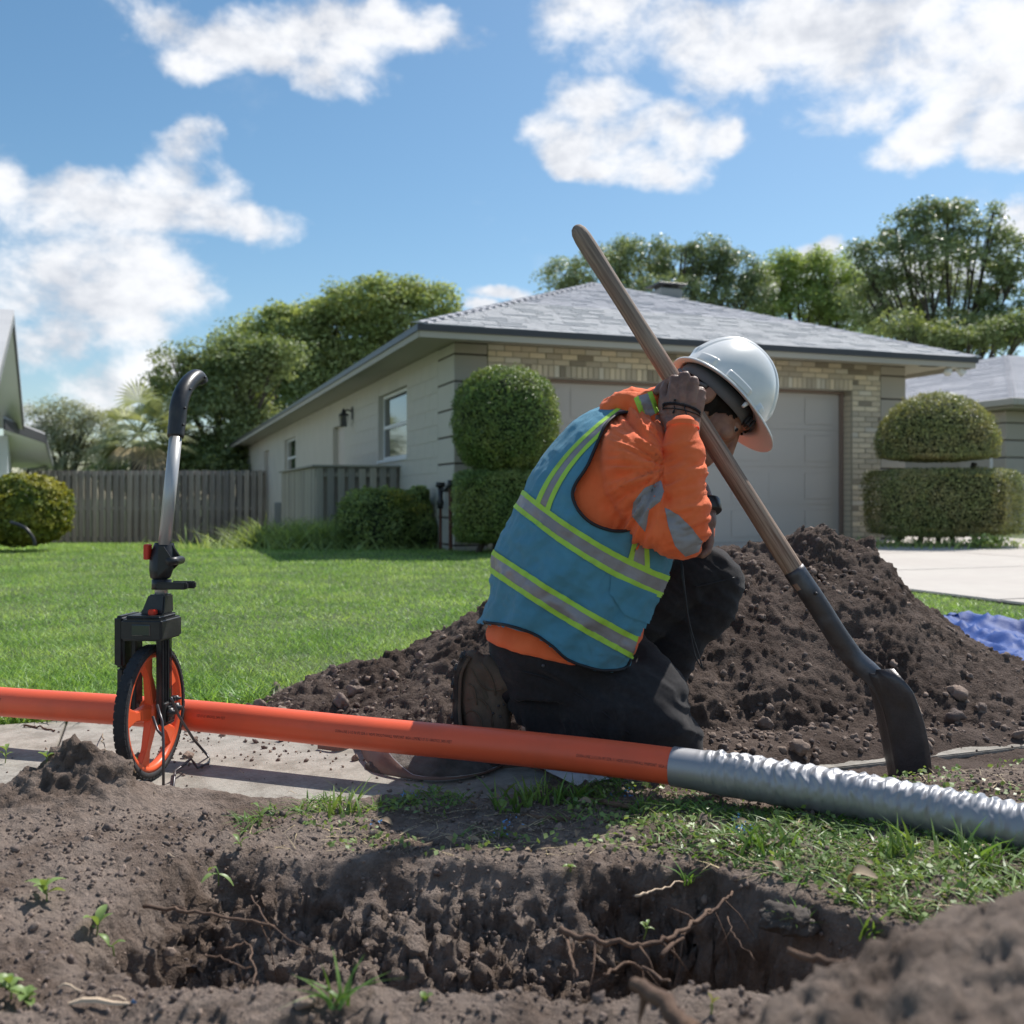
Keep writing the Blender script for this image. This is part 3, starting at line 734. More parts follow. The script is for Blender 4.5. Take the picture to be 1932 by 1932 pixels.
    for r in range(3):
        x = .413 - (.105 if r % 2 else 0)
        while x < 6.18:
            a, b = max(x, .413), min(x + .2135 - j, 6.187)
            if b - a > .03: brick(a, -.020, 2.243 + r * .0725, b - a, .0725 - j, .02)
            x += .2135
    x = .892
    while x < 5.69: brick(x, -.022, 2.094, .0755 - j, .14, .022); x += .0755
    for r in range(31):
        z = .0 + r * .0725 - .0
        if z > 2.18: break
        xs = [(5.713, 5.92), (5.931, 6.142), (6.153, 6.187)] if r % 2 else [(5.713, 5.81), (5.821, 6.032), (6.043, 6.187)]
        for a, b in xs:
            if z > 2.02 and a < 5.72: pass
            brick(a, -.020, z, b - a, .0725 - j, .02)
    mb = MB()
    for r in range(31):   # the half hidden pier behind the topiary and the reveals of the right pier
        z = r * .0725
        if z > 2.18: break
        for a, b in ([(.413, .60), (.611, .822), (.833, .888)] if r % 2 else [(.413, .50), (.511, .722), (.733, .888)]): mb.box(a, b, -.020, -.0115, z, z + .0725 - j)
        if z < 2.02: mb.box(5.692, 5.7015, .0, .095, z, z + .0725 - j).box(5.692, 5.7015, .106, .185, z, z + .0725 - j)
    P('pier_bricks', raw('pier_bricks', mb.V, mb.F, M['brick']), kind='stuff')
    # garage door with raised panels
    g = P('garage_door', raw('garage_door', *MB().box(.89, 5.70, .205, .24, .0, 2.092).out(), M['door']))
    P('door_frame', raw('door_frame', *MB().box(.89, .93, .14, .203, 0, 2.05).box(5.655, 5.690, .14, .203, 0, 2.05).box(.89, 5.69, .14, .203, 2.05, 2.088).out(), M['doorframe']))
    sec = [bevel_me('panel', MB().box(0, .47, -.006, 0, 0, .36), M['door'], .005, 2)]
    for r in range(4):
        for c in range(8):
            o = bpy.data.objects.new('panel', sec[0]); COL.objects.link(o); o.parent = g
            o.location = (.99 + c * .585, .197, .08 + r * .515)
    for r in range(4):
        o = bpy.data.objects.new('door_section', bevel_me('door_section', MB().box(.93, 5.655, .197, .206, r * .515 + .006, (r + 1) * .515 - .003), M['door'], .004, 2)); COL.objects.link(o); o.parent = g
    # soffit, fascia, gutter
    x0, x1, y0, y1 = -.60, 7.34, -.60, LEN + .6
    mb = MB().box(x0 + .03, x1 - .03, y0 + .03, 0, 2.462, 2.475).box(x0 + .03, 0, 0, y1, 2.462, 2.475).box(WID, x1 - .03, 0, 7.0, 2.462, 2.475)
    P('soffit', raw('soffit', mb.V, mb.F, M['soffit']))
    mb = MB().box(x0 + .02, x1 - .02, y0 + .008, y0 + .028, 2.40, 2.474).box(x0 + .008, x0 + .028, y0 + .028, y1, 2.40, 2.474).box(x1 - .028, x1 - .008, y0 + .028, 7, 2.40, 2.474)
    P('fascia', raw('fascia', mb.V, mb.F, M['soffit']))
    P('soffit_vent', raw('soffit_vent', *MB().box(6.75, 7.05, -.32, -.12, 2.458, 2.463).out(), M['black']))
    mb = MB().box(x0 - .012, x1 + .012, y0 - .012, y0 + .008, 2.472, 2.545).box(x0 - .012, x0 + .008, y0 + .008, y1, 2.472, 2.545).box(x1 - .008, x1 + .012, y0 + .008, 7, 2.472, 2.545)
    P('drip_edge', raw('drip_edge', mb.V, mb.F, M['gutter']))
    # roof deck
    za, sl_ = 2.54, .383; half = (x1 - x0) / 2; ax = x0 + half; ay = y0 + half; zr = za + half * sl_; by = y1 - half
    V = [(x0, y0, za), (x1, y0, za), (x1, y1, za), (x0, y1, za), (ax, ay, zr), (ax, by, zr)]
    V += [(a, b, c - .05) for a, b, c in V]
    Fc = [(0, 1, 4), (1, 2, 5, 4), (2, 3, 5), (3, 0, 4, 5), (6, 10, 7), (7, 10, 11, 8), (8, 11, 9), (9, 11, 10, 6), (0, 6, 7, 1), (1, 7, 8, 2), (2, 8, 9, 3), (3, 9, 6, 0)]
    P('roof', raw('roof', V, Fc, M['shingle']))
    # shingles of the front slope: wedge tabs in courses
    run = half; L = math.hypot(half, half * sl_); ex = .145; n = int(L / ex); ca, sa = half / L, half * sl_ / L
    cache2 = {}; cnt = 0; rest = MB()
    for r in range(n + 1):
        s0 = r * ex; s1 = min(s0 + ex, L); hw = half * (1 - (s0 + ex * .45) / L)
        x = ax - hw + (r % 2) * .15 - .15
        while x < ax + hw:
            w = random.choice([.20, .25, .30, .33]); a, b = max(x, ax - hw), min(x + w - .006, ax + hw); x += w
            if b - a < .04: continue
            t = random.choice([.010, .013, .018])
            yb, zb = y0 + s0 * ca, za + s0 * sa; yt, zt = y0 + s1 * ca, za + s1 * sa
            if cnt < 300:
                w_ = round(b - a, 2); k = (w_, t)
                if k not in cache2:
                    V = [(0, 0, 0), (w_, 0, 0), (w_, 0, t), (0, 0, t), (0, (s1 - s0) * ca, (s1 - s0) * sa + .002), (w_, (s1 - s0) * ca, (s1 - s0) * sa + .002)]
                    cache2[k] = raw('shingle', V, [(0, 1, 2, 3), (3, 2, 5, 4), (0, 3, 4), (1, 5, 2)], M['shingle'])
                o = bpy.data.objects.new('shingle', cache2[k]); COL.objects.link(o); o.parent = H; o.location = (a, yb, zb + .0015); cnt += 1
            else:
                rest.add([(a, yb, zb), (b, yb, zb), (b, yb, zb + t), (a, yb, zb + t), (a, yt, zt + .002), (b, yt, zt + .002)], [(0, 1, 2, 3), (3, 2, 5, 4), (0, 3, 4), (1, 5, 2)])
    # courses of the long left slope
    for r in range(n + 1):
        s0 = r * ex; s1 = min(s0 + ex, L); yb = y0 + s0 * ca
        y = yb
        while y < 12:
            w = random.choice([.3, .4, .5]); xb, zb = x0 + s0 * ca, za + s0 * sa; xt, zt = x0 + s1 * ca, za + s1 * sa; t = random.choice([.008, .013])
            rest.add([(xb, y + w, zb), (xb, y, zb), (xb, y, zb + t), (xb, y + w, zb + t), (xt, y + w, zt + .002), (xt, y, zt + .002)], [(0, 1, 2, 3), (3, 2, 5, 4)]); y += w + .006
    for sgn in (-1, 1):   # hip caps
        for k in range(26):
            t0, t1 = k / 26, (k + 1.2) / 26
            p = [Vector((ax + sgn * half * (1 - t), y0 + half * t, za + half * sl_ * t + .018)) for t in (t0, t1)]
            rest.add([p[0] + Vector((-.10, 0, -.004)), p[0] + Vector((.10, 0, -.004)), p[0] + Vector((0, 0, .022)), p[1] + Vector((-.10, 0, -.012)), p[1] + Vector((.10, 0, -.012)), p[1] + Vector((0, 0, .006))], [(0, 1, 2), (0, 2, 5, 3), (1, 4, 5, 2)])
    P('upper_shingles', raw('upper_shingles', rest.V, rest.F, M['shinglei']), kind='stuff')
    # chimney
    c = P('chimney', bevel_me('chimney', MB().box(5.18, 5.80, 4.55, 5.15, 3.1, 4.22).box(5.27, 5.71, 4.64, 5.06, 4.22, 4.40), M['metalbox'], .01, 1))
    part('chimney_cap', bevel_me('chimney_cap', MB().box(5.20, 5.78, 4.58, 5.12, 4.46, 4.49).box(5.32, 5.36, 4.7, 4.74, 4.4, 4.46).box(5.62, 5.66, 4.7, 4.74, 4.4, 4.46).box(5.32, 5.36, 4.96, 5.0, 4.4, 4.46).box(5.62, 5.66, 4.96, 5.0, 4.4, 4.46), M['gutter'], .004, 1), H, parent=c)
    # windows: frame, sashes, glass set back in the wall
    def window(y0, y1, z0, z1, two=True):
        w = P('window', bevel_me('window', MB().box(.075, .11, y0, y0 + .05, z0, z1).box(.075, .11, y1 - .05, y1, z0, z1).box(.075, .11, y0 + .05, y1 - .05, z1 - .05, z1).box(.07, .115, y0 + .05, y1 - .05, z0, z0 + .05).box(.07, .105, y0 + .05, y1 - .05, (z0 + z1) / 2 - .025, (z0 + z1) / 2 + .03), M['white'], .003, 1))
        for a, b in ((z0 + .05, (z0 + z1) / 2 - .025), ((z0 + z1) / 2 + .03, z1 - .05)):
            part('pane', raw('pane', *MB().box(.09, .094, y0 + .05, y1 - .05, a, b).out(), M['glass']), H, parent=w)
        part('sill', bevel_me('sill', MB().box(-.025, .07, y0 - .03, y1 + .03, z0 - .045, z0 - .001), M['white'], .004, 1), H, parent=w)
        part('curtain', raw('curtain', *MB().box(.13, .135, y0 + .0, y1 - .55 * (y1 - y0) * 0, z0, z1).out(), M['metalbox']), H, parent=w)
    window(*ops[0]); window(*ops[2])
    P('side_door', bevel_me('side_door', MB().box(.10, .14, 7.05, 8.30, -.9, 1.98), M['door'], .004, 1))
    P('shuttered_opening', bevel_me('shuttered_opening', MB().box(.11, .14, 19.3, 20.6, .7, 2.05), M['door'], .004, 1))
    # coach lamp beside the side door
    l = P('wall_lantern', raw('wall_lantern', *MB().box(-.02, .0, 6.20, 6.32, 2.0, 2.22).tube([(-.02, 6.26, 2.14), (-.10, 6.26, 2.17), (-.16, 6.26, 2.12)], .014, 6).box(-.24, -.09, 6.19, 6.33, 2.06, 2.09).tube([(-.165, 6.26, 2.09), (-.165, 6.26, 2.19)], [.05, .012], 6).box(-.22, -.11, 6.21, 6.31, 1.87, 1.89).tube([(-.215, 6.215, 1.89), (-.235, 6.2, 2.06)], .006, 4).tube([(-.115, 6.215, 1.89), (-.095, 6.2, 2.06)], .006, 4).tube([(-.215, 6.305, 1.89), (-.235, 6.32, 2.06)], .006, 4).out(), M['black']))
    part('lantern_glass', raw('lantern_glass', *MB().box(-.21, -.12, 6.22, 6.30, 1.89, 2.06).out(), M['glass']), H, parent=l)
    # flood lamp hanging under the right eave
    f = P('flood_lamp', raw('flood_lamp', *MB().box(6.98, 7.10, -.50, -.40, 2.40, 2.462).out(), M['white']))
    for s in (-1, 1):
        v, fc = lathe([(.001, 0), (.035, 0), (.05, .05), (.055, .12), (.05, .13), (.001, .125)], 14)
        Mx = Matrix.Translation((7.04 + s * .07, -.47, 2.41)) @ Matrix.Rotation(R(140 * s), 4, 'Y') @ Matrix.Rotation(R(20), 4, 'X')
        part('lamp_head', raw('lamp_head', [Mx @ Vector(p) for p in v], fc, M['white'], True), H, parent=f)
    print('bricks', nb[0], 'shingles', cnt)
house()

# ---- wooden enclosure against the side wall
def board_run(root, p0, p1, z0, z1, bw, gap, mname, back=True, thick=.018, rail_z=(), zf=None):
    p0 = Vector(p0); p1 = Vector(p1); d = p1 - p0; L = d.length; d.normalize(); nrm = Vector((d.y, -d.x, 0)); a = math.atan2(d.y, d.x)
    base = Vector(BASES[root.name]); me = bevel_me('picket', MB().box(0, bw, -thick, 0, 0, 1), M[mname], .003, 1, False)
    s = 0; k = 0
    while s < L - bw * .5:
        for lay in ((0, 1) if back else (0,)):
            o = bpy.data.objects.new('picket', me); COL.objects.link(o); o.parent = root
            q = p0 + d * (s + (0 if lay == 0 else (bw + gap) / 2)) + nrm * (0.0 if lay == 0 else -.11)
            zz0 = z0 + (zf(q) if zf else 0)
            zt = z1 + random.uniform(-.015, .015)
            o.location = (q.x - base.x, q.y - base.y, zz0 - base.z); o.rotation_euler = (random.uniform(-.006, .006), random.uniform(-.004, .004), a); o.scale = (1, 1, zt - zz0)
        s += bw + gap; k += 1
    for z in rail_z:
        m = MB().box(0, L, -.003, .05, z - .045, z + .045); me2 = bevel_me('rail', m, M[mname], .003, 1, False)
        o = bpy.data.objects.new('rail', me2); COL.objects.link(o); o.parent = root; o.location = (p0.x + nrm.x * -.02 - base.x, p0.y - nrm.y * .02 - base.y, -base.z); o.rotation_euler = (0, 0, a)
def fences():
    t = thing('picket_fence', (-9.4, 30, -.75), 'tall weathered shadow-box fence of grey pickets across the back of the lawn', 'fence')
    board_run(t, (-14.4, 30.0, 0), (-7.45, 30.0, 0), -.95, 1.42, .132, .074, 'fence', rail_z=(1.30, .28, -.62))
    W0 = Vector((-1.64, 14.40, 0)); C = Vector((-2.74, 14.02, 0)); E = C + Vector((-.342, .94, 0)) * 3.8
    t = thing('wooden_enclosure', (-2.2, 14.2, 0), 'greenish grey wooden screen boxed against the side wall under the large window', 'fence')
    board_run(t, C, W0, -.15, 1.04, .095, .055, 'deckw', rail_z=(1.01, .95, .2))
    board_run(t, E, C, -.25, 1.04, .095, .02, 'deckw', back=False, rail_z=(1.01,))
    m = MB().box(0, 1.20, -.06, .06, 1.045, 1.075)
    o = bpy.data.objects.new('cap_rail', bevel_me('cap_rail', m, M['deckw'], .004, 1)); COL.objects.link(o); o.parent = t; o.location = C - Vector(BASES[t.name]); o.rotation_euler = (0, 0, R(20))
    m = MB().box(0, 3.85, -.06, .06, 1.045, 1.075)
    o = bpy.data.objects.new('cap_rail', bevel_me('cap_rail', m, M['deckw'], .004, 1)); COL.objects.link(o); o.parent = t; o.location = E - Vector(BASES[t.name]); o.rotation_euler = (0, 0, R(-70))
    # utility louvre box beyond it
    b = F(523, 1020, 18.6); b.z = -.45
    t = thing('utility_box', b, 'narrow grey louvred utility box standing at the foot of the side wall', 'utility box')
    mb = MB().box(b.x - .06, b.x + .07, b.y, b.y + .4, b.z, .52); part('case', bevel_me('case', mb, M['metalbox'], .01, 1), t)
    for k in range(14): part('louvre', raw('louvre', *MB().box(b.x - .055, b.x + .065, b.y - .012, b.y - .001, b.z + .08 + k * .06, b.z + .115 + k * .06).out(), M['metalbox']), t)
    # backflow pipes
    a = F(831, 1028, 12.1); a.z = -.1; c = F(850, 1028, 11.75); c.z = -.1
    t = thing('backflow_valve', a, 'black and rusty water backflow valve with two risers at the house corner', 'pipe valve')
    part('riser', raw('riser', *tube([a, a + Vector((0, 0, .62))], .018, 8), M['rust']), t)
    part('riser', raw('riser', *tube([c, c + Vector((0, 0, .88))], .024, 8), M['rust']), t)
    mb = MB().tube([a + Vector((0, 0, .58)), a + Vector((0, 0, .66)), a + Vector((0, 0, .70)), a + Vector((0, 0, .86))], [.032, .045, .028, .034], 8).tube([a + Vector((0, 0, .84)), a + Vector((0, 0, .90))], [.06, .055], 10).tube([a + Vector((0, 0, .82)), (a + c) / 2 + Vector((0, 0, .80)), c + Vector((0, 0, .88))], .022, 8).tube([c + Vector((0, 0, .82)), c + Vector((0, 0, .92))], .035, 8)
    part('valve_body', raw('valve_body', *mb.out(), M['plastic'], True), t)
    # white house at the left edge
    t = thing('white_house', (-9, 18, -.3), 'white neighbouring house with dark fascia, seen only as a gable overhang at the left edge', 'house')
    A = F(22, 592, 18.0); B = F(42, 796, 22.0); C_ = A * 2 - B; C_.z = B.z; C_ = C_ + (C_ - A) * .5
    o_ = Vector((-1.2, -.42, 0)); up = Vector((0, 0, .16))
    def slab(pts, th, n, m, **k):
        V = [p for p in pts] + [p + th for p in pts]; q = len(pts)
        Fc = [tuple(range(q))[::-1], tuple(range(q, 2 * q))] + [(i, (i + 1) % q, (i + 1) % q + q, i + q) for i in range(q)]
        return part(n, raw(n, V, Fc, m), t, **k)
    slab([A - up, B - up, B - up + o_, A - up + o_], Vector((0, 0, .02)), 'soffit', M['white'])
    slab([A - up, C_ - up, C_ - up + o_, A - up + o_], Vector((0, 0, .02)), 'soffit', M['white'])
    n_ = Vector((.94, .342, 0)) * .035
    slab([A, B, B - up * 1.1, A - up * 1.1], n_, 'barge_board', M['gutter'])
    slab([A, C_, C_ - up * 1.1, A - up * 1.1], n_, 'barge_board', M['metalbox'])
    rv = Vector((-5, -1.8, 0))
    slab([A + n_, B + n_, B + rv, A + rv], Vector((0, 0, .05)), 'roof', M['shingle'])
    slab([A + n_, C_ + n_, C_ + rv, A + rv], Vector((0, 0, .05)), 'roof', M['shingle'])
    for k in range(16):
        s0 = k / 16; p = A + (C_ - A) * s0 + Vector((0, 0, .055)); q = A + (C_ - A) * (s0 + .0625) + Vector((0, 0, .055))
        slab([p + n_, q + n_, q + rv * .5, p + rv * .5], Vector((0, 0, .02)), 'shingle_course', M['shingle'])
    wA = A + o_ * .55; wB = B + o_ * .55; wC = C_ + o_ * .55
    V = [(wB.x, wB.y, -.8), (wC.x, wC.y, -.3), (wC.x, wC.y, wC.z - .18), (wA.x, wA.y, wA.z - .18), (wB.x, wB.y, wB.z - .18)]
    V = [Vector(v) for v in V]
    slab(V, Vector((-.15, -.05, 0)), 'wall', M['whitewall'])
    p1 = F(6, 790, 20.5); p2 = F(84, 820, 25.2); p3 = F(98, 872, 40.); p4 = F(6, 872, 40)
    dn = Vector((0, 0, -.22)); 
    slab([p1, p2, p2 + dn, p1 + dn], Vector((.02, .02, 0)), 'fascia', M['gutter'])
    slab([p2, p3, p3 + dn, p2 + dn], Vector((.04, 0, 0)), 'fascia', M['gutter'])
    slab([p1 + dn, p2 + dn, p3 + dn, p4 + dn], Vector((0, 0, .02)), 'soffit', M['white'])
    slab([p1, p2, p3, p4], Vector((0, 0, .05)), 'roof', M['shingle'])
    q1 = F(14, 900, 22.0); q2 = F(22, 900, 36.0)
    slab([Vector((q1.x, q1.y, -.9)), Vector((q2.x, q2.y, -1.2)), Vector((q2.x, q2.y, p1.z - .25)), Vector((q1.x, q1.y, p1.z - .25))], Vector((-.2, 0, 0)), 'wall', M['whitewall'])
    part('downspout', raw('downspout', *tube([F(94, 868, 39), F(88, 880, 38.5), F(52, 888, 34), F(50, 930, 33.8)], .05, 8), M['gutter']), t)
    # neighbouring house on the right
    C = F(1912, 752, 18.2)
    H2 = bpy.data.objects.new('neighbour_house', None); COL.objects.link(H2); H2.location = (C.x, C.y, 0); H2.rotation_euler = (0, 0, R(20))
    tag(H2, 'grey shingle roofed neighbouring house with light eave at the right edge', 'house')
    ez = C.z; P = lambda n, me, **k: part(n, me, H2, **k)
    half = 3.6; sl_ = .40; Ln = 12
    V = [(0, 0, ez), (2 * half, 0, ez), (2 * half, Ln, ez), (0, Ln, ez), (half, half, ez + half * sl_), (half, Ln, ez + half * sl_)]
    P('roof', raw('roof', V, [(0, 1, 4), (1, 2, 5, 4), (3, 0, 4, 5), (2, 3, 5)], M['shingle']))
    mb = MB(); ex = .145; L = math.hypot(half, half * sl_); ca, sa = half / L, half * sl_ / L
    for r in range(int(L / ex) + 1):
        s0, s1 = r * ex, min((r + 1) * ex, L); y = s0 * ca
        while y < Ln - .3:
            w = random.choice([.5, .8, 1.1]); t_ = random.choice([.014, .02])
            mb.add([(s0 * ca, y + w, ez + s0 * sa), (s0 * ca, y, ez + s0 * sa), (s0 * ca, y, ez + s0 * sa + t_), (s0 * ca, y + w, ez + s0 * sa + t_), (s1 * ca, y + w, ez + s1 * sa + .003), (s1 * ca, y, ez + s1 * sa + .003)], [(0, 1, 2, 3), (3, 2, 5, 4)]); y += w + .008
        x = s0 * ca
        while x < 2 * half - s0 * ca:
            w = .7; mb.add([(x, s0 * ca, ez + s0 * sa), (x + w, s0 * ca, ez + s0 * sa), (x + w, s0 * ca, ez + s0 * sa + .016), (x, s0 * ca, ez + s0 * sa + .016), (x, s1 * ca, ez + s1 * sa + .003), (x + w, s1 * ca, ez + s1 * sa + .003)], [(0, 1, 2, 3), (3, 2, 5, 4)]); x += w + .008
    P('shingle_courses', raw('shingle_courses', mb.V, mb.F, M['shinglei']), kind='stuff')
    P('gutter', bevel_me('gutter', MB().box(-.10, 0, -.10, Ln, ez - .12, ez + .01).box(0, 2 * half, -.10, 0, ez - .12, ez + .01), M['soffit'], .01, 1))
    P('soffit', raw('soffit', *MB().box(.0, 2 * half, 0, Ln, ez - .16, ez - .13).out(), M['soffit']))
    P('wall', raw('wall', *MB().box(.62, 2 * half, 1.6, Ln, -.4, ez - .16).out(), M['stuccof']))
    for k in range(8):
        P('corner_stone', bevel_me('corner_stone', MB().box(.30, 1.3, .45, 1.6, -.25 + k * .325, min(-.25 + (k + 1) * .325 - .025, ez - .17)), M['stuccof'], .012, 1))
    P('corner_core', raw('corner_core', *MB().box(.32, 1.28, .47, 1.59, -.3, ez - .165).out(), M['groove']))
    P('house_number_plate', raw('house_number_plate', *MB().box(.29, .299, .75, .82, 1.15, 1.45).out(), M['white']))
    P('recess_vent', raw('recess_vent', *MB().box(.60, .619, 2.1, 3.3, 1.95, 2.05).out(), M['black']))
fences()

# ================================================================ VEGETATION
def leaves(P, N, size, m, name, asp=.55, jit=.6, fold=True):
    """one small rhombic leaf at every point, facing roughly along N"""
    n = len(P); q = rng.normal(size=(n, 3)); nn = N + jit * q; nn /= np.linalg.norm(nn, axis=1, keepdims=True) + 1e-9
    a = rng.normal(size=(n, 3)); a -= (a * nn).sum(1, keepdims=True) * nn; a /= np.linalg.norm(a, axis=1, keepdims=True) + 1e-9
    b = np.cross(nn, a); s = np.asarray(size) * rng.uniform(.6, 1.3, n); s = s[:, None]
    V = np.stack([P - a * s * .5, P + b * s * asp * .5 + nn * s * .08, P + a * s * .5, P - b * s * asp * .5 + nn * s * .08], 1).reshape(-1, 3)
    Fc = np.arange(4 * n).reshape(n, 4)
    return raw(name, V, Fc, m)
def onsphere(n): v = rng.normal(size=(n, 3)); return v / np.linalg.norm(v, axis=1, keepdims=True)
def clump_cloud(blobs, nclump, nleaf, crad, flat=.85):
    """blobs: (center, radii). clumps sit in the outer part of the blobs; leaves on each clump's shell"""
    vol = np.array([np.prod(b[1]) ** (2 / 3) for b in blobs]); vol /= vol.sum(); PP = []; NN = []
    for (c, r), w in zip(blobs, vol):
        k = max(3, int(nclump * w)); d = onsphere(k); rad = rng.uniform(.55, 1.0, k) ** .6
        cc = np.array(c) + d * np.array(r) * rad[:, None]
        for q in cc:
            m = int(nleaf * rng.uniform(.5, 1.5)); cr = crad * rng.uniform(.6, 1.35)
            e = onsphere(m); e[:, 2] = np.where(e[:, 2] < -.45, -e[:, 2], e[:, 2]); rr = rng.uniform(.45, 1.05, m)[:, None]
            PP.append(q + e * cr * rr * np.array([1, 1, flat])); NN.append(e * .7 + np.array([0, 0, .8]))
    return np.concatenate(PP), np.concatenate(NN)
def tree(name, label, d, pxblobs, base_px, nclump, nleaf, crad, size, m, trunk_r=.25, gz=-.8, group=None, depthf=.8, limbs=True, asp=.55):
    B = []
    for (px, py, rx, ry) in pxblobs:
        k = 1 / 1890 * d; c = F(px, py, d + random.uniform(-.3, .3) * rx * k * 1.5); B.append((c, (rx * k, rx * k * depthf, ry * k)))
    base = F(base_px, 938, d); base.z = gz
    t = thing(name, base, label, 'tree', group)
    P, N = clump_cloud(B, nclump, nleaf, crad); part('crown', leaves(P, N, size, m, 'crown', asp), t)
    mb = MB(); top = sum((Vector(b[0]) for b in B), Vector()) / len(B)
    fork = base.lerp(top, .45); fork.x = base.x * .7 + top.x * .3
    mb.tube(catmull([base, base.lerp(fork, .5) + Vector((.05, 0, 0)), fork], 5), list(np.linspace(trunk_r, trunk_r * .75, 11)), 10)
    if limbs:
        for (c, r) in B:
            c = Vector(c); e = c + Vector((random.uniform(-.3, .3) * r[0], 0, r[2] * .3)); mid = fork.lerp(e, .5) + Vector((0, 0, -.08 * (e - fork).length))
            pts = catmull([fork - Vector((0, 0, .1)), mid, e], 5); mb.tube(pts, list(np.linspace(trunk_r * .5, .03, len(pts))), 7)
            for _ in range(4):
                s = Vector(pts[random.randint(4, 8)]); f = c + Vector((np.array(onsphere(1)[0]) * np.array(r) * .85).tolist())
                mb.tube([s, s.lerp(f, .5) + Vector((0, 0, .1)), f], [.05 * d / 40, .03 * d / 40, .012], 5)
    part('trunk', raw('trunk', *mb.out(), M['bark'], True), t)
    return t
GT = 'trees beyond the houses'
tree('oak_tree', 'broad rounded sunlit tree rising above the long side roof, centre left', 44,
     [(650, 640, 120, 60), (760, 610, 95, 50), (560, 650, 90, 60), (700, 580, 90, 40), (800, 590, 60, 40), (480, 700, 80, 55), (600, 730, 110, 60), (720, 700, 110, 60), (610, 600, 50, 28), (520, 770, 90, 50), (530, 610, 44, 26), (460, 650, 50, 30), (830, 585, 30, 30)], 620, 420, 200, .80, .20, M['leafL'], .35, group=GT)
tree('dark_tree', 'darker dense tree directly behind the measuring wheel handle', 38,
     [(400, 690, 60, 36), (340, 740, 60, 44), (430, 730, 70, 44), (480, 700, 60, 44), (390, 800, 90, 56), (320, 690, 30, 20), (500, 790, 70, 60), (460, 860, 90, 50), (350, 860, 70, 40), (440, 650, 36, 22), (520, 680, 50, 40)], 430, 330, 165, .60, .15, M['leafM'], .3, group=GT)
tree('hazy_tree', 'soft grey-green feathery tree behind the fence at far left', 50,
     [(120, 800, 60, 40), (165, 830, 60, 50), (80, 850, 60, 50), (140, 870, 90, 40), (100, 780, 25, 20), (160, 790, 24, 24)], 130, 130, 130, .8, .20, M['leafG'], .2, group=GT, asp=.3)
tree('backdrop_tree', 'dark leafy tree filling the gap between fence and house eave', 36,
     [(420, 900, 60, 40), (360, 900, 60, 40), (300, 890, 50, 40), (250, 900, 60, 30)], 380, 90, 120, .6, .18, M['leafM'], .15, group=GT)
tree('left_roof_tree', 'dull green tree showing over the roof peak behind the shovel handle', 34,
     [(1060, 525, 45, 26), (1130, 510, 60, 40), (1210, 490, 60, 36), (1180, 465, 24, 14), (1280, 510, 50, 42), (1330, 490, 40, 36), (1300, 470, 20, 18), (1390, 520, 46, 40), (1360, 560, 60, 30), (1250, 560, 90, 30), (1370, 480, 16, 20), (1420, 560, 40, 40)], 1240, 300, 130, .42, .105, M['leafR'], .25, group=GT)
tree('light_green_tree', 'lighter yellow-green tree between the roof peak and the large right tree', 36,
     [(1500, 530, 60, 40), (1560, 520, 50, 40), (1450, 545, 50, 40), (1590, 560, 60, 50), (1530, 580, 90, 30), (1480, 500, 24, 18), (1600, 610, 80, 26), (1430, 590, 60, 20), (1560, 490, 20, 14)], 1530, 260, 150, .48, .11, M['leafB'], .2, group=GT)
tree('large_right_tree', 'tallest tree with dark glossy airy crown at the right', 30,
     [(1760, 420, 56, 34), (1800, 400, 40, 26), (1700, 440, 50, 34), (1850, 450, 50, 36), (1750, 490, 90, 40), (1660, 500, 50, 40), (1840, 520, 90, 44), (1910, 500, 44, 50), (1700, 560, 80, 36), (1640, 560, 46, 40), (1800, 590, 90, 36), (1900, 590, 60, 50), (1680, 610, 60, 24), (1880, 405, 20, 14), (1620, 480, 18, 22), (1860, 630, 90, 28)], 1800, 420, 105, .38, .11, M['leafR'], .13, group=GT)
tree('low_green_tree', 'low bright leafy tree just above the right end of the roof', 26,
     [(1760, 640, 50, 26), (1700, 620, 36, 20), (1820, 650, 50, 20), (1890, 640, 50, 26), (1930, 620, 30, 30)], 1800, 110, 110, .36, .10, M['leafM'], .10, gz=-.3, group=GT)
# palm
def palm():
    base = F(258, 938, 34); base.z = -.8
    t = thing('palm_tree', base, 'fan palm with drooping fronds behind the back fence', 'tree')
    crown = F(262, 820, 34)
    part('trunk', raw('trunk', *tube([base, base.lerp(crown, .5), crown - Vector((0, 0, .3))], [.28, .22, .25], 10), M['bark'], True), t)
    me_c = []
    for k in range(34):
        a = random.uniform(0, 2 * math.pi); el_ = R(random.uniform(-50, 80)); L = random.uniform(1.3, 2.0)
        d = Vector((math.cos(a) * math.cos(el_), math.sin(a) * math.cos(el_), math.sin(el_)))
        tip = crown + d * L * .62; side = d.cross(Vector((0, 0, 1))).normalized() if abs(d.z) < .95 else Vector((1, 0, 0)); upv = side.cross(d)
        mb = MB().tube([crown, crown.lerp(tip, .5) + Vector((0, 0, .06)), tip], .02, 4)
        for j in range(22):
            b = R(-105 + 210 * j / 21); dd = (d * math.cos(b) + side * math.sin(b)).normalized(); l = L * .62 * (1 - .3 * abs(b) / 1.8)
            e = tip + dd * l + Vector((0, 0, -.22 * l)); mid = tip + dd * l * .55 + upv * .03; w = dd.cross(upv).normalized() * .035
            mb.add([tip, mid + w, e, mid - w], [(0, 1, 2, 3)])
        part('frond', raw('frond', *mb.out(), M['straw'] if (el_ < R(-30) and k % 3 == 0) else M['leafP']), t)
palm()

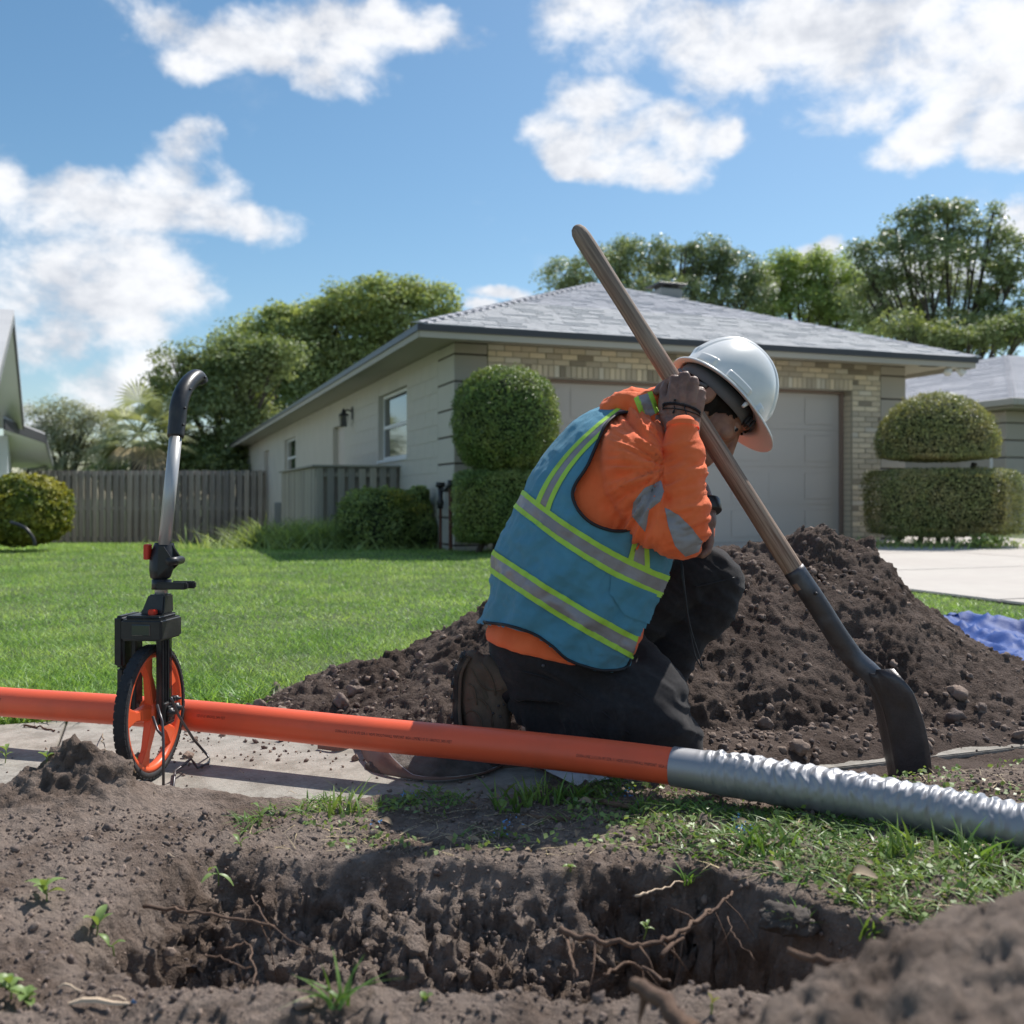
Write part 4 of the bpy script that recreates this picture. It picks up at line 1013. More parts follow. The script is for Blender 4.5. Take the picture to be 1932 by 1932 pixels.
def hedge(name, label, loc, shapes, nl, size, m, group=None, stems=(), amp=.04, inner=.86, f=3.0, jit=.7):
    """shapes: list of ('ell'|'box', center, radii) in the coordinates of the place"""
    t = thing(name, loc, label, 'shrub', group); P = []; N = []; mbc = []
    tot = sum(s[2][0] * s[2][2] * (1.7 if s[0] == 'box' else 1) for s in shapes)
    for kind, c, r in shapes:
        n = int(1.25 * nl * r[0] * r[2] * (1.7 if kind == 'box' else 1) / tot)
        e = onsphere(n)
        if kind == 'box':
            e = rng.uniform(-1, 1, (n, 3)); ax_ = rng.choice(3, n, p=[.22, .40, .38]); e[np.arange(n), ax_] = rng.choice([-1., 1.], n)
        if kind == 'box': pw = 1.0
        elif kind == 'dome': pw = 1.0
        else: pw = .85
        q = np.sign(e) * np.abs(e) ** pw; 
        if kind == 'box': q = q / (np.sum(np.abs(q) ** 7, 1, keepdims=True) ** (1 / 7))
        if kind == 'dome': q[:, 2] = np.where(q[:, 2] < -.25, -.25 + (q[:, 2] + .25) * .15, q[:, 2])
        k = 1 + (amp * fbm(q[:, 0] * 2 + c[0], q[:, 1] * 2, q[:, 2] * 2, f=f, o=3, g=.6, s=hash(name) % 50) * 1.6)[:, None] + rng.normal(0, .022, (n, 1)) - .10 * rng.random((n, 1)) ** 2
        P.append(np.array(c) + q * np.array(r) * k); N.append(e)
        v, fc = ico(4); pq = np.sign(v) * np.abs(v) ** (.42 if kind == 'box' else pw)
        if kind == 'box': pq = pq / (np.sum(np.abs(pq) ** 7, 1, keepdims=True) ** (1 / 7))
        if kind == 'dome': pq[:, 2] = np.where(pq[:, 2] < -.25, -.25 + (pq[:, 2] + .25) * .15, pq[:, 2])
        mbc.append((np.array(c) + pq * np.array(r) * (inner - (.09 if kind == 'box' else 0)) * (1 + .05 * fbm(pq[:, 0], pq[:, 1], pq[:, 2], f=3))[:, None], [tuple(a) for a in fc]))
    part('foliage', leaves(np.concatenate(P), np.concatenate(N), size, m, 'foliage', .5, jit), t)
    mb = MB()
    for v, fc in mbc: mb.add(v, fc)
    part('dark_core', raw('dark_core', *mb.out(), M['core'], True), t)  # solid near-black core filling the inside of the leaf shell
    for pts in stems: part('stem', raw('stem', *tube(catmull(pts, 4), .035, 7), M['bark'], True), t)
    return t
def topiary_left():
    d = 11.15; k = d / 1890; a = F(954, 795, d); b = F(948, 955, d)
    hedge('topiary_bush', 'clipped topiary with a tall round ball, left of the garage door', (b.x, b.y, 0),
          [('ell', a, (100 * k, 95 * k, 102 * k)), ('box', b, (91 * k, 80 * k, 66 * k))], 52000, .030, M['leafH'],
          stems=[[(b.x + o, b.y + p, -.05), (b.x + o * .6, b.y + p * .6, .2), (b.x + o * .3, b.y, .5)] for o, p in ((-.3, 0), (-.1, -.15), (.12, .1), (.34, -.1))], amp=.06)
def topiary_right():
    d = 12.6; k = d / 1890; a = F(1768, 836, d); b = F(1776, 948, d)
    hedge('topiary_bush', 'clipped topiary with a wide mushroom dome, right of the garage door', (b.x, b.y, 0),
          [('dome', a, (109 * k, 95 * k, 95 * k)), ('box', b, (124 * k, 96 * k, 62 * k))], 56000, .032, M['leafHr'],
          stems=[[(b.x + o, b.y + p, -.05), (b.x + o * .8, b.y + p * .6, .2), (b.x + o * .7, b.y, .4)] for o, p in ((-.6, 0), (-.35, -.15), (.0, .1), (.2, .1), (.45, -.1))] + [[(b.x - .2, b.y, .5), (b.x + .2, b.y, .95)], [(b.x + .3, b.y, .6), (b.x + .42, b.y, 1.05)]], amp=.05)
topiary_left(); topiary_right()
d = 11.6; k = d / 1890; c = F(45, 962, d)
hedge('yellow_bush', 'round yellow-green bush at the left edge in front of the white house', (c.x, c.y, 0), [('ell', c, (80 * k, 80 * k, 66 * k))], 15000, .055, M['leafY'], amp=.08)
o = bpy.data.objects.new('hose', raw('hose', *tube(catmull([F(20, 985, 10.6), F(45, 995, 10.5), F(62, 1015, 10.5), F(66, 1030, 10.5)], 6), .018, 7), M['plastic'], True)); COL.objects.link(o); tag(o, 'black hose arching out of the yellow-green bush', 'hose')
d = 12.6; k = d / 1890; c = F(715, 985, d); c2 = F(775, 975, d + .1); c3 = F(790, 935, d)
hedge('leafy_shrub', 'loose rounded green shrub with yellow sprigs below the side window', (c.x, c.y, 0), [('ell', c, (78 * k, 60 * k, 64 * k)), ('ell', c2, (40 * k, 40 * k, 48 * k)), ('ell', c3, (20 * k, 20 * k, 18 * k)), ('ell', F(800, 1005, d), (30 * k, 30 * k, 30 * k))], 17000, .042, M['leafS'], amp=.14, jit=.9)
c = F(762, 937, 12.1)
t_ = thing('yellow_sprigs', c, 'yellow-green sprigs standing out of the rounded shrub', 'plant')
P_ = np.concatenate([np.array(F(px, py, 12.0)) + rng.normal(0, .05, (160, 3)) * np.array([1.3, .6, .6]) for px, py in ((745, 932), (765, 940), (775, 957), (790, 958), (755, 948))])
part('leaves', leaves(P_, np.tile([0, -.5, .8], (len(P_), 1)), .035, M['leafY'], 'leaves'), t_)
def fern(px, d, n, L, name, label, m, zf=-.1, sp=.5):
    b = F(px, 1030, d); b.z = zf
    t = thing(name, b, label, 'shrub'); P = np.array([b[:]]) + rng.normal(0, 1, (n, 3)) * np.array([sp, .3, 0])
    V, Fc = blades(P, L * rng.uniform(.5, 1.2, n), np.full(n, .022), (.4, 1.2), 4, up=.95)
    part('foliage', raw('foliage', V, Fc, m), t)
fern(608, 13.0, 2600, .56, 'ornamental_grass', 'arching ornamental grass clump at the foot of the wooden screen', M['leafS'])
fern(575, 12.6, 900, .35, 'ornamental_grass', 'low fringe of bright grass at the left of the arching clump', M['leafB'], sp=.6)
fern(690, 12.2, 700, .22, 'ground_plants', 'low weeds along the bed under the rounded shrub', M['leafS'], sp=1.1)
fern(1770, 12.1, 300, .20, 'ground_plants', 'low green weeds under the right topiary', M['leafB'], zf=0, sp=.6)
c = F(1868, 1022, 11.7); 
t_ = thing('leafy_weed', c, 'small bright green leafy weed at the edge of the driveway', 'plant')
P_ = np.array([c[:]]) + rng.normal(0, .07, (260, 3)) * np.array([1.6, 1, .55]); part('leaves', leaves(P_, np.tile([0, -.3, .9], (260, 1)), .06, M['leafB'], 'leaves', .7), t_)
# ================================================================ PIPE, SHOVEL, MEASURING WHEEL, SMALL PROPS
PIPE_K = [(-900, 1275, 3.6), (-300, 1300, 2.85), (0, 1324, 2.53), (350, 1349, 2.38), (700, 1385, 2.21), (1000, 1414, 2.08), (1275, 1447, 1.965), (1600, 1500, 1.80), (1932, 1567, 1.64), (2300, 1660, 1.48), (2700, 1790, 1.33)]
PC = catmull([F(*k) for k in PIPE_K], 40)
PC = np.array(PC); PL = np.concatenate([[0], np.cumsum(np.linalg.norm(np.diff(PC, axis=0), axis=1))])
def pipe_pt(s):
    return Vector([np.interp(s, PL, PC[:, i]) for i in range(3)])
def pipe_frame(s):
    p = pipe_pt(s); t = (pipe_pt(s + .01) - pipe_pt(s - .01)).normalized()
    side = t.cross(Vector((0, 0, 1))).normalized()   # towards the camera
    up = side.cross(t).normalized(); return p, t, side, up
def s_of_px(px):
    pxs = 966 + PC[:, 0] / PC[:, 1] * 1890; return float(np.interp(px, pxs, PL))
s_tape = s_of_px(1270)
def pipe():
    r = .0362; t = thing('conduit_pipe', (0, 2.1, 0), 'long orange plastic conduit lying across the scene, its right end wrapped in silver tape', 'pipe')
    ss_ = np.linspace(0, s_tape + .05, 300); V = []; n = 40
    for s in ss_:
        p, _, a, b = pipe_frame(s)
        for k in range(n): th = 2 * math.pi * k / n; V.append(p + (a * math.cos(th) + b * math.sin(th)) * r)
    Fc = [(i * n + k, (i + 1) * n + k, (i + 1) * n + (k + 1) % n, i * n + (k + 1) % n) for i in range(len(ss_) - 1) for k in range(n)]
    part('conduit', raw('conduit', V, Fc, M['pipe'], True), t)
    # wrapped, wrinkled tape: rings of tape overlap, folds run round the pipe
    s0 = s_tape; s1 = float(PL[-1]); m = 900; n = 72; SS = np.linspace(s0, s1, m)
    th = np.linspace(0, 2 * math.pi, n, endpoint=False)
    fr = [pipe_frame(s) for s in SS]; Pc = np.array([f[0][:] for f in fr]); A = np.array([f[2][:] for f in fr]); B = np.array([f[3][:] for f in fr])
    sg, tg = np.meshgrid(SS, th, indexing='ij'); u = (sg - s0)
    cx, cy = np.cos(tg), np.sin(tg)
    ramp = sst(u, .045, .10)
    topw = .30 + .70 * sst(np.sin(tg - .25), -.35, .55)
    warp = u * 1.0 + .010 * fbm(cx * 2, cy * 2, u * 14, f=1, o=2, s=81) + .006 * np.sin(tg)
    folds = fbm(warp * 62, cx * .9, cy * .9, f=1.0, o=3, g=.5, s=82, ridge=True)
    fine = fbm(warp * 150, cx * 2.5, cy * 2.5, f=1.0, o=2, s=83, ridge=True)
    lap = ((u * 22 + tg / (2 * math.pi)) % 1.0)
    rad = .0385 + ramp * (.0020 + topw * (.0022 * folds + .0024 * np.sin(6.2832 * warp / .0235 + 1.6 * fbm(u * 9, cx, cy, f=1., o=2, s=88)) * (.6 + .4 * folds) + .0005 * fine) + .0010 * fbm(u * 20, cx, cy, f=1.5, o=2, s=84)) + ramp * .0009 * (lap < .5)
    Vt = Pc[:, None, :] + (A[:, None, :] * cx[..., None] + B[:, None, :] * cy[..., None]) * rad[..., None]
    i = np.arange(m * n).reshape(m, n); j = np.roll(i, -1, axis=1)
    Fc = np.stack([i[:-1], i[1:], j[1:], j[:-1]], -1).reshape(-1, 4)
    part('tape_wrap', raw('tape_wrap', Vt.reshape(-1, 3), Fc, M['tape'], True), t)
    # printed line, wrapped on the surface
    def text_on(body, s_start, ang, h, name='lettering'):
        cu = bpy.data.curves.new('txt', 'FONT'); cu.body = body; cu.size = h * 1.38; cu.space_character = 1.12; cu.resolution_u = 2
        o = bpy.data.objects.new('txt', cu); COL.objects.link(o)
        dg = bpy.context.evaluated_depsgraph_get(); me = bpy.data.meshes.new_from_object(o.evaluated_get(dg)); bpy.data.objects.remove(o)
        bm = bmesh.new(); bm.from_mesh(me); bmesh.ops.triangulate(bm, faces=bm.faces)
        V = [v.co.copy() for v in bm.verts]; Fc = [tuple(v.index for v in f.verts) for f in bm.faces]; bm.free(); bpy.data.meshes.remove(me)
        out = []; w = max(v.x for v in V)
        for v in V:
            s = s_start + v.x * .62; a_ = ang + v.y / r
            p, _, a, b = pipe_frame(s); out.append(p + (a * math.cos(a_) + b * math.sin(a_)) * (r + .0004))
        part(name, raw(name, out, Fc, M['ink']), t); return w * .62
    L1 = 'DURA-LINE 2-1/2 IN IPS SDR-11 HDPE SMOOTHWALL PINPOINT 18GA LUMEN'
    for px, body, ang in ((648, L1, .16), (802, '123 07-33 18NOV22 2495 FEET', .16), (-20, '123 07-33 18NOV22 2492 FEET', .30), (243, L1[34:], .22), (388, '123 07-33 18NOV22 2494 FEET', .20), (1097, L1, .13)):
        text_on(body, s_of_px(px), ang, .0062)
pipe()

def wheel():
    loc = F(285, 938, 2.2); loc.z = .004
    Wt = bpy.data.objects.new('measuring_wheel', None); COL.objects.link(Wt); Wt.location = loc; Wt.rotation_euler = (0, 0, R(-6))
    tag(Wt, 'upright walking measuring wheel with orange spoked wheel and bent black grip', 'measuring wheel')
    P = lambda n, me, m=None, sm=False, **k: part(n, raw(n, me[0], me[1], m, sm) if isinstance(me, tuple) else me, Wt, **k)
    RX = Matrix.Rotation(R(90), 4, 'Y'); cz = .146
    def disc(prof, n=72, ang=0): v, f = lathe(prof, n); Mx = Matrix.Translation((0, 0, cz)) @ RX; return [Mx @ Vector(p) for p in v], f
    w = .0135
    P('tyre', disc([(.131, -w), (.140, -w), (.1445, -w * .7), (.1455, 0), (.1445, w * .7), (.140, w), (.131, w), (.131, -w)]), M['rubber'], True)
    mb = MB()
    for k in range(56):
        a = 2 * math.pi * k / 56
        for s in (-1, 1):
            b = MB().box(.0090 * s - .0035, .0090 * s + .0035, -.0060, .0060, .1425, .1449); b.xf(Matrix.Translation((0, 0, cz)) @ Matrix.Rotation(a + s * .03, 4, 'X')); mb.add(b.V, b.F)
    P('tread_blocks', mb.out(), M['rubber'])
    rim = P('rim', disc([(.131, -.011), (.131, .011), (.124, .012), (.119, .009), (.117, .004), (.117, -.004), (.119, -.009), (.124, -.012), (.131, -.011)]), M['wheelor'], True)
    for k in range(5):
        a = 2 * math.pi * k / 5 + .25
        Mx = Matrix.Translation((0, 0, cz)) @ Matrix.Rotation(a, 4, 'X')
        V = []
        for (z, hy, hx) in ((.020, .020, .013), (.055, .017, .011), (.085, .014, .009), (.122, .030, .008)):
            V += [(-hx * .3, -hy, z), (hx, -hy * .72, z), (hx, hy * .72, z), (-hx * .3, hy, z)]
        Fc = [(i * 4 + q, i * 4 + (q + 1) % 4, (i + 1) * 4 + (q + 1) % 4, (i + 1) * 4 + q) for i in range(3) for q in range(4)] + [(0, 3, 2, 1), (12, 13, 14, 15)]
        mb2 = MB().add([Mx @ Vector(v) for v in V], Fc)
        part('spoke', bevel_me('spoke', mb2, M['wheelor'], .002, 2), Wt, parent=rim)
    P('hub', disc([(.001, -.018), (.024, -.018), (.027, -.01), (.027, .012), (.020, .020), (.001, .021)], 28), M['wheelor'], True)
    # fork: two channel-section legs on the right, one on the left
    for x0, y0 in ((.030, -.016), (.030, .010), ):
        mb = MB().box(x0 - .004, x0 + .006, y0 - .007, y0 + .007, .135, .315).box(x0 + .006, x0 + .009, y0 - .009, y0 - .005, .135, .315).box(x0 + .006, x0 + .009, y0 + .005, y0 + .009, .135, .315)
        P('fork_leg', bevel_me('fork_leg', mb, M['plastic'], .0015, 1))
    P('fork_web', bevel_me('fork_web', MB().box(.022, .0275, -.024, .018, .12, .315), M['plastic'], .0015, 1))
    P('fork_leg', bevel_me('fork_leg', MB().box(-.038, -.026, -.018, .014, .125, .315), M['plastic'], .002, 1))
    P('axle_plate', bevel_me('axle_plate', MB().box(.030, .042, -.022, .026, .118, .168).box(.042, .047, -.014, .018, .125, .160).box(.040, .052, .004, .012, .166, .178), M['plastic'], .002, 1))
    for y, z, r in ((-.008, .146, .010), (.022, .150, .011), (.018, .172, .006)):
        v, f = lathe([(.001, .060), (r * .45, .060), (r * .5, .054), (r, .053), (r, .040), (.001, .040)], 18); P('axle_bolt', ([(p[2], p[0] + y, p[1] + z) for p in v], f), M['plastic'], True)
    # counter housing
    P('counter_box', bevel_me('counter_box', MB().box(-.046, .047, -.050, .052, .306, .352).box(-.040, .040, -.044, .046, .352, .360), M['plastic'], .006, 3))
    P('counter_window', bevel_me('counter_window', MB().box(-.020, .022, -.052, -.0495, .318, .342), M['glass'], .002, 1))
    P('side_housing', bevel_me('side_housing', MB().box(-.070, -.047, -.034, .056, .245, .358).box(-.068, -.048, -.026, .040, .12, .246), M['plastic'], .006, 3))
    P('reset_button', bevel_me('reset_button', MB().box(.006, .022, -.030, -.014, .360, .372), M['red'], .002, 2))
    def frustum(r): 
        V = []
        for (z, x0, x1, y0, y1) in r: V += [(x0, y0, z), (x1, y0, z), (x1, y1, z), (x0, y1, z)]
        n = len(r); Fc = [(i * 4 + q, i * 4 + (q + 1) % 4, (i + 1) * 4 + (q + 1) % 4, (i + 1) * 4 + q) for i in range(n - 1) for q in range(4)] + [(3, 2, 1, 0), (4 * n - 4, 4 * n - 3, 4 * n - 2, 4 * n - 1)]
        return MB().add(V, Fc)
    P('neck', bevel_me('neck', frustum([(.360, -.022, .034, -.014, .040), (.368, -.016, .034, -.012, .038), (.402, -.004, .034, -.006, .036)]), M['plastic'], .003, 2))
    P('inner_tube', tube([(.016, .014, .40), (.016, .016, .425)], .014, 18), M['alu'], True)
    P('clamp_collar', tube([(.016, .016, .412), (.016, .017, .434)], .021, 20), M['plastic'], True)
    P('clamp_lever', bevel_me('clamp_lever', MB().box(.014, .082, -.010, .000, .414, .430).box(.040, .094, .012, .024, .415, .431).box(.076, .084, -.008, .006, .4145, .4295), M['plastic'], .003, 2))
    prof = [(.013, .434), (.019, .438), (.023, .456), (.0245, .480), (.022, .500), (.0185, .514)]
    v, f = lathe(prof, 22); P('hinge_body', ([(p[0] * 1.15 + .012, p[1] + .018 + (p[2] - .434) * .25, p[2]) for p in v], f), M['plastic'], True)
    for dy in (-.014, .030):
        V = [(.022, dy, .444), (.050, dy, .470), (.052, dy, .482), (.034, dy, .508), (.024, dy, .508)]; V = V + [(a, b + .005, c) for a, b, c in V]
        P('hinge_cheek', bevel_me('hinge_cheek', MB().add(V, [(0, 1, 2, 3, 4), (9, 8, 7, 6, 5)] + [(i, (i + 1) % 5 + 0 if i < 4 else 0, ((i + 1) % 5) + 5, i + 5) for i in range(5)]), M['plastic'], .001, 1))
    P('hinge_pin', tube([(.050, -.020, .476), (.050, .042, .476)], .009, 18), M['plastic'], True)
    P('lock_tab', bevel_me('lock_tab', MB().box(-.022, -.010, .006, .026, .478, .512), M['red'], .002, 1))
    T0 = Vector((.016, .030, .508)); T1 = Vector((.016, .092, .775))
    P('pole', tube([T0, T1], .0142, 28), M['alu'], True)
    gp = catmull([(.016, .086, .752), (.016, .096, .790), (.016, .103, .824), (.017, .122, .858), (.018, .154, .886), (.019, .190, .903), (.020, .210, .900), (.0205, .219, .886)], 8)
    n = len(gp); rr = [.0185] * n
    for i in range(n): rr[i] = .0188 + .0012 * math.sin(i / n * 6)
    rr[-1] = .004; rr[-2] = .009; rr[-3] = .013; rr[-4] = .016; rr[0] = .0175
    grip = P('grip', tube(gp, rr, 28), M['plastic'], True)
    for i in (6, 15, 26, 46):
        p = Vector(gp[i]); mb = tube([p + Vector((.0150, -.006, 0)), p + Vector((.0205, -.009, 0))], .0028, 10); part('screw_hole', raw('screw_hole', *mb, M['black'], True), Wt, parent=grip)
    for i in range(30, 44): 
        p = Vector(gp[i]); part('grip_rib', raw('grip_rib', *tube([p + Vector((-.010, .006, -.0165)), p + Vector((.010, .006, -.0165))], .0018, 6), M['plastic'], True), Wt, parent=grip)
    # wire stand
    def L(px, py, d):
        q = F(px, py, d) - loc; c, s = math.cos(R(6)), math.sin(R(6)); return (q.x * c - q.y * s, q.x * s + q.y * c, q.z)
    g = lambda px, py: L(px, py, .612 * 1890 / (py - 938))
    P('stand_wire', tube(catmull([L(322, 1316, 2.16), L(338, 1352, 2.18), L(365, 1395, 2.22)], 4) + [L(395, 1430, .625 * 1890 / (1430 - 938)), g(393, 1440), g(372, 1449), L(366, 1440, .605 * 1890 / 502), L(360, 1432, .600 * 1890 / 494), g(330, 1455), g(326, 1490)], .0030, 8), M['wire'], True)
    P('stand_wire', tube([L(296, 1330, 2.13), L(306, 1362, 2.11), L(308, 1400, 2.09), L(308, 1489, 2.05)], .0030, 8), M['wire'], True)
    P('stand_wire', tube([L(288, 1352, 2.13), L(297, 1378, 2.12), L(306, 1388, 2.11)], .0030, 8), M['wire'], True)
wheel()

# ---------------------------------------------------------------- shovel
HT = F(1092, 437, 2.34); HB = F(1512, 1098, 2.24)
def shovel():
    t = thing('shovel', F(1720, 1478, 2.2), 'long shovel with worn wooden handle and dark steel blade leaning on the worker', 'shovel')
    b = Vector(BASES[t.name]); ax = (HT - HB); L = ax.length
    prof = [(0.0215, -.012), (.0225, 0), (.0222, L * .15), (.0215, L * .4), (.0205, L * .6), (.0198, L * .75), (.0200, L * .88), (.0210, L * .95), (.0208, L * .98), (.0185, L * 1.0), (.0130, L * 1.012), (.0060, L * 1.017), (.0005, L * 1.018)]
    q = np.array(prof); zz = np.linspace(-.012, L * .95, 60); P2 = [(float(np.interp(z, q[:, 1], q[:, 0])) * (1 + .012 * math.sin(z * 23)), z) for z in zz] + [tuple(p) for p in prof[8:]]
    o = bpy.data.objects.new('handle', raw('handle', *lathe(P2, 40), M['wood'], True)); COL.objects.link(o); o.parent = t
    o.location = HB - b; o.rotation_mode = 'QUATERNION'; o.rotation_quaternion = ax.to_track_quat('Z', 'Y')
    K = [F(1497, 1074, 2.243), F(1540, 1137, 2.238), F(1580, 1200, 2.232), F(1612, 1243, 2.228), F(1640, 1268, 2.222), F(1662, 1292, 2.216), F(1676, 1330, 2.212), F(1690, 1370, 2.208), F(1702, 1410, 2.205)]
    pts = catmull(K, 8); rr = np.interp(np.linspace(0, 1, len(pts)), [0, .3, .5, .62, .75, .88, 1], [.0243, .0240, .0232, .0215, .0150, .0090, .0030])
    part('socket', raw('socket', *tube(pts, list(rr), 28), M['steel'], True), t)
    rv = F(1540, 1120, 2.212); part('rivet', raw('rivet', *ell(rv, (.004, .004, .004), sub=2), M['steel'], True), t)
    # blade
    cl = catmull([F(1660, 1272, 2.205), F(1682, 1330, 2.205), F(1696, 1390, 2.205), F(1710, 1480, 2.20), F(1714, 1520, 2.195)], 8)
    wv = Vector((.024, -.078, 0)); nrm = Vector((-.93, -.35, .1)).normalized(); V = []; nc = 15; m = len(cl)
    for i, c in enumerate(cl):
        c = Vector(c); f = i / (m - 1); wd = np.interp(f, [0, .03, .08, .5, .85, 1], [.50, .80, .96, 1.0, .84, .6])
        for j in range(nc):
            s = -1 + 2 * j / (nc - 1); sag = -.026 * (s * s) + .014 * math.exp(-(s / .14) ** 2) * (1 - f) ** .7
            lip = .016 * max(0, 1 - f / .05) if abs(s) > .2 else 0
            V.append(c + wv * s * wd - nrm * (-sag - .012) * 1.0 + Vector((-.006, 0, .010)) * (lip / .016) * (1 if lip else 0) + Vector((0, 0, .008 * abs(s) if i == 0 else 0)))
    Fc = [(i * nc + j, i * nc + j + 1, (i + 1) * nc + j + 1, (i + 1) * nc + j) for i in range(m - 1) for j in range(nc - 1)]
    me = raw('blade', V, Fc, M['bladem'], True); bm = bmesh.new(); bm.from_mesh(me); bmesh.ops.solidify(bm, geom=bm.faces[:], thickness=.0028); bm.to_mesh(me); bm.free()
    part('blade', me, t)
shovel()

# ---------------------------------------------------------------- tarp, plastic collar, valve lid
def tarp():
    nx, ny = 90, 60; V = []
    A, B, C, D = F(1700, 1180, 4.75), F(2150, 1215, 4.3), F(2150, 1330, 2.9), F(1780, 1300, 3.3)
    for i in range(nx):
        for j in range(ny):
            u, v = i / (nx - 1), j / (ny - 1); p = A.lerp(B, u).lerp(D.lerp(C, u), v)
            ex = .05 * math.sin(u * 23 + 2 * v) * (v < .04) 
            x, y = p.x + .03 * float(fbm(np.array([u * 5.]), v * 5, f=1, o=2, s=91)[0]), p.y + ex
            V.append([x, y, .045])
    V = np.array(V); V[:, 2] += .060 * fbm(V[:, 0], V[:, 1], f=4.5, o=3, g=.5, s=92, ridge=True) + .016 * fbm(V[:, 0], V[:, 1], f=7, o=3, s=93, ridge=True)
    Fc = np.array([(i * ny + j, i * ny + j + 1, (i + 1) * ny + j + 1, (i + 1) * ny + j) for i in range(nx - 1) for j in range(ny - 1)])
    o = obj('tarp', raw('tarp', V, Fc, M['tarp'], True)); tag(o, 'crumpled blue plastic tarp spread on the grass beside the dirt pile', 'tarp')
tarp()
def collar():
    # flexible plastic edging: white inside, brown outside, curled under the pipe with a little soil in it
    t = thing('plastic_edging', F(860, 1440, 2.3), 'curled strip of white and brown plastic edging lying under the orange pipe', 'edging')
    K = [(600, 1392, 2.46), (640, 1402, 2.44), (675, 1395, 2.50), (690, 1425, 2.36), (712, 1462, 2.26), (770, 1480, 2.20), (840, 1482, 2.19), (905, 1470, 2.24), (950, 1445, 2.34), (985, 1448, 2.33), (1030, 1468, 2.26), (1080, 1478, 2.21), (1140, 1470, 2.25)]
    c = catmull([F(a, b, d) for a, b, d in K], 7); c = [Vector(p) for p in c]; V = []; V2 = []
    for i, p in enumerate(c):
        f = i / len(c); z = .012 + .010 * math.sin(f * 17); tw = .03 * math.sin(f * 11 + 1)
        tn = (c[min(i + 1, len(c) - 1)] - c[max(i - 1, 0)]).normalized(); nr = Vector((tn.y, -tn.x, 0)).normalized()
        lo = Vector((p.x, p.y, .002)); hi = lo + Vector((0, 0, float(np.interp(f, [0, .1, .2, .33, .42, .62, .75, 1], [.02, .035, .058, .045, .010, .010, .022, .012])))) + nr * (.4 * tw + float(np.interp(f, [0, .3, .45, 1], [-.03, -.02, .012, .012])))
        mid = lo.lerp(hi, .5) + nr * .010
        V += [lo, mid, hi]
    m = len(c); Fc = [(i * 3 + j, i * 3 + j + 1, (i + 1) * 3 + j + 1, (i + 1) * 3 + j) for i in range(m - 1) for j in range(2)]
    me = raw('inner_face', V, Fc, M['sheet'], True); part('inner_face', me, t)
    V2 = []
    for i in range(m):
        tn = (c[min(i + 1, m - 1)] - c[max(i - 1, 0)]).normalized(); nr = Vector((tn.y, -tn.x, 0)).normalized() * .0025
        for j in range(3): V2.append(V[i * 3 + j] + nr)
    part('outer_face', raw('outer_face', V2, Fc, M['brownsheet'], True), t)
    flat = [F(1010, 1452, 2.30), F(1060, 1450, 2.30), F(1120, 1462, 2.25), F(1150, 1492, 2.12), F(1090, 1496, 2.10), F(1030, 1478, 2.18)]
    part('flap', raw('flap', [Vector((p.x, p.y, .014 + .01 * (i % 2))) for i, p in enumerate(flat)], [(0, 1, 2, 3, 4, 5)], M['sheet']), t)
    # small soil mound within the curl
    n = 90; xs = np.linspace(-.165, .165, n); gx, gy = np.meshgrid(xs, xs * .62); rr = np.sqrt((gx / .155) ** 2 + (gy / .095) ** 2)
    z = .052 * np.clip(1 - rr, 0, 1) ** .8 * (1 + .2 * fbm(gx, gy, f=12, s=96)) - .01 * (rr > .97); c0 = F(812, 1458, 2.31)
    z = z + (.010 * fbm(gx, gy, z, f=45, o=4, g=.65, s=95)) * (rr < 1)
    V = np.stack([gx + c0.x, gy + c0.y, z + .002], -1).reshape(-1, 3); i = np.arange(n * n).reshape(n, n)
    Fc = np.stack([i[:-1, :-1], i[:-1, 1:], i[1:, 1:], i[1:, :-1]], -1).reshape(-1, 4)
    o = obj('soil_mound', raw('soil_mound', V, Fc, M['dust'], True)); tag(o, 'small mound of dusty soil inside the curled plastic edging', 'soil mound')
collar()
def lid():
    p = F(1893, 1478, 2.26); t = thing('valve_cap', (p.x, p.y, -.04), 'round black cap set in the soil at the slab edge, far right', 'valve cap')
    v, f = lathe([(.001, .012), (.026, .014), (.028, .024), (.033, .024), (.034, .018), (.032, -.02)], 28); part('cap', raw('cap', [(a + p.x, b + p.y, c - .045) for a, b, c in v], f, M['rubber'], True), t)
lid()
# ================================================================ THE WORKER
from mathutils.bvhtree import BVHTree
PB = F(1050, 1440, 2.38); PB.z = 0
person = thing('person', PB, 'kneeling worker in orange shirt and blue reflective vest, head bowed, gripping the shovel', 'person')
def ring_loft(rings, nseg=120, rows=14, pw=2.25, ext=None):
    """rings: (back px, front px, depth, half width)"""
    Cn = []; A = []; Hw = []
    for (b, f, d, w) in rings:
        b, f = F(*b, d), F(*f, d); Cn.append((b + f) / 2); A.append((f - b) / 2); Hw.append((w,))
    Cn = np.array(catmull([c[:] for c in Cn], rows)); A = np.array(catmull([a[:] for a in A], rows)); Hw = np.array(catmull(Hw, rows))
    th = np.linspace(0, 2 * math.pi, nseg, endpoint=False); e = 2 / pw
    c = np.sign(np.cos(th)) * np.abs(np.cos(th)) ** e; s = np.sign(np.sin(th)) * np.abs(np.sin(th)) ** e
    V = Cn[:, None, :] + A[:, None, :] * c[None, :, None] + Hw[:, None, :] * s[None, :, None] * np.array([0, -1.0, 0])
    n = len(Cn); i = np.arange(n * nseg).reshape(n, nseg); j = np.roll(i, -1, 1)
    Fc = np.stack([i[:-1], j[:-1], j[1:], i[1:]], -1).reshape(-1, 4)
    return V, Fc, n
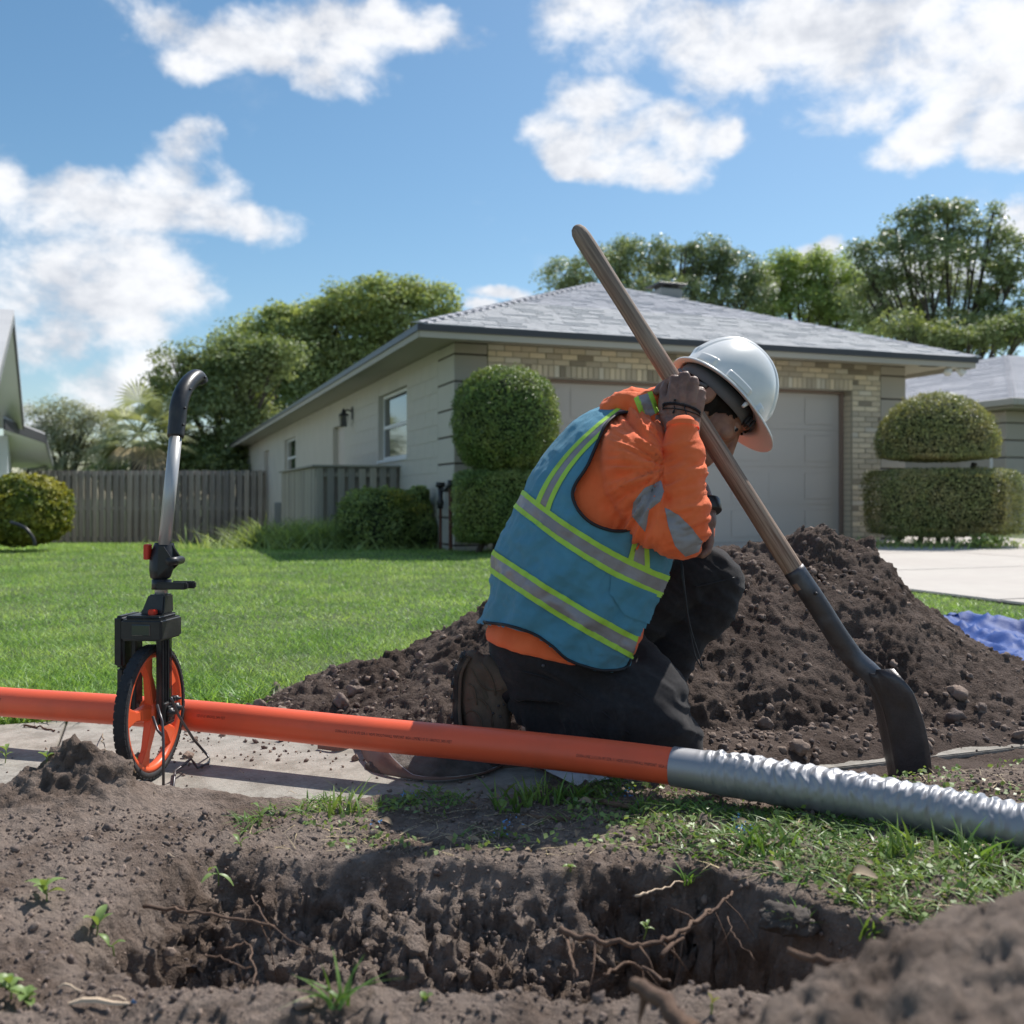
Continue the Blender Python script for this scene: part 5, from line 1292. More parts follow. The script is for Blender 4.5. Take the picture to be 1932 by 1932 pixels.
def capped(V, Fc, n, nseg):
    v = [tuple(p) for p in V.reshape(-1, 3)]; f = [tuple(a) for a in Fc]; f.append(tuple(range(nseg))[::-1]); f.append(tuple(range((n - 1) * nseg, n * nseg))); return v, f
def px_of(V):
    V = np.asarray(V); return np.stack([966 + V[:, 0] / V[:, 1] * 1890, 938 - (V[:, 2] - CAMZ) / V[:, 1] * 1890, V[:, 1]], 1)
def unpx(q): return F(q[0], q[1], q[2])
def inpoly(pt, poly):
    x, y = pt[0], pt[1]; r = False; j = len(poly) - 1
    for i in range(len(poly)):
        xi, yi = poly[i]; xj, yj = poly[j]
        if (yi > y) != (yj > y) and x < (xj - xi) * (y - yi) / (yj - yi) + xi: r = not r
        j = i
    return r
def patch(me, lines, inside, offset, warp=lambda x, y: (x, y), unwarp=lambda x, y: (x, y), ymax=99, bbox=None, thick=.0008):
    """a piece of cloth sewn on a garment: the part of its surface inside the given seams, lifted off it a little"""
    bm = bmesh.new(); bm.from_mesh(me); bm.normal_update()
    kill = []
    q = {}
    for v in bm.verts: p = v.co; q[v.index] = (966 + p.x / p.y * 1890, 938 - (p.z - CAMZ) / p.y * 1890)
    for f in bm.faces:
        c = f.calc_center_median(); px, py = 966 + c.x / c.y * 1890, 938 - (c.z - CAMZ) / c.y * 1890
        if c.y > ymax or (bbox and not (bbox[0] < px < bbox[2] and bbox[1] < py < bbox[3])): kill.append(f)
    bmesh.ops.delete(bm, geom=kill, context='FACES')
    for v in bm.verts:
        p = v.co; a, b = warp(966 + p.x / p.y * 1890, 938 - (p.z - CAMZ) / p.y * 1890); v.co = Vector((a, b, p.y * 400))
    for (x0, y0, x1, y1) in lines:
        n = Vector((-(y1 - y0), x1 - x0, 0)).normalized()
        bmesh.ops.bisect_plane(bm, geom=bm.verts[:] + bm.edges[:] + bm.faces[:], plane_co=Vector((x0, y0, 0)), plane_no=n, dist=.01)
    kill = [f for f in bm.faces if not inside(*f.calc_center_median()[:2])]
    bmesh.ops.delete(bm, geom=kill, context='FACES')
    for v in bm.verts:
        a, b = unwarp(v.co.x, v.co.y); v.co = F(a, b, v.co.z / 400)
    bm.normal_update()
    if bm.faces:
        for v, n in [(v, v.normal.copy()) for v in bm.verts]: v.co += n * offset
    r = bpy.data.meshes.new('patch'); bm.to_mesh(r); bm.free(); r.polygons.foreach_set('use_smooth', np.ones(len(r.polygons), bool)); return r
def sew(name, me, m, parent):
    bm = bmesh.new(); bm.from_mesh(me); left = set(bm.faces); isl = []
    while left:
        st = [left.pop()]; g = list(st)
        while st:
            f = st.pop()
            for e in f.edges:
                for h in e.link_faces:
                    if h in left: left.remove(h); st.append(h); g.append(h)
        isl.append([f.index for f in g])
    tot = sum(map(len, isl)); bm.free()
    for g in isl:
        if len(g) < max(12, .08 * tot): continue
        b2 = bmesh.new(); b2.from_mesh(me); b2.faces.ensure_lookup_table(); s_ = set(g)
        bmesh.ops.delete(b2, geom=[f for f in b2.faces if f.index not in s_], context='FACES')
        r = bpy.data.meshes.new(name); b2.to_mesh(r); b2.free(); r.polygons.foreach_set('use_smooth', np.ones(len(r.polygons), bool)); r.materials.append(M[m])
        o = bpy.data.objects.new(name, r); COL.objects.link(o); o.parent = parent
def poly_patch(me, poly, offset, ymax=99):
    ls = [(*poly[i], *poly[(i + 1) % len(poly)]) for i in range(len(poly))]
    xs = [p[0] for p in poly]; ys = [p[1] for p in poly]
    return patch(me, ls, lambda x, y: inpoly((x, y), poly), offset, ymax=ymax, bbox=(min(xs) - 8, min(ys) - 8, max(xs) + 8, max(ys) + 8))
def near_surface(me):
    bm = bmesh.new(); bm.from_mesh(me); t = BVHTree.FromBMesh(bm); bm.free()
    def hit(px, py, lift=0):
        d = Vector(((px - 966) / 1890, 1, -(py - 938) / 1890)).normalized(); r = t.ray_cast(Vector((0, 0, CAMZ)), d)
        if r[0] is None: return None
        return r[0] + r[1] * lift * (1 if r[1].dot(d) < 0 else -1)
    return hit

# ---- torso
TR = [((908, 1232), (1210, 1300), 2.375, .190), ((914, 1188), (1212, 1250), 2.375, .192), ((927, 1110), (1236, 1190), 2.375, .198), ((944, 1050), (1254, 1122), 2.378, .205), ((973, 978), (1272, 1050), 2.38, .213), ((1002, 908), (1275, 985), 2.385, .218), ((1043, 846), (1268, 920), 2.39, .208), ((1086, 800), (1262, 868), 2.395, .180), ((1132, 768), (1262, 826), 2.40, .125), ((1180, 752), (1258, 795), 2.40, .080)]
V, Fc, n = ring_loft(TR, 220, 22)
# cloth folds: long shallow drapes running down the back, finer creases near the waist and pocket
nrm_mesh = raw('tmp', V.reshape(-1, 3), Fc); N_ = getno(nrm_mesh); Vf = V.reshape(-1, 3)
ctr = np.repeat(V.mean(1), 220, axis=0); N_ = np.where(((Vf - ctr) * N_).sum(1, keepdims=True) < 0, -N_, N_)
a_ = Vf[:, 0] * .53 + Vf[:, 2] * .85; b_ = Vf[:, 0] * .85 - Vf[:, 2] * .53
dsp = .0105 * fbm(a_ * 1.0, b_ * 2.2, Vf[:, 1] * 1.6, f=4.5, o=3, s=101) + .0075 * fbm(a_, b_ * 1.4, Vf[:, 1], f=17, o=3, s=102, ridge=True) * (.5 + .9 * sst(-a_, -.62, -.40))
dsp += .006 * sst(-a_, -.50, -.38) * np.sin(b_ * 60 + 6 * fbm(a_, b_, Vf[:, 1], f=5, s=103))
dsp += .0100 * fbm(a_ * .6 + .5 * b_, b_ * 2.4 - a_ * .6, Vf[:, 1] * .6, f=7, o=3, g=.45, s=104, ridge=True) * (.25 + .75 * sst(fbm(a_, b_, 0, f=4, s=105), -.3, .4))
VV = Vf + N_ * dsp[:, None]
arm_poly = [(1167, 781), (1143, 803), (1128, 836), (1108, 881), (1086, 914), (1081, 938), (1094, 966), (1118, 988), (1150, 1000), (1178, 1001), (1202, 991), (1240, 960), (1256, 905), (1256, 868), (1244, 833), (1218, 797), (1190, 780)]
hem = [(850, 1172), (913, 1177), (962, 1184), (1004, 1197), (1039, 1220), (1073, 1248), (1122, 1265), (1157, 1268), (1185, 1262), (1194, 1249), (1300, 1249)]
front_edge = [(1192, 1262), (1193, 1235), (1206, 1200), (1226, 1169), (1247, 1125), (1261, 1092), (1272, 1049), (1290, 950)]
Q = px_of(VV); C_ = Q[Fc].mean(1)
keep = C_[:, 1] < np.interp(C_[:, 0], [p[0] for p in hem], [p[1] for p in hem])
keep &= ~((C_[:, 0] > np.interp(C_[:, 1], [p[1] for p in front_edge[::-1]], [p[0] for p in front_edge[::-1]])) & (C_[:, 1] > 1049))
arm_in = np.array([inpoly(c, arm_poly) for c in C_]) & (C_[:, 2] < 2.37)
far_in = (np.hypot((C_[:, 0] - 1180) / 70, (C_[:, 1] - 905) / 90) < 1) & (C_[:, 2] > 2.42)
vest_me = raw('vest', VV, Fc[keep & ~arm_in & ~far_in], M['vest'], True)
full_me = raw('vest_full', VV, Fc[keep], None, True)
bmx = bmesh.new(); bmx.from_mesh(vest_me); bmesh.ops.recalc_face_normals(bmx, faces=bmx.faces)
bmesh.ops.delete(bmx, geom=[v for v in bmx.verts if not v.link_faces], context='VERTS'); bmx.to_mesh(vest_me); bmx.free()
# orient outwards
if (getno(vest_me) * (getco(vest_me) - np.array([.28, 2.38, .6]))).sum() < 0: vest_me.flip_normals()
vest = part('vest', vest_me, person)
hit = near_surface(full_me)
# sewn bands
def band(top, curve, lo, hi, name, m, off, bbox, x=False, ymax=99):
    if not x:
        w = lambda a, b: (a, b - curve(a)); u = lambda a, b: (a, b + curve(a))
        me = patch(vest_me, [(0, lo, 1, lo), (0, hi, 1, hi)] , lambda a, b: lo < b < hi, off, w, u, bbox=bbox, ymax=ymax)
    else:
        w = lambda a, b: (a - curve(b), b); u = lambda a, b: (a + curve(b), b)
        me = patch(vest_me, [(lo, 0, lo, 1), (hi, 0, hi, 1), (0, x, 1, x)], lambda a, b: lo < a < hi and b < x, off, w, u, bbox=bbox, ymax=ymax)
    sew(name, me, m, vest)
def part2(name, me, parent): o = bpy.data.objects.new(name, me); COL.objects.link(o); o.parent = parent; return o
_part = part
def part(name, me, root, mat=None, smooth=False, label=None, kind=None, parent=None):
    if root is None and parent is not None:
        if isinstance(me, tuple): me = raw(name, me[0], me[1], mat, smooth)
        o = part2(name, me, parent)
        if label: o['label'] = label
        return o
    return _part(name, me, root, mat, smooth, label, kind, parent)
cu = lambda a: 930 + .80 * (a - 995) - .00080 * (a - 995) ** 2
cl = lambda a: 1046 + .69 * (a - 945) - .00035 * (a - 945) ** 2
cs = lambda b: 1013 + .40 * (942 - b) + .0028 * max(942 - b, -20) ** 2
band(0, cs, 10, 23, 'reflective_stripe', 'reflect', .0012, (980, 740, 1230, 990), x=968)
band(0, cs, 0, 10, 'lime_stripe', 'lime', .0018, (980, 740, 1230, 990), x=968)
band(0, cs, 23, 33, 'lime_stripe', 'lime', .0018, (980, 740, 1230, 990), x=968)
for c_ in (cu, cl):
    bb = (800, 850, 1320, 1290)
    band(0, c_, 12, 36, 'reflective_stripe', 'reflect', .0020, bb)
    band(0, c_, 0, 12, 'lime_stripe', 'lime', .0026, bb)
    band(0, c_, 36, 48, 'lime_stripe', 'lime', .0026, bb)
for poly, m, of in (([(1201, 1010), (1219, 1010), (1221, 1076), (1190, 1058)], 'reflect', .0012), ([(1196, 1012), (1204, 1010), (1194, 1060), (1184, 1055)], 'lime', .002), ([(1215, 1004), (1223, 1004), (1226, 1078), (1216, 1074)], 'lime', .002)):
    sew('front_stripe', poly_patch(vest_me, poly, of, 2.36), m, vest)
# pocket and its flap
for poly, of, nm in (([(1092, 1170), (1150, 1075), (1252, 1112), (1232, 1190), (1190, 1236), (1118, 1236)], .0010, 'pocket'), ([(1152, 1085), (1238, 1122), (1224, 1178), (1178, 1160), (1150, 1120)], .0036, 'pocket_flap')):
    me = poly_patch(vest_me, poly, of, 2.36); me.materials.append(M['vest']); part(nm, me, None, parent=vest)
def piping(pts, r, name, closed=False, lift=.002):
    P = catmull([(a, b, 0) for a, b in (pts + [pts[0]] if closed else pts)], 8); q = []
    for p in P:
        h = hit(p[0], p[1], lift)
        if h is not None: q.append(h)
    if len(q) > 3:
        q = [q[0]] + [(q[i - 1] + q[i] * 2 + q[i + 1]) / 4 for i in range(1, len(q) - 1)] + [q[-1]]
        part(name, raw(name, *tube(q, r, 8), M['black'], True), None, parent=vest)
piping([(p[0], p[1]) for p in arm_poly], .0038, 'armhole_piping', True)
piping([(914, 1174), (962, 1181), (1004, 1194), (1039, 1217), (1073, 1245), (1122, 1262), (1157, 1265), (1180, 1259), (1189, 1244)], .0034, 'hem_piping')

# ---- shirt: torso, both arms in one cloth
V2, F2, n2 = ring_loft([((b[0] + (f[0] - b[0]) * .025, b[1] + 0), (f[0] - (f[0] - b[0]) * .045, f[1]), d, w * .94) for b, f, d, w in TR[3:]], 90, 8)
V0, F0_, n0 = ring_loft([((916, 1202), (1180, 1250), 2.375, .186), ((919, 1186), (1185, 1236), 2.375, .184), ((940, 1150), (1195, 1210), 2.375, .176), ((962, 1080), (1215, 1140), 2.376, .175)], 90, 8)
def limb(K, rows=8, nseg=28, flat=1.0):
    """K: (px, py, depth, radius in px, [radius in depth, m])"""
    P = catmull([F(k[0], k[1], k[2])[:] for k in K], rows); r = [x[0] for x in catmull([(k[3] * k[2] / 1890,) for k in K], rows)]
    P = [Vector(p) for p in P]; a = (P[0] - P[1]).normalized(); b = (P[-1] - P[-2]).normalized()
    hd_ = [(P[0] + a * r[0] * math.sin(t), r[0] * math.cos(t)) for t in (1.5, 1.2, .9, .6, .3)]; tl = [(P[-1] + b * r[-1] * math.sin(t), r[-1] * math.cos(t)) for t in (.3, .6, .9, 1.2, 1.5)]
    v, f = tube([p for p, _ in hd_] + P + [p for p, _ in tl], [x for _, x in hd_] + list(r) + [x for _, x in tl], nseg); return v, f
shoulder = limb([(1190, 835, 2.30, 60), (1192, 862, 2.235, 64), (1198, 900, 2.20, 66), (1214, 940, 2.18, 58), (1240, 982, 2.165, 52), (1268, 1004, 2.155, 46), (1284, 1008, 2.155, 42)])
forearm = limb([(1292, 1012, 2.155, 34), (1294, 1000, 2.155, 42), (1290, 972, 2.15, 46), (1288, 930, 2.155, 44), (1288, 885, 2.165, 39), (1288, 850, 2.17, 34), (1288, 812, 2.18, 30.5)])
lshould = limb([(1215, 850, 2.50, 58), (1245, 900, 2.56, 52), (1280, 960, 2.57, 46), (1308, 1005, 2.54, 38), (1322, 1018, 2.50, 26)])
lfore = limb([(1318, 1016, 2.50, 30), (1320, 1000, 2.44, 28), (1322, 975, 2.37, 24)])
elbow = limb([(1262, 1018, 2.155, 30), (1300, 1022, 2.155, 24)])
shirt = remesh([capped(V2, F2, n2, 90), capped(V0, F0_, n0, 90), shoulder, forearm, elbow, lshould, lfore], .0048, 7)
co = getco(shirt); no = getno(shirt); q = px_of(co)
sl = sst(q[:, 0], 1120, 1180) * (q[:, 2] < 2.33)
fore = sst(q[:, 0], 1235, 1262) * (q[:, 2] < 2.33)
up = sl * (1 - fore)
zz = q[:, 1] + .30 * (q[:, 0] - 1288)
d1 = (fbm(zz / 17., (q[:, 0]) / 60., co[:, 1] * 9, f=1.0, o=3, g=.5, s=111, ridge=True) * .0120) * sst(q[:, 1], 812, 850)
# creases fanning from the armpit down the sleeve
ax_, ay_ = q[:, 0] - 1255, q[:, 1] - 880; ang = np.arctan2(ay_, ax_ * -1)
d2 = fbm(ang * 5.5, np.hypot(ax_, ay_) / 110, 0, f=1.0, o=3, g=.5, s=112, ridge=True) * .0200
d3 = .0035 * fbm(co[:, 0], co[:, 1], co[:, 2], f=16, o=3, s=113)
co = co + no * (fore * d1 + up * d2 + d3)[:, None]
# deep fold where forearm and upper arm meet
setco(shirt, co); shirt.materials.append(M['hivis'])
sh = part('shirt', shirt, person)
for poly, of in (([(1216, 921), (1247, 907), (1252, 927), (1246, 946), (1224, 962), (1220, 989), (1217, 1003), (1193, 974), (1195, 948)], .0014), ([(1254, 958), (1280, 971), (1304, 995), (1325, 1022), (1318, 1041), (1293, 1050), (1274, 1030), (1261, 993)], .0014)):
    sew('reflective_patch', poly_patch(shirt, poly, of, 2.33), 'reflect', sh)
cuff = tube([F(1288, 809, 2.18), F(1288, 800, 2.183)], [.0362, .0352], 30, False)
part('cuff', raw('cuff', *cuff, M['hivis'], True), None, parent=sh)

# ---- hood lying folded about the neck
def hood():
    K = [(1150, 772, 2.32, 17), (1178, 760, 2.30, 20), (1210, 768, 2.29, 19), (1236, 800, 2.295, 15), (1250, 838, 2.33, 11)]
    K2 = [(1195, 790, 2.27, 10), (1206, 762, 2.28, 15), (1226, 752, 2.30, 17), (1250, 742, 2.34, 13), (1262, 730, 2.38, 9)]
    K3 = [(1225, 748, 2.36, 14), (1238, 775, 2.33, 18), (1248, 810, 2.34, 14), (1256, 838, 2.37, 9)]
    K4 = [(1150, 775, 2.42, 22), (1190, 758, 2.42, 26), (1226, 760, 2.42, 24)]
    me = remesh([limb(k, 6, 18) for k in (K, K2, K3, K4)], .0035, 4)
    c = getco(me); n_ = getno(me); qq = px_of(c)
    c = c + n_ * (.0050 * fbm(c[:, 0] * 1.0, c[:, 1], c[:, 2] * 1.6, f=26, o=4, g=.55, s=121, ridge=True))[:, None]; setco(me, c); me.materials.append(M['hivis'])
    h = part('hood', me, person)
    for poly, m in (([(1204, 748), (1222, 742), (1236, 780), (1220, 790)], 'reflect'), ([(1196, 752), (1205, 747), (1221, 789), (1212, 796)], 'lime'), ([(1221, 741), (1230, 738), (1244, 776), (1236, 781)], 'lime'), ([(1236, 784), (1247, 780), (1251, 812), (1240, 818)], 'reflect'), ([(1238, 826), (1258, 822), (1258, 832), (1236, 836)], 'lime')):
        sew('hood_stripe', poly_patch(me, poly, .0012, 2.36), m, h)
hood()

# ---- head
FA = Vector((.72, 0, -.69)).normalized(); UA0 = Vector((.69, 0, .72)).normalized()
FA = (FA + Vector((0, -.02, 0))).normalized()
roll = R(13); SA = (Vector((0, -1, 0)) * math.cos(roll) + UA0 * math.sin(roll)).normalized(); UA = FA.cross(SA).normalized()
if UA.dot(UA0) < 0: UA = -UA
HO = F(1352, 750, 2.42); HM = np.array([FA[:], SA[:], UA[:]]).T
def hl(f, s, u): return HO + FA * f + SA * s + UA * u
def hmesh(v, f): return [Vector((HM @ np.array(p)).tolist()) + HO for p in v], f
def E(c, r, sub=3): return hmesh(*ell(c, r, None, sub))
def Cn(a, b, r0, r1): return cone(hl(*a), hl(*b), r0, r1)
hp = [E((-.012, 0, .015), (.096, .076, .090)), E((.040, 0, -.050), (.056, .058, .072)), E((.058, 0, .0), (.038, .054, .045)), E((.082, 0, -.142), (.014, .017, .014))]
for s in (-1, 1):
    hp += [Cn((-.004, s * .048, -.085), (.076, s * .010, -.140), .020, .014), Cn((-.010, s * .050, -.04), (-.004, s * .048, -.085), .022, .020), E((.092, s * .024, -.012), (.015, .026, .011)), E((.066, s * .041, -.066), (.021, .017, .022)), E((.101, s * .012, -.086), (.010, .008, .008))]
hp += [Cn((.094, 0, -.030), (.112, 0, -.082), .0085, .0115), E((.090, 0, -.111), (.011, .024, .0075)), E((.087, 0, -.122), (.011, .021, .0070)), Cn((.075, 0, -.10), (.078, 0, -.135), .028, .022)]
hp += [cone(hl(-.03, 0, -.05), F(1262, 815, 2.40), .052, .056, 24), cone(F(1275, 800, 2.40), F(1225, 830, 2.40), .055, .07, 24)]
head = remesh(hp, .0033, 3); head.materials.append(M['skin'])
hd = part('head', head, person)
# ear
ear = remesh([E((-.022, .073, -.045), (.014, .008, .025)), E((-.024, .078, -.040), (.015, .004, .020)), E((-.020, .075, -.064), (.007, .005, .008))], .0022, 2); ear.materials.append(M['skin']); part('ear', ear, None, parent=hd)
# hair: clipped short, following the skull
bm = bmesh.new(); bm.from_mesh(head); bm.normal_update(); kill = []
for f in bm.faces:
    c = f.calc_center_median() - HO; a, s, u = c.dot(FA), c.dot(SA), c.dot(UA)
    lim = np.interp(a, [-.2, -.09, -.04, -.02, .010, .022, .040, .062, .075, .2], [-.085, -.082, -.078, -.076, -.074, -.052, -.040, -.030, .01, .02])
    if u < lim + .003 * math.sin(a * 400): kill.append(f)
bmesh.ops.delete(bm, geom=kill, context='FACES')
for v, n_ in [(v, v.normal.copy()) for v in bm.verts]: v.co += n_ * .0022
hm = bpy.data.meshes.new('hair'); bm.to_mesh(hm); bm.free(); hm.materials.append(M['hair']); hm.polygons.foreach_set('use_smooth', np.ones(len(hm.polygons), bool)); part('hair', hm, None, parent=hd)
EYEM = mat('eye', (.42, .36, .34), .25)
for s in (1, -1):
    part('eye', raw('eye', *E((.0750, s * .032, -.041), (.0125, .0125, .0115), 3), EYEM, True), None, parent=hd)
    part('iris', raw('iris', *E((.0825, s * .0385, -.0425), (.0050, .0060, .0055), 2), M['black'], True), None, parent=hd)
    part('eyelid', raw('eyelid', *E((.0752, s * .0325, -.0345), (.0148, .0150, .0110), 3), M['skin'], True), None, parent=hd)
    br = catmull([hl(.106, s * .010, -.019), hl(.1065, s * .022, -.014), hl(.099, s * .037, -.014), hl(.083, s * .050, -.022)], 6)
    part('eyebrow', raw('eyebrow', *tube(br, list(np.linspace(.0032, .0018, len(br))), 8), M['hair'], True), None, parent=hd)
lp = catmull([hl(.088, .018, -.117), hl(.0985, .010, -.1155), hl(.1005, 0, -.1145), hl(.0985, -.010, -.1155), hl(.088, -.018, -.117)], 5)
lipm = mat('lips', (.33, .105, .085), .45); 
part('lips', raw('lips', *tube(lp, [.002] + [.0048] * (len(lp) - 2) + [.002], 8), lipm, True), None, parent=hd)

# ---- right hand closed round the handle
hx = HT - HB; hdir = hx.normalized()
tt = (742 - 1098) / (437 - 1098); hc = HB.lerp(HT, tt)   # handle axis at the hand
Yh = hc.y
def hand_mesh():
    P = []
    wr = [F(1276, 800, Yh - .062), F(1284, 800, Yh - .066), F(1293, 800, Yh - .066), F(1301, 801, Yh - .062)]
    kn = [F(1275, 716, Yh - .050), F(1292, 711, Yh - .056), F(1309, 720, Yh - .056), F(1322, 738, Yh - .050)]
    mid = [F(1270, 757, Yh - .058), F(1285, 752, Yh - .064), F(1301, 757, Yh - .064), F(1314, 768, Yh - .058)]
    for i in range(4):
        pts = catmull([wr[i], mid[i], kn[i]], 6); P.append(tube(pts, list(np.interp(np.linspace(0, 1, len(pts)), [0, .5, 1], [.0175, .0175, .0125])), 12))
        r = [.0120, .0125, .0118, .0105][i]
        P.append(cone(kn[i], kn[i] + Vector((0, .004, 0)), r, r))
        L1 = [.040, .044, .041, .034][i]
        p1 = kn[i] + Vector((-.004, L1, .004)); P.append(cone(kn[i], p1, r * .95, r * .85))
        p2 = p1 + Vector((-.024, .012, -.016)); P.append(cone(p1, p2, r * .85, r * .78))
        p3 = p2 + Vector((-.010, -.014, -.012)); P.append(cone(p2, p3, r * .78, r * .68))
    P.append(cone(F(1262, 792, Yh - .05), F(1256, 756, Yh - .035), .0185, .0165))         # ball of the thumb
    P.append(cone(F(1256, 756, Yh - .035), F(1254, 736, Yh - .022), .0155, .0120)); P.append(cone(F(1254, 736, Yh - .022), F(1262, 715, Yh + .0), .0115, .0098)); P.append(cone(F(1262, 715, Yh + 0.0), F(1272, 706, Yh + .02), .0098, .0080))
    P.append(cone(F(1287, 840, 2.19), F(1287, 800, Yh - .062), .0265, .0275))
    P.append(cone(F(1278, 830, 2.19), F(1270, 796, Yh - .058), .0240, .0225)); P.append(cone(F(1297, 830, 2.19), F(1303, 796, Yh - .058), .0240, .0215))
    P.append(ell(F(1290, 765, Yh - .050), (.034, .022, .036), None, 3))
    me = remesh(P, .0020, 3); c = getco(me); n_ = getno(me)
    q = px_of(c)
    # tendons and veins on the back of the hand
    tend = .0012 * fbm(q[:, 0] / 15, q[:, 1] / 70, 0, f=1, o=1, s=131) * (q[:, 1] < 790)
    vein = .0018 * np.clip(fbm(q[:, 0], q[:, 1], 0, f=.035, o=2, s=132, ridge=True) - .35, 0, 1) * 2.0
    c = c + n_ * (tend + vein * (q[:, 2] < Yh - .03))[:, None]; setco(me, c); me.materials.append(M['handskin']); return me
hm_ = hand_mesh(); hand = part('hand', hm_, person, label='right hand closed round the shovel handle')
hh = near_surface(hm_)
nl = [F(1275, 716, Yh), ]
def bracelet():
    mb = MB()
    for dz, w, r in ((0, 0, .0022), (5, 3, .0012), (8, -2, .0012)):
        pts = []
        for k in range(41):
            a = 2 * math.pi * k / 40; cx = 1286 + 35 * math.cos(a); cy = 772 + dz + 9 * math.cos(a) * .8 - (w * math.sin(a))
            yy = Yh - .056 - .034 * math.sin(a); h = None
            if math.sin(a) > 0:
                h = hh(cx * .985 + 1286 * .015, cy - 9 * math.sin(a) + 0, .0022)
            pts.append(h if h is not None else F(cx, cy, yy))
        mb.tube(pts, r, 7)
    for k in range(16):
        a = math.pi * (k + .5) / 16; h = hh(1286 + 33 * math.cos(a), 772 + 7 * math.cos(a) - 9 * math.sin(a), .003)
        if h: mb.add(*ell(h, (.0030, .0030, .0030), None, 1))
    for x0, x1 in ((1290, 1296), (1272, 1271)):
        h0, h1 = hh(x0, 766, .003), hh(x1, 800 if x0 == 1290 else 778, .003)
        if h0 and h1: mb.tube([h0, (h0 + h1) / 2 + Vector((.002, -.003, 0)), h1], .0012, 6).add(*ell(h1, (.003, .003, .003), None, 1))
    for x, y in ((1274, 755), (1272, 776), (1275, 760)):
        h = hh(x, y, .003)
        if h: mb.add(*ell(h, (.0028, .0028, .0028), None, 1))
    o = obj('bracelet', raw('bracelet', *mb.out(), M['black'], True)); tag(o, 'thin black braided cord bracelet on the raised wrist', 'bracelet')
bracelet()
# ---- left hand under the right elbow, with a black band on its wrist
def lefthand():
    w = F(1332, 955, 2.31); P = [cone(F(1318, 925, 2.36), w, .026, .023)]; 
    base = F(1332, 985, 2.27); P.append(cone(w, base, .023, .024)); P.append(cone(w + Vector((.0, .02, 0)), base + Vector((0, .035, 0)), .02, .02))
    for i in range(4):
        k0 = base + Vector((.004 - .002 * i, -.012 + .019 * i, -.012)); k1 = k0 + Vector((.002, -.008, -.030)); k2 = k1 + Vector((-.008, -.010, -.022)); k3 = k2 + Vector((-.012, -.004, -.010)); r = .0095 - .0006 * i
        P += [cone(k0, k1, r * 1.1, r), cone(k1, k2, r, r * .92), cone(k2, k3, r * .92, r * .75)]
    P += [cone(base + Vector((-.004, -.016, .015)), base + Vector((-.012, -.030, -.010)), .011, .009), cone(base + Vector((-.012, -.030, -.010)), base + Vector((-.022, -.034, -.026)), .009, .0075)]
    me = remesh(P, .0022, 3); me.materials.append(M['handskin']); part('hand', me, person, label='left hand tucked under the right elbow')
    a, b = F(1334, 948, 2.30), F(1338, 966, 2.29)
    o = obj('wristband', raw('wristband', *tube([a - (b - a) * .2, a, b, b + (b - a) * .1], [.0285, .0305, .0300, .0275], 26), M['plastic'], True)); tag(o, 'black wristband on the lowered wrist beside the elbow', 'wristband')
lefthand()

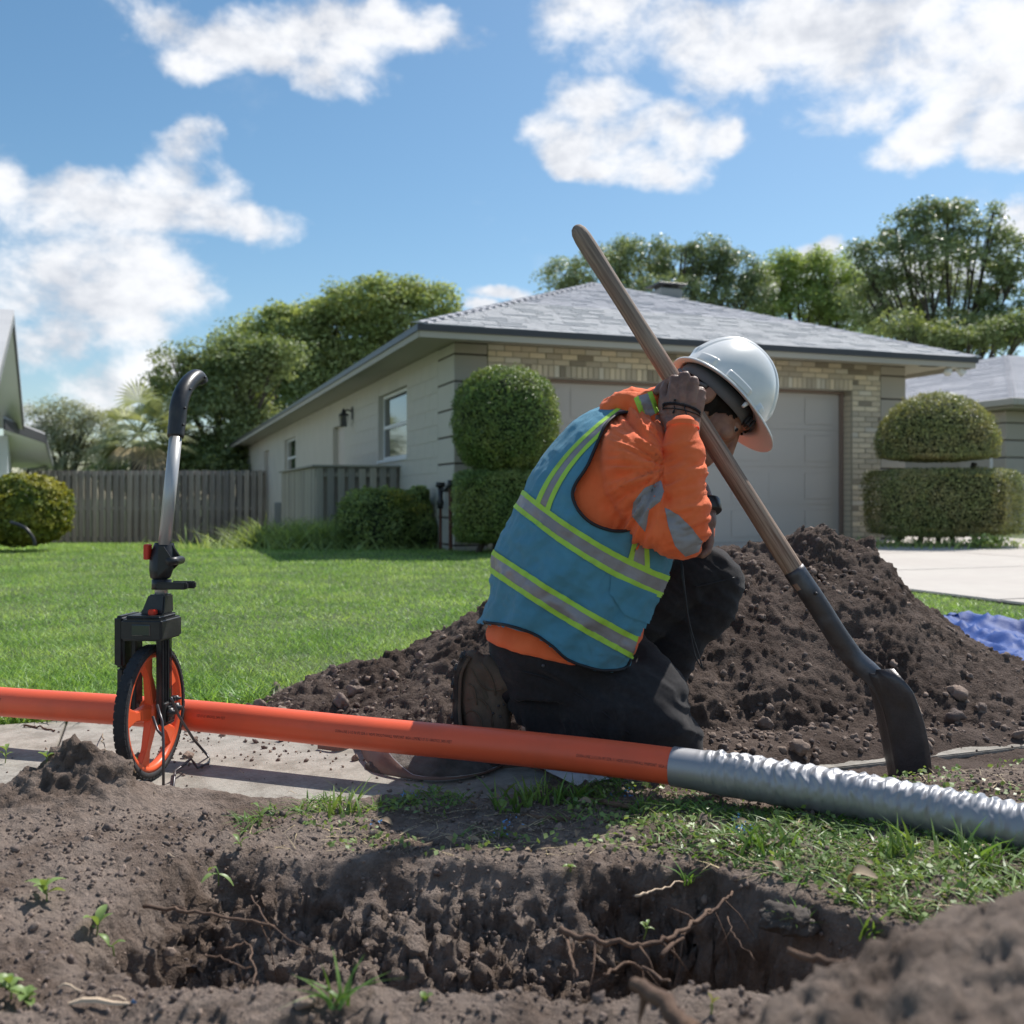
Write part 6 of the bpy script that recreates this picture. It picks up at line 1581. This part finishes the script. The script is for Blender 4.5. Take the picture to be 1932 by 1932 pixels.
# ---- trousers
def trousers():
    d0 = 2.36
    seatV, seatF, ns = ring_loft([((925, 1195), (1205, 1180), 2.375, .165), ((930, 1225), (1200, 1230), 2.37, .172), ((938, 1262), (1175, 1278), 2.37, .165), ((960, 1300), (1130, 1310), 2.36, .14)], 60, 6)
    rth = limb([(1035, 1240, 2.345, 64), (1090, 1282, 2.315, 78), (1160, 1318, 2.285, 84), (1215, 1345, 2.26, 84), (1248, 1382, 2.255, 74), (1268, 1400, 2.255, 60), (1278, 1410, 2.255, 46)], 6, 30)
    rth2 = limb([(1160, 1215, 2.37, 52), (1195, 1270, 2.33, 58), (1238, 1330, 2.265, 66), (1278, 1392, 2.26, 44)], 6, 26)
    rsh = limb([(1262, 1402, 2.26, 56), (1200, 1398, 2.27, 58), (1120, 1378, 2.29, 60), (1060, 1352, 2.31, 54), (1020, 1336, 2.32, 46), (998, 1322, 2.325, 40)], 6, 26)
    rsh2 = limb([(1100, 1350, 2.30, 62), (1035, 1318, 2.32, 48), (995, 1292, 2.33, 38)], 6, 26)
    lth = limb([(1110, 1185, 2.46, 72), (1190, 1150, 2.47, 74), (1260, 1115, 2.48, 68), (1320, 1092, 2.48, 62), (1341, 1090, 2.48, 59)], 6, 30)
    lsh = limb([(1342, 1092, 2.48, 60), (1325, 1135, 2.48, 58), (1280, 1195, 2.49, 56), (1235, 1265, 2.50, 52), (1200, 1340, 2.50, 44), (1185, 1400, 2.50, 40)], 6, 26)
    me = remesh([capped(seatV, seatF, ns, 60), rth, rth2, rsh, rsh2, lth, lsh], .0055, 7)
    c = getco(me); n_ = getno(me); q = px_of(c)
    f = .009 * fbm(c[:, 0], c[:, 1], c[:, 2], f=9, o=3, s=141)
    kn = np.exp(-np.hypot((q[:, 0] - 1330) / 60, (q[:, 1] - 1120) / 60) ** 2)
    f += .006 * kn * fbm((c[:, 0] + c[:, 2]) * 1.0, (c[:, 0] - c[:, 2]) * .3, 0, f=40, o=2, s=142, ridge=True)
    low = sst(q[:, 1], 1290, 1350) * (q[:, 0] < 1180)
    f += .014 * low * fbm(c[:, 0] * 1.5 + c[:, 2] * .4, c[:, 2] * .3, 0, f=16, o=3, s=143, ridge=True)
    f += .0110 * fbm(c[:, 0] * .5 + c[:, 2], (c[:, 2] - c[:, 0]) * .35, c[:, 1] * .2, f=20, o=2, s=144, ridge=True)
    c = c + n_ * f[:, None]; c[:, 2] = np.maximum(c[:, 2], .012); setco(me, c); me.materials.append(M['trouser']); t = part('trousers', me, person)
    h = near_surface(me)
    pts = [h(x, y, .0012) for x, y in [(945, 1262), (990, 1268), (1040, 1282), (1090, 1310), (1140, 1345), (1190, 1385)]]
    pts = [p for p in pts if p]
    if len(pts) > 2: part('seam', raw('seam', *tube(catmull(pts, 6), .0016, 6), M['black'], True), None, parent=t)
    p = h(1025, 1256, .001)
    if p: part('rivet', raw('rivet', *ell(p, (.004, .004, .004), None, 2), M['steel'], True), None, parent=t)
    pc = [h(x, y, .0015) for x, y in [(1310, 1108), (1335, 1102), (1362, 1096), (1385, 1090)]]; pc = [p for p in pc if p]
    if len(pc) > 2: part('pocket_seam', raw('pocket_seam', *tube(catmull(pc, 6), .0018, 6), M['black'], True), None, parent=t)
trousers()

# ---- boots
def boot_right():
    D = 2.335
    up_ = [limb([(892, 1248, D, 22), (905, 1262, D, 30), (925, 1268, D, 31), (950, 1285, D - .005, 33)], 5, 20), limb([(896, 1260, D, 28), (898, 1300, D, 34), (905, 1345, D, 36), (915, 1385, D, 34), (940, 1408, D, 27), (985, 1418, D, 18)], 6, 24), limb([(935, 1290, D, 30), (930, 1330, D, 34), (935, 1375, D, 30)], 5, 20)]
    me = remesh(up_, .0040, 5); c = getco(me); c[:, 2] = np.maximum(c[:, 2], .016); c[:, 1] = D + (c[:, 1] - D) * 1.12; setco(me, c); me.materials.append(M['boot'])
    b = part('boot', me, person, label='right boot standing on its bent toes')
    def slab(K, w, th, name, m, lugs=False):
        P = [Vector(p) for p in catmull([F(x, y, D)[:] for x, y in K], 6)]; V = []; n = len(P)
        for i, p in enumerate(P):
            t = (P[min(i + 1, n - 1)] - P[max(i - 1, 0)]).normalized(); o = Vector((t.z, 0, -t.x)); o = o if o.x < 0 or o.z < -.5 else -o
            f = i / (n - 1); ww = w * np.interp(f, [0, .1, .35, .6, .85, 1], [.72, .9, .84, 1.05, .9, .55])
            for s, k in ((-1, 0), (-1, 1), (1, 1), (1, 0)): V.append(p + Vector((0, s * ww, 0)) + o * th * k)
        Fc = [(i * 4 + q_, i * 4 + (q_ + 1) % 4, (i + 1) * 4 + (q_ + 1) % 4, (i + 1) * 4 + q_) for i in range(n - 1) for q_ in range(4)] + [(0, 1, 2, 3), (4 * n - 1, 4 * n - 2, 4 * n - 3, 4 * n - 4)]
        return part(name, bevel_me(name, MB().add(V, Fc), m, .002, 1), None, parent=b)
    SK = [(884, 1236), (869, 1266), (866, 1305), (866, 1345), (874, 1388), (900, 1420), (945, 1430), (992, 1430)]
    slab([(x + 6, y) for x, y in SK], .050, .014, 'midsole', M['boot']); slab(SK, .052, .012, 'outsole', M['sole'])
    for k in range(9):
        f = k / 8 * .8 + .03; P = catmull([F(x, y, D)[:] for x, y in SK], 6); i = int(f * (len(P) - 1)); p = Vector(P[i]); q_ = Vector(P[min(i + 2, len(P) - 1)]); t = (q_ - p).normalized(); o = Vector((t.z, 0, -t.x)); o = o if o.x < 0 or o.z < -.5 else -o
        V = []
        for a in (0, .008):
            for s in (-1, 1):
                for e in (0, 1): V.append(p + t * a + Vector((0, s * .048, 0)) + o * (.011 + .006 * e))
        part('lug', raw('lug', V, [(0, 1, 3, 2), (4, 6, 7, 5), (0, 4, 5, 1), (2, 3, 7, 6), (0, 2, 6, 4), (1, 5, 7, 3)], M['sole']), None, parent=b)
    h = near_surface(me)
    for K in ([(905, 1248), (918, 1262), (930, 1285), (935, 1312)], [(890, 1262), (905, 1290), (925, 1302), (950, 1300)], [(882, 1320), (905, 1318), (925, 1340), (930, 1370)], [(876, 1350), (890, 1340), (905, 1352), (912, 1380)], [(884, 1290), (895, 1300), (900, 1330)]):
        pts = [h(x, y, .0008) for x, y in K]; pts = [p for p in pts if p]
        if len(pts) > 2: part('stitched_seam', raw('stitched_seam', *tube(catmull(pts, 5), .0022, 6), M['lace'], True), None, parent=b)
    for x, y in ((940, 1332), (950, 1330), (930, 1346), (944, 1352)):
        p = h(x, y, .001)
        if p: part('eyelet', raw('eyelet', *ell(p, (.0035, .0035, .0035), None, 2), M['steel'], True), None, parent=b)
    p0, p1, p2, p3 = h(908, 1300, .0015), h(915, 1297, .0015), h(922, 1318, .0015), h(915, 1321, .0015)
    if p0 and p1 and p2 and p3: part('boot_tag', raw('boot_tag', [p0, p1, p2, p3], [(0, 1, 2, 3)], M['lace']), None, parent=b)
    part('sock', raw('sock', *limb([(925, 1275, D, 30), (962, 1296, D - .003, 36)], 5, 20), M['black'], True), None, parent=b)
    D2 = 2.50
    me = remesh([limb([(1180, 1372, D2, 34), (1180, 1400, D2, 34)], 5, 18), limb([(1165, 1402, D2, 22), (1200, 1402, D2, 26), (1245, 1402, D2, 22), (1290, 1404, D2 - .01, 16)], 5, 18)], .0045, 5); me.materials.append(M['boot'])
    c = getco(me); c[:, 2] = np.maximum(c[:, 2], .03); setco(me, c)
    b2 = part('boot', me, person, label='left boot flat on the ground behind the knee')
    x0, x1 = F(1143, 0, D2).x, F(1312, 0, D2).x
    part('outsole', bevel_me('outsole', MB().box(x0, x1, D2 - .045, D2 + .045, .006, .034), M['sole'], .012, 2), None, parent=b2)
boot_right()
# cord hanging from the waist
mb = MB(); hk = catmull([F(1284, 1050, 2.22), F(1288, 1090, 2.20), F(1296, 1150, 2.20), F(1304, 1200, 2.20), F(1312, 1238, 2.20), F(1325, 1262, 2.20)], 6)
mb.tube(hk, .0016, 6); mb.tube(catmull([F(1287, 1060, 2.205), F(1293, 1120, 2.196), F(1302, 1180, 2.196), F(1318, 1235, 2.197), F(1326, 1262, 2.20)], 6), .0016, 6)
o = obj('pull_cord', raw('pull_cord', *mb.out(), M['black'], True)); tag(o, 'doubled thin black cord hanging in front of the raised knee', 'cord')

# ---------------------------------------------------------------- hard hat
def helmet():
    t = thing('hard_hat', HO, 'scuffed white hard hat with ribbed crown worn by the kneeling worker', 'hard hat')
    nt, npH = 260, 80; th = np.linspace(0, 2 * math.pi, nt, endpoint=False); ph = np.linspace(0, math.pi / 2, npH)
    T, Pp = np.meshgrid(th, ph); c, s = np.cos(T), np.sin(T)
    rx = np.where(c > 0, .128, .119); ry = .106
    e = .88
    r = np.cos(Pp) ** e; z = np.sin(Pp) ** 1.0 * .153
    r = r * (1 - .03 * np.sin(2 * Pp))
    X, Y, Z = rx * c * r, ry * s * r, z + .006
    nx, ny, nz = X / rx ** 2, Y / ry ** 2, Z / .155 ** 2; nl_ = np.sqrt(nx * nx + ny * ny + nz * nz) + 1e-9; nx, ny, nz = nx / nl_, ny / nl_, nz / nl_
    up = sst(Z, .030, .055)
    d = .0045 * up * (1 - sst(np.abs(Y), .030, .036)) + .0035 * up * (np.exp(-((np.abs(Y) - .020) / .0045) ** 2) + np.exp(-(Y / .0055) ** 2))
    def pad(f0, f1, z0, z1, h, sk=0):
        zz = Z - sk * (X - (f0 + f1) / 2)
        return h * sst(X, f0 - .003, f0 + .003) * (1 - sst(X, f1 - .003, f1 + .003)) * (1 - sst(zz, z1 - .004, z1 + .002)) * (np.abs(Y) > .03)
    d = np.maximum(d, np.maximum(pad(-.098, -.062, 0, .032, .010), np.maximum(pad(-.028, .040, 0, .027, .009), pad(.078, .096, 0, .026, .008))))
    X, Y, Z = X + nx * d, Y + ny * d, Z + nz * d
    rows = [np.stack([X[k], Y[k], Z[k]], -1) for k in range(npH)]
    cs_, sn = np.cos(th), np.sin(th); fr = sst(cs_, .25, .95); bx = np.where(cs_ > 0, .128, .119)
    def rim(o, z_): return np.stack([(bx + o * 1.0 + fr * o * 2.6) * cs_, (.106 + o) * sn, z_ - fr * max(o, 0) * .25 * np.ones(nt)], -1)
    ext = [rim(.0145, -.004), rim(.0150, -.0015), rim(.0140, .0010), rim(.006, .0025), rim(.002, .005)]
    inn = [rim(.0135, -.0045), rim(.003, -.002), rim(-.003, .0)]
    inner = []
    for k in range(0, npH, 8): inner.append(np.stack([X[k] * .965, Y[k] * .965, Z[k] - .005], -1))
    def strip(rows):
        V = np.concatenate(rows); n = len(rows); i = np.arange(n * nt).reshape(n, nt); j = np.roll(i, -1, 1)
        return V @ HM.T + np.array(HO[:]), np.stack([i[:-1], j[:-1], j[1:], i[1:]], -1).reshape(-1, 4)
    V, Fc = strip(ext + rows); part('shell', raw('shell', V, Fc, M['helmet'], True), t)
    V, Fc = strip(ext[:1] + inn + inner); part('underside', raw('underside', V, Fc[:, ::-1].copy(), M['helmetin'], True), t)
    # suspension band under the rim
    hb = []
    for z_, o in ((-.025, 0), (-.024, .003), (.012, .004), (.012, .001)): hb.append(np.stack([-.006 + (.100 + o) * cs_, (.0815 + o) * sn, z_ + .010 * np.exp(-((cs_ + .95) / .4) ** 2) * 0 + .006 * np.cos(th * 2)], -1))
    V, Fc = strip(hb); part('headband', raw('headband', V, Fc, M['band'], True), t)
    for s_ in (1,):
        part('strap_lug', raw('strap_lug', *hmesh(*tube([(.052, .100, -.006), (.050, .104, -.020)], [.006, .0035], 10)), M['helmet'], True), t)
    k = [hl(-.112, .035, -.030), hl(-.09, .062, -.045), hl(-.04, .082, -.035), hl(.02, .083, -.020)]
    part('nape_strap', raw('nape_strap', *tube(catmull(k[:3], 6), .005, 8), M['band'], True), t)
    for x in (.085, .092, .1):
        part('strap_clip', bevel_me('strap_clip', MB().box(x - .003, x + .003, .03, .055, -.022, .0).xf(Matrix(((FA.x, SA.x, UA.x, HO.x), (FA.y, SA.y, UA.y, HO.y), (FA.z, SA.z, UA.z, HO.z), (0, 0, 0, 1)))), M['plastic'], .001, 1), t)
helmet()
# ================================================================ SMALL THINGS ON THE GROUND
_bs = BVHTree.FromPolygons([tuple(v) for v in getco(bpy.data.objects['soil'].data)], [tuple(p.vertices) for p in bpy.data.objects['soil'].data.polygons])
def G(px, py, lift=.002):
    d = Vector(((px - 966) / 1890, 1, -(py - 938) / 1890)).normalized(); r = _bs.ray_cast(Vector((0, 0, CAMZ)), d)
    t0 = CAMZ / max(-d.z, 1e-4) if d.z < 0 else 1e9
    if r[0] is None or r[3] > t0: return Vector((0, 0, CAMZ)) + d * t0 + Vector((0, 0, lift))
    return r[0] + r[1] * lift
def root_(pts, r0, r1, label, m='root', lift=.006, branches=2, name='root', cat='root', group=None, free=False):
    P = [G(x, y, lift) if not free else None for x, y in pts] if not free else [F(*p) for p in pts]
    c = catmull(P, 6); c = [Vector(p) + Vector(rng.normal(0, .0016, 3).tolist()) for p in c]
    n = len(c); rr = [r0 + (r1 - r0) * i / (n - 1) + random.uniform(-.1, .1) * r0 for i in range(n)]
    t = thing(name, c[0], label, cat, group); part('main_root' if name == 'root' else 'stem', raw('main', *tube(c, rr, 7), M[m], True), t)
    for _ in range(branches):
        i = random.randint(1, n - 2); d = Vector(rng.normal(0, .022, 3).tolist()) + Vector((0, -.008, -.02))
        part('rootlet', raw('rootlet', *tube([c[i], c[i] + d * .6 + Vector((.004, 0, .002)), c[i] + d * 1.5], [r1 * .7, r1 * .5, .0003], 5), M[m], True), t)
root_([(270, 1719), (340, 1726), (430, 1738), (522, 1752)], .0030, .0018, 'long reddish root running level across the left wall of the trench')
root_([(421, 1800), (466, 1788), (476, 1830), (484, 1868)], .0017, .0010, 'hooked wiry root hanging at the left end of the trench')
root_([(470, 1700), (520, 1760), (560, 1790), (590, 1800)], .0013, .0008, 'thin root curving down the middle left of the trench wall')
root_([(385, 1812), (430, 1818), (470, 1838)], .0015, .0009, 'short root lying low at the left end of the trench')
root_([(1059, 1783), (1110, 1800), (1181, 1811), (1243, 1806), (1296, 1776), (1340, 1740)], .0042, .0026, 'thick bowed root spanning the dark right part of the trench', lift=.02, branches=6)
root_([(1069, 1783), (1078, 1830), (1090, 1868)], .0026, .0014, 'pale root dangling straight down beneath the bowed root', lift=.015)
root_([(1248, 1815), (1290, 1780), (1329, 1746), (1360, 1720), (1384, 1700)], .0034, .0018, 'forked root rising to the grassy lip at the right of the trench', lift=.012, branches=4)
root_([(1372, 1742), (1390, 1780), (1425, 1822)], .0011, .0006, 'fine pale root below the grassy lip', lift=.008, branches=1)
root_([(1200, 1700), (1240, 1690), (1290, 1672)], .0022, .0012, 'pale splinter of root poking from the upper right trench wall', m='chipw', lift=.008, branches=0)
root_([(1140, 1860), (1180, 1840), (1220, 1850), (1260, 1880)], .0024, .0014, 'tangled root at the bottom right of the trench', lift=.015, branches=3)
root_([(1195, 1852, .92), (1240, 1880, .88), (1300, 1945, .84)], .0065, .0085, 'blurred thick broken root sticking up closest to the camera', m='root', branches=3, free=True)
root_([(1489, 1797, .98), (1560, 1812, .95), (1640, 1822, .92)], .0035, .0028, 'blurred reddish twig jutting left from the near mound', m='root', branches=1, free=True)
root_([(1073, 1512), (1130, 1516), (1201, 1526)], .0085, .0050, 'smooth brown stick half buried in the grass under the pipe', lift=.003, branches=0, name='stick', cat='stick')
root_([(985, 1541), (1060, 1546), (1164, 1552)], .0055, .0038, 'long brown surface root in front of the half buried stick', lift=.001, branches=1)
root_([(45, 1372), (75, 1375), (106, 1381)], .0030, .0022, 'short dark stick lying on the walk at the far left', lift=.003, branches=0, name='stick', cat='stick')
root_([(188, 1362), (192, 1385), (198, 1418)], .0018, .0010, 'thin weed stalk lying along the joint of the walk', lift=.002, branches=0, name='stick', cat='stick', m='deadleaf')
root_([(245, 1440), (262, 1470), (290, 1500)], .0014, .0010, 'thin straw stalk leaning on the soil below the wheel', lift=.004, branches=0, name='stalk', cat='stalk', m='deadleaf')
# leaf shape
def leaf(c, ax, up, L, Wd, curl, nm, m, root, droop=0.0):
    ax = ax.normalized(); sd = ax.cross(up).normalized(); up = sd.cross(ax).normalized(); V = []; n = 7
    for i in range(n):
        f = i / (n - 1); w = Wd * math.sin(math.pi * min(f * .92 + .04, 1)) ** .8; p = c + ax * L * f + up * (curl * math.sin(math.pi * f) * L) - Vector((0, 0, 1)) * droop * f * f * L
        V += [p - sd * w * .5 + up * w * .22, p, p + sd * w * .5 + up * w * .22]
    Fc = [(i * 3 + j, i * 3 + j + 1, (i + 1) * 3 + j + 1, (i + 1) * 3 + j) for i in range(n - 1) for j in range(2)]
    return part(nm, raw(nm, V, Fc, M[m], True), root)
dl = [(895, 1520), (945, 1512), (1010, 1500), (860, 1596), (880, 1590), (975, 1572), (1085, 1583), (1120, 1520), (1385, 1560), (1550, 1560), (1600, 1672), (1480, 1655), (1520, 1610), (1650, 1640), (1720, 1600), (1330, 1610), (740, 1560), (1000, 1612), (1440, 1600), (1590, 1540)]
for i, (x, y) in enumerate(dl):
    p = G(x, y, .004)
    if i == 10: lb, L = 'largest curled tan leaf, in the shade right of the trench', .055
    else: lb, L = 'small curled dry brown leaf lying on the torn grass', random.uniform(.018, .036)
    t = thing('dead_leaf', p, lb, 'leaf', 'dead leaves on the torn grass')
    a = random.uniform(0, 6.28); leaf(p, Vector((math.cos(a), math.sin(a) * .6, random.uniform(-.1, .5))), Vector((0, -.5, 1)), L, L * .42, random.uniform(-.1, .3), 'blade', 'deadleaf', t)
# seedlings
def seedling(px, py, n, L, label, m='seed', h=.02, wr=.36, elev=(.1, .9), m2=None, lift=0, name='seedling'):
    b = G(px, py, lift); t = thing(name, b, label, 'plant'); top = b + Vector((random.uniform(-.006, .006), -.004, h))
    part('stem', raw('stem', *tube([b - Vector((0, 0, .01)), (b + top) / 2 + Vector((.002, 0, 0)), top], .0012, 6), M['seed'], True), t)
    for k in range(n):
        a = 2 * math.pi * k / n + random.uniform(-.4, .4); e = random.uniform(*elev); l = L * random.uniform(.7, 1.15)
        leaf(top if k % 2 else (b + top) / 2, Vector((math.cos(a) * math.cos(e), math.sin(a) * math.cos(e), math.sin(e))), Vector((0, 0, 1)), l, l * wr, .08, 'leaf', m2 if (m2 and k == 0) else m, t, .2)
seedling(88, 1700, 6, .034, 'five leaved seedling with one yellow leaf on the left soil slope', m2='leafY')
seedling(180, 1760, 4, .036, 'seedling with broad spread leaves lower on the left soil slope', h=.012)
seedling(215, 1790, 2, .026, 'tiny two leaved seedling right of the spread leaved one', h=.006)
seedling(412, 1660, 3, .030, 'drooping seedling at the left lip of the trench', elev=(-.9, .2))
seedling(490, 1556, 3, .026, 'upright seedling on a thin stalk above the trench corner', h=.035)
seedling(455, 1600, 3, .024, 'small dull seedling beside the upright stalk', h=.012)
seedling(262, 1452, 3, .030, 'pointed green weed at the foot of the measuring wheel', h=.012, elev=(.5, 1.3))
seedling(88, 1438, 3, .026, 'round leaved weed on top of the left soil crest', h=.014, wr=.6)
seedling(8, 1440, 4, .034, 'green weed cut off by the left edge of the picture', h=.03)
seedling(955, 1538, 3, .022, 'pale blue-green round leaf standing in the torn grass', h=.014, wr=.75)
seedling(20, 1885, 9, .022, 'blurred clump of small round leaves in the bottom left corner', h=.02, wr=.6)
seedling(50, 1900, 9, .020, 'second blurred leafy clump right beside the corner one', h=.015, wr=.6)
seedling(808, 1890, 3, .012, 'single blurred round leaf at the trench bottom centre', h=.004, wr=.8, elev=(.6, 1.3))
seedling(1075, 1640, 4, .013, 'tiny clover on the lip of the trench', h=.006, wr=.8)
seedling(1215, 1760, 5, .013, 'little light green sprout growing from the shaded trench wall', h=.012)
seedling(1338, 1912, 2, .020, 'yellow-green leaf tip at the bottom edge', h=.012, m='leafY', elev=(.8, 1.4))
def tuft(px, py, n, L, w, label, lift=0):
    b = G(px, py, lift); t = thing('grass_tuft', b, label, 'grass tuft'); P = np.array([b[:]]) + rng.normal(0, .007, (n, 3)) * np.array([1, 1, 0])
    V, Fc = blades(P, L * rng.uniform(.6, 1.2, n), np.full(n, w), (.3, 1.4), 4, up=.8); part('blades', raw('blades', V, Fc, M['grassdk']), t, kind='stuff')
tuft(640, 1895, 14, .055, .0050, 'bright blurred grass tuft low in the trench, left of centre')
tuft(1300, 1668, 8, .050, .0055, 'broad bladed grass sprig at the lip above the dark hollow')
tuft(1505, 1750, 16, .060, .0060, 'spreading grass tuft hanging over the right lip')
tuft(1640, 1770, 12, .060, .0055, 'light grass tuft beside the blurred mound')
# pale splinters
for x, y, L, lb in ((185, 1900, .075, 'largest pale splinter of wood at the bottom left'), (225, 1890, .030, 'stubby pale wood chip right of the largest splinter'), (135, 1872, .035, 'thin pale splinter above the largest one'), (455, 1462, .020, 'small white wood chip on the soil above the trench corner'), (320, 1620, .016, 'flat pale chip in the left trench wall'), (550, 1500, .022, 'pale chip at the edge of the walk')):
    p = G(x, y, .005); t = thing('wood_chip', p, lb, 'wood chip'); a = random.uniform(-.5, .3); d = Vector((math.cos(a), math.sin(a), .1))
    V = []; n = 5
    for i in range(n):
        f = i / (n - 1); q = p + d * L * (f - .5) + Vector((0, 0, .004 * math.sin(f * 5))); w = L * .055 * (1 - .9 * abs(f - .4))
        V += [q + Vector((0, -w, 0)), q + Vector((0, w, 0)), q + Vector((0, w * .4, w * 1.1)), q + Vector((0, -w * .6, w * .9))]
    Fc = [(i * 4 + k, i * 4 + (k + 1) % 4, (i + 1) * 4 + (k + 1) % 4, (i + 1) * 4 + k) for i in range(n - 1) for k in range(4)] + [(3, 2, 1, 0), (4 * n - 4, 4 * n - 3, 4 * n - 2, 4 * n - 1)]
    part('splinter', raw('splinter', V, Fc, M['chipw']), t)
# specks of blue marking paint on grass and soil
P_ = []
for cx, cy, n, s in ((1395, 1552, 40, 9), (1410, 1572, 30, 8), (770, 1505, 20, 14), (960, 1560, 20, 12), (1180, 1500, 24, 16), (250, 1895, 6, 4), (700, 1560, 8, 12)):
    for _ in range(n): P_.append(G(cx + random.gauss(0, s), cy + random.gauss(0, s * .5), random.uniform(.001, .014))[:])
P_ = np.array(P_); o = obj('paint_flecks', leaves(P_, np.tile([0, -.4, 1.], (len(P_), 1)), .006, M['bluepaint'], 'paint_flecks', .7, .8)); tag(o, 'flecks of blue marking paint on the torn grass', 'paint flecks', kind='stuff')
# clump of fibrous earth at the right lip
p = G(1488, 1752, .01); v, f = ell(p, (.034, .024, .018), None, 4); v = np.array(v); v = v + (v - np.array(p[:])) * (1.1 * fbm(v[:, 0], v[:, 1], v[:, 2], f=55, o=4, g=.7, s=150))[:, None]
o = obj('earth_clump', raw('earth_clump', v, f, M['dust'], True)); tag(o, 'light fibrous clump of earth wedged in the right lip of the trench', 'earth clump')
# broad-leaved ground cover among the torn grass
X = rng.uniform(-.4, 1.2, 9000); Y = rng.uniform(1.25, 2.15, 9000); k = (fbm(X, Y, f=6, o=3, s=160) + .35 * sst(X, -.1, .5) > .12) & (Y > trench_far(X) + .03) & (Y < near_edge(X) - .03 + .15 * (X < .1)) & (rng.random(9000) < .5)
X, Y = X[k], Y[k]; z = np.array([max(soil_at(a, b), -.05) for a, b in zip(X, Y)]) + rng.uniform(.002, .018, len(X))
o = obj('ground_cover', leaves(np.stack([X, Y, z], 1), np.tile([0, -.35, 1.], (len(X), 1)), .011, M['seed'], 'ground_cover', .75, .7)); tag(o, 'small round leaved weeds creeping through the torn grass', 'weeds', kind='stuff')

# fine root hairs standing out of the cut wall: far too many to count
mb = MB()
for k in range(420):
    px = random.uniform(330, 1500); py = random.uniform(1640, 1890)
    p = G(px, py, .002)
    if p.z > -.02: continue
    L = random.uniform(.012, .05); d = Vector((random.uniform(-.7, .7), random.uniform(-.7, 0), random.uniform(-1, .25))).normalized()
    q1 = p + d * L * .5 + Vector((random.uniform(-.006, .006), -.004, 0)); q2 = p + d * L + Vector((random.uniform(-.008, .008), -.002, -.006))
    r = random.uniform(.0004, .0010); mb.tube([p, q1, q2], [r, r * .8, r * .3], 4, False)
o = obj('root_hairs', raw('root_hairs', *mb.out(), M['root'])); tag(o, 'fine root hairs sticking out of the cut wall of the trench', 'roots', kind='stuff')
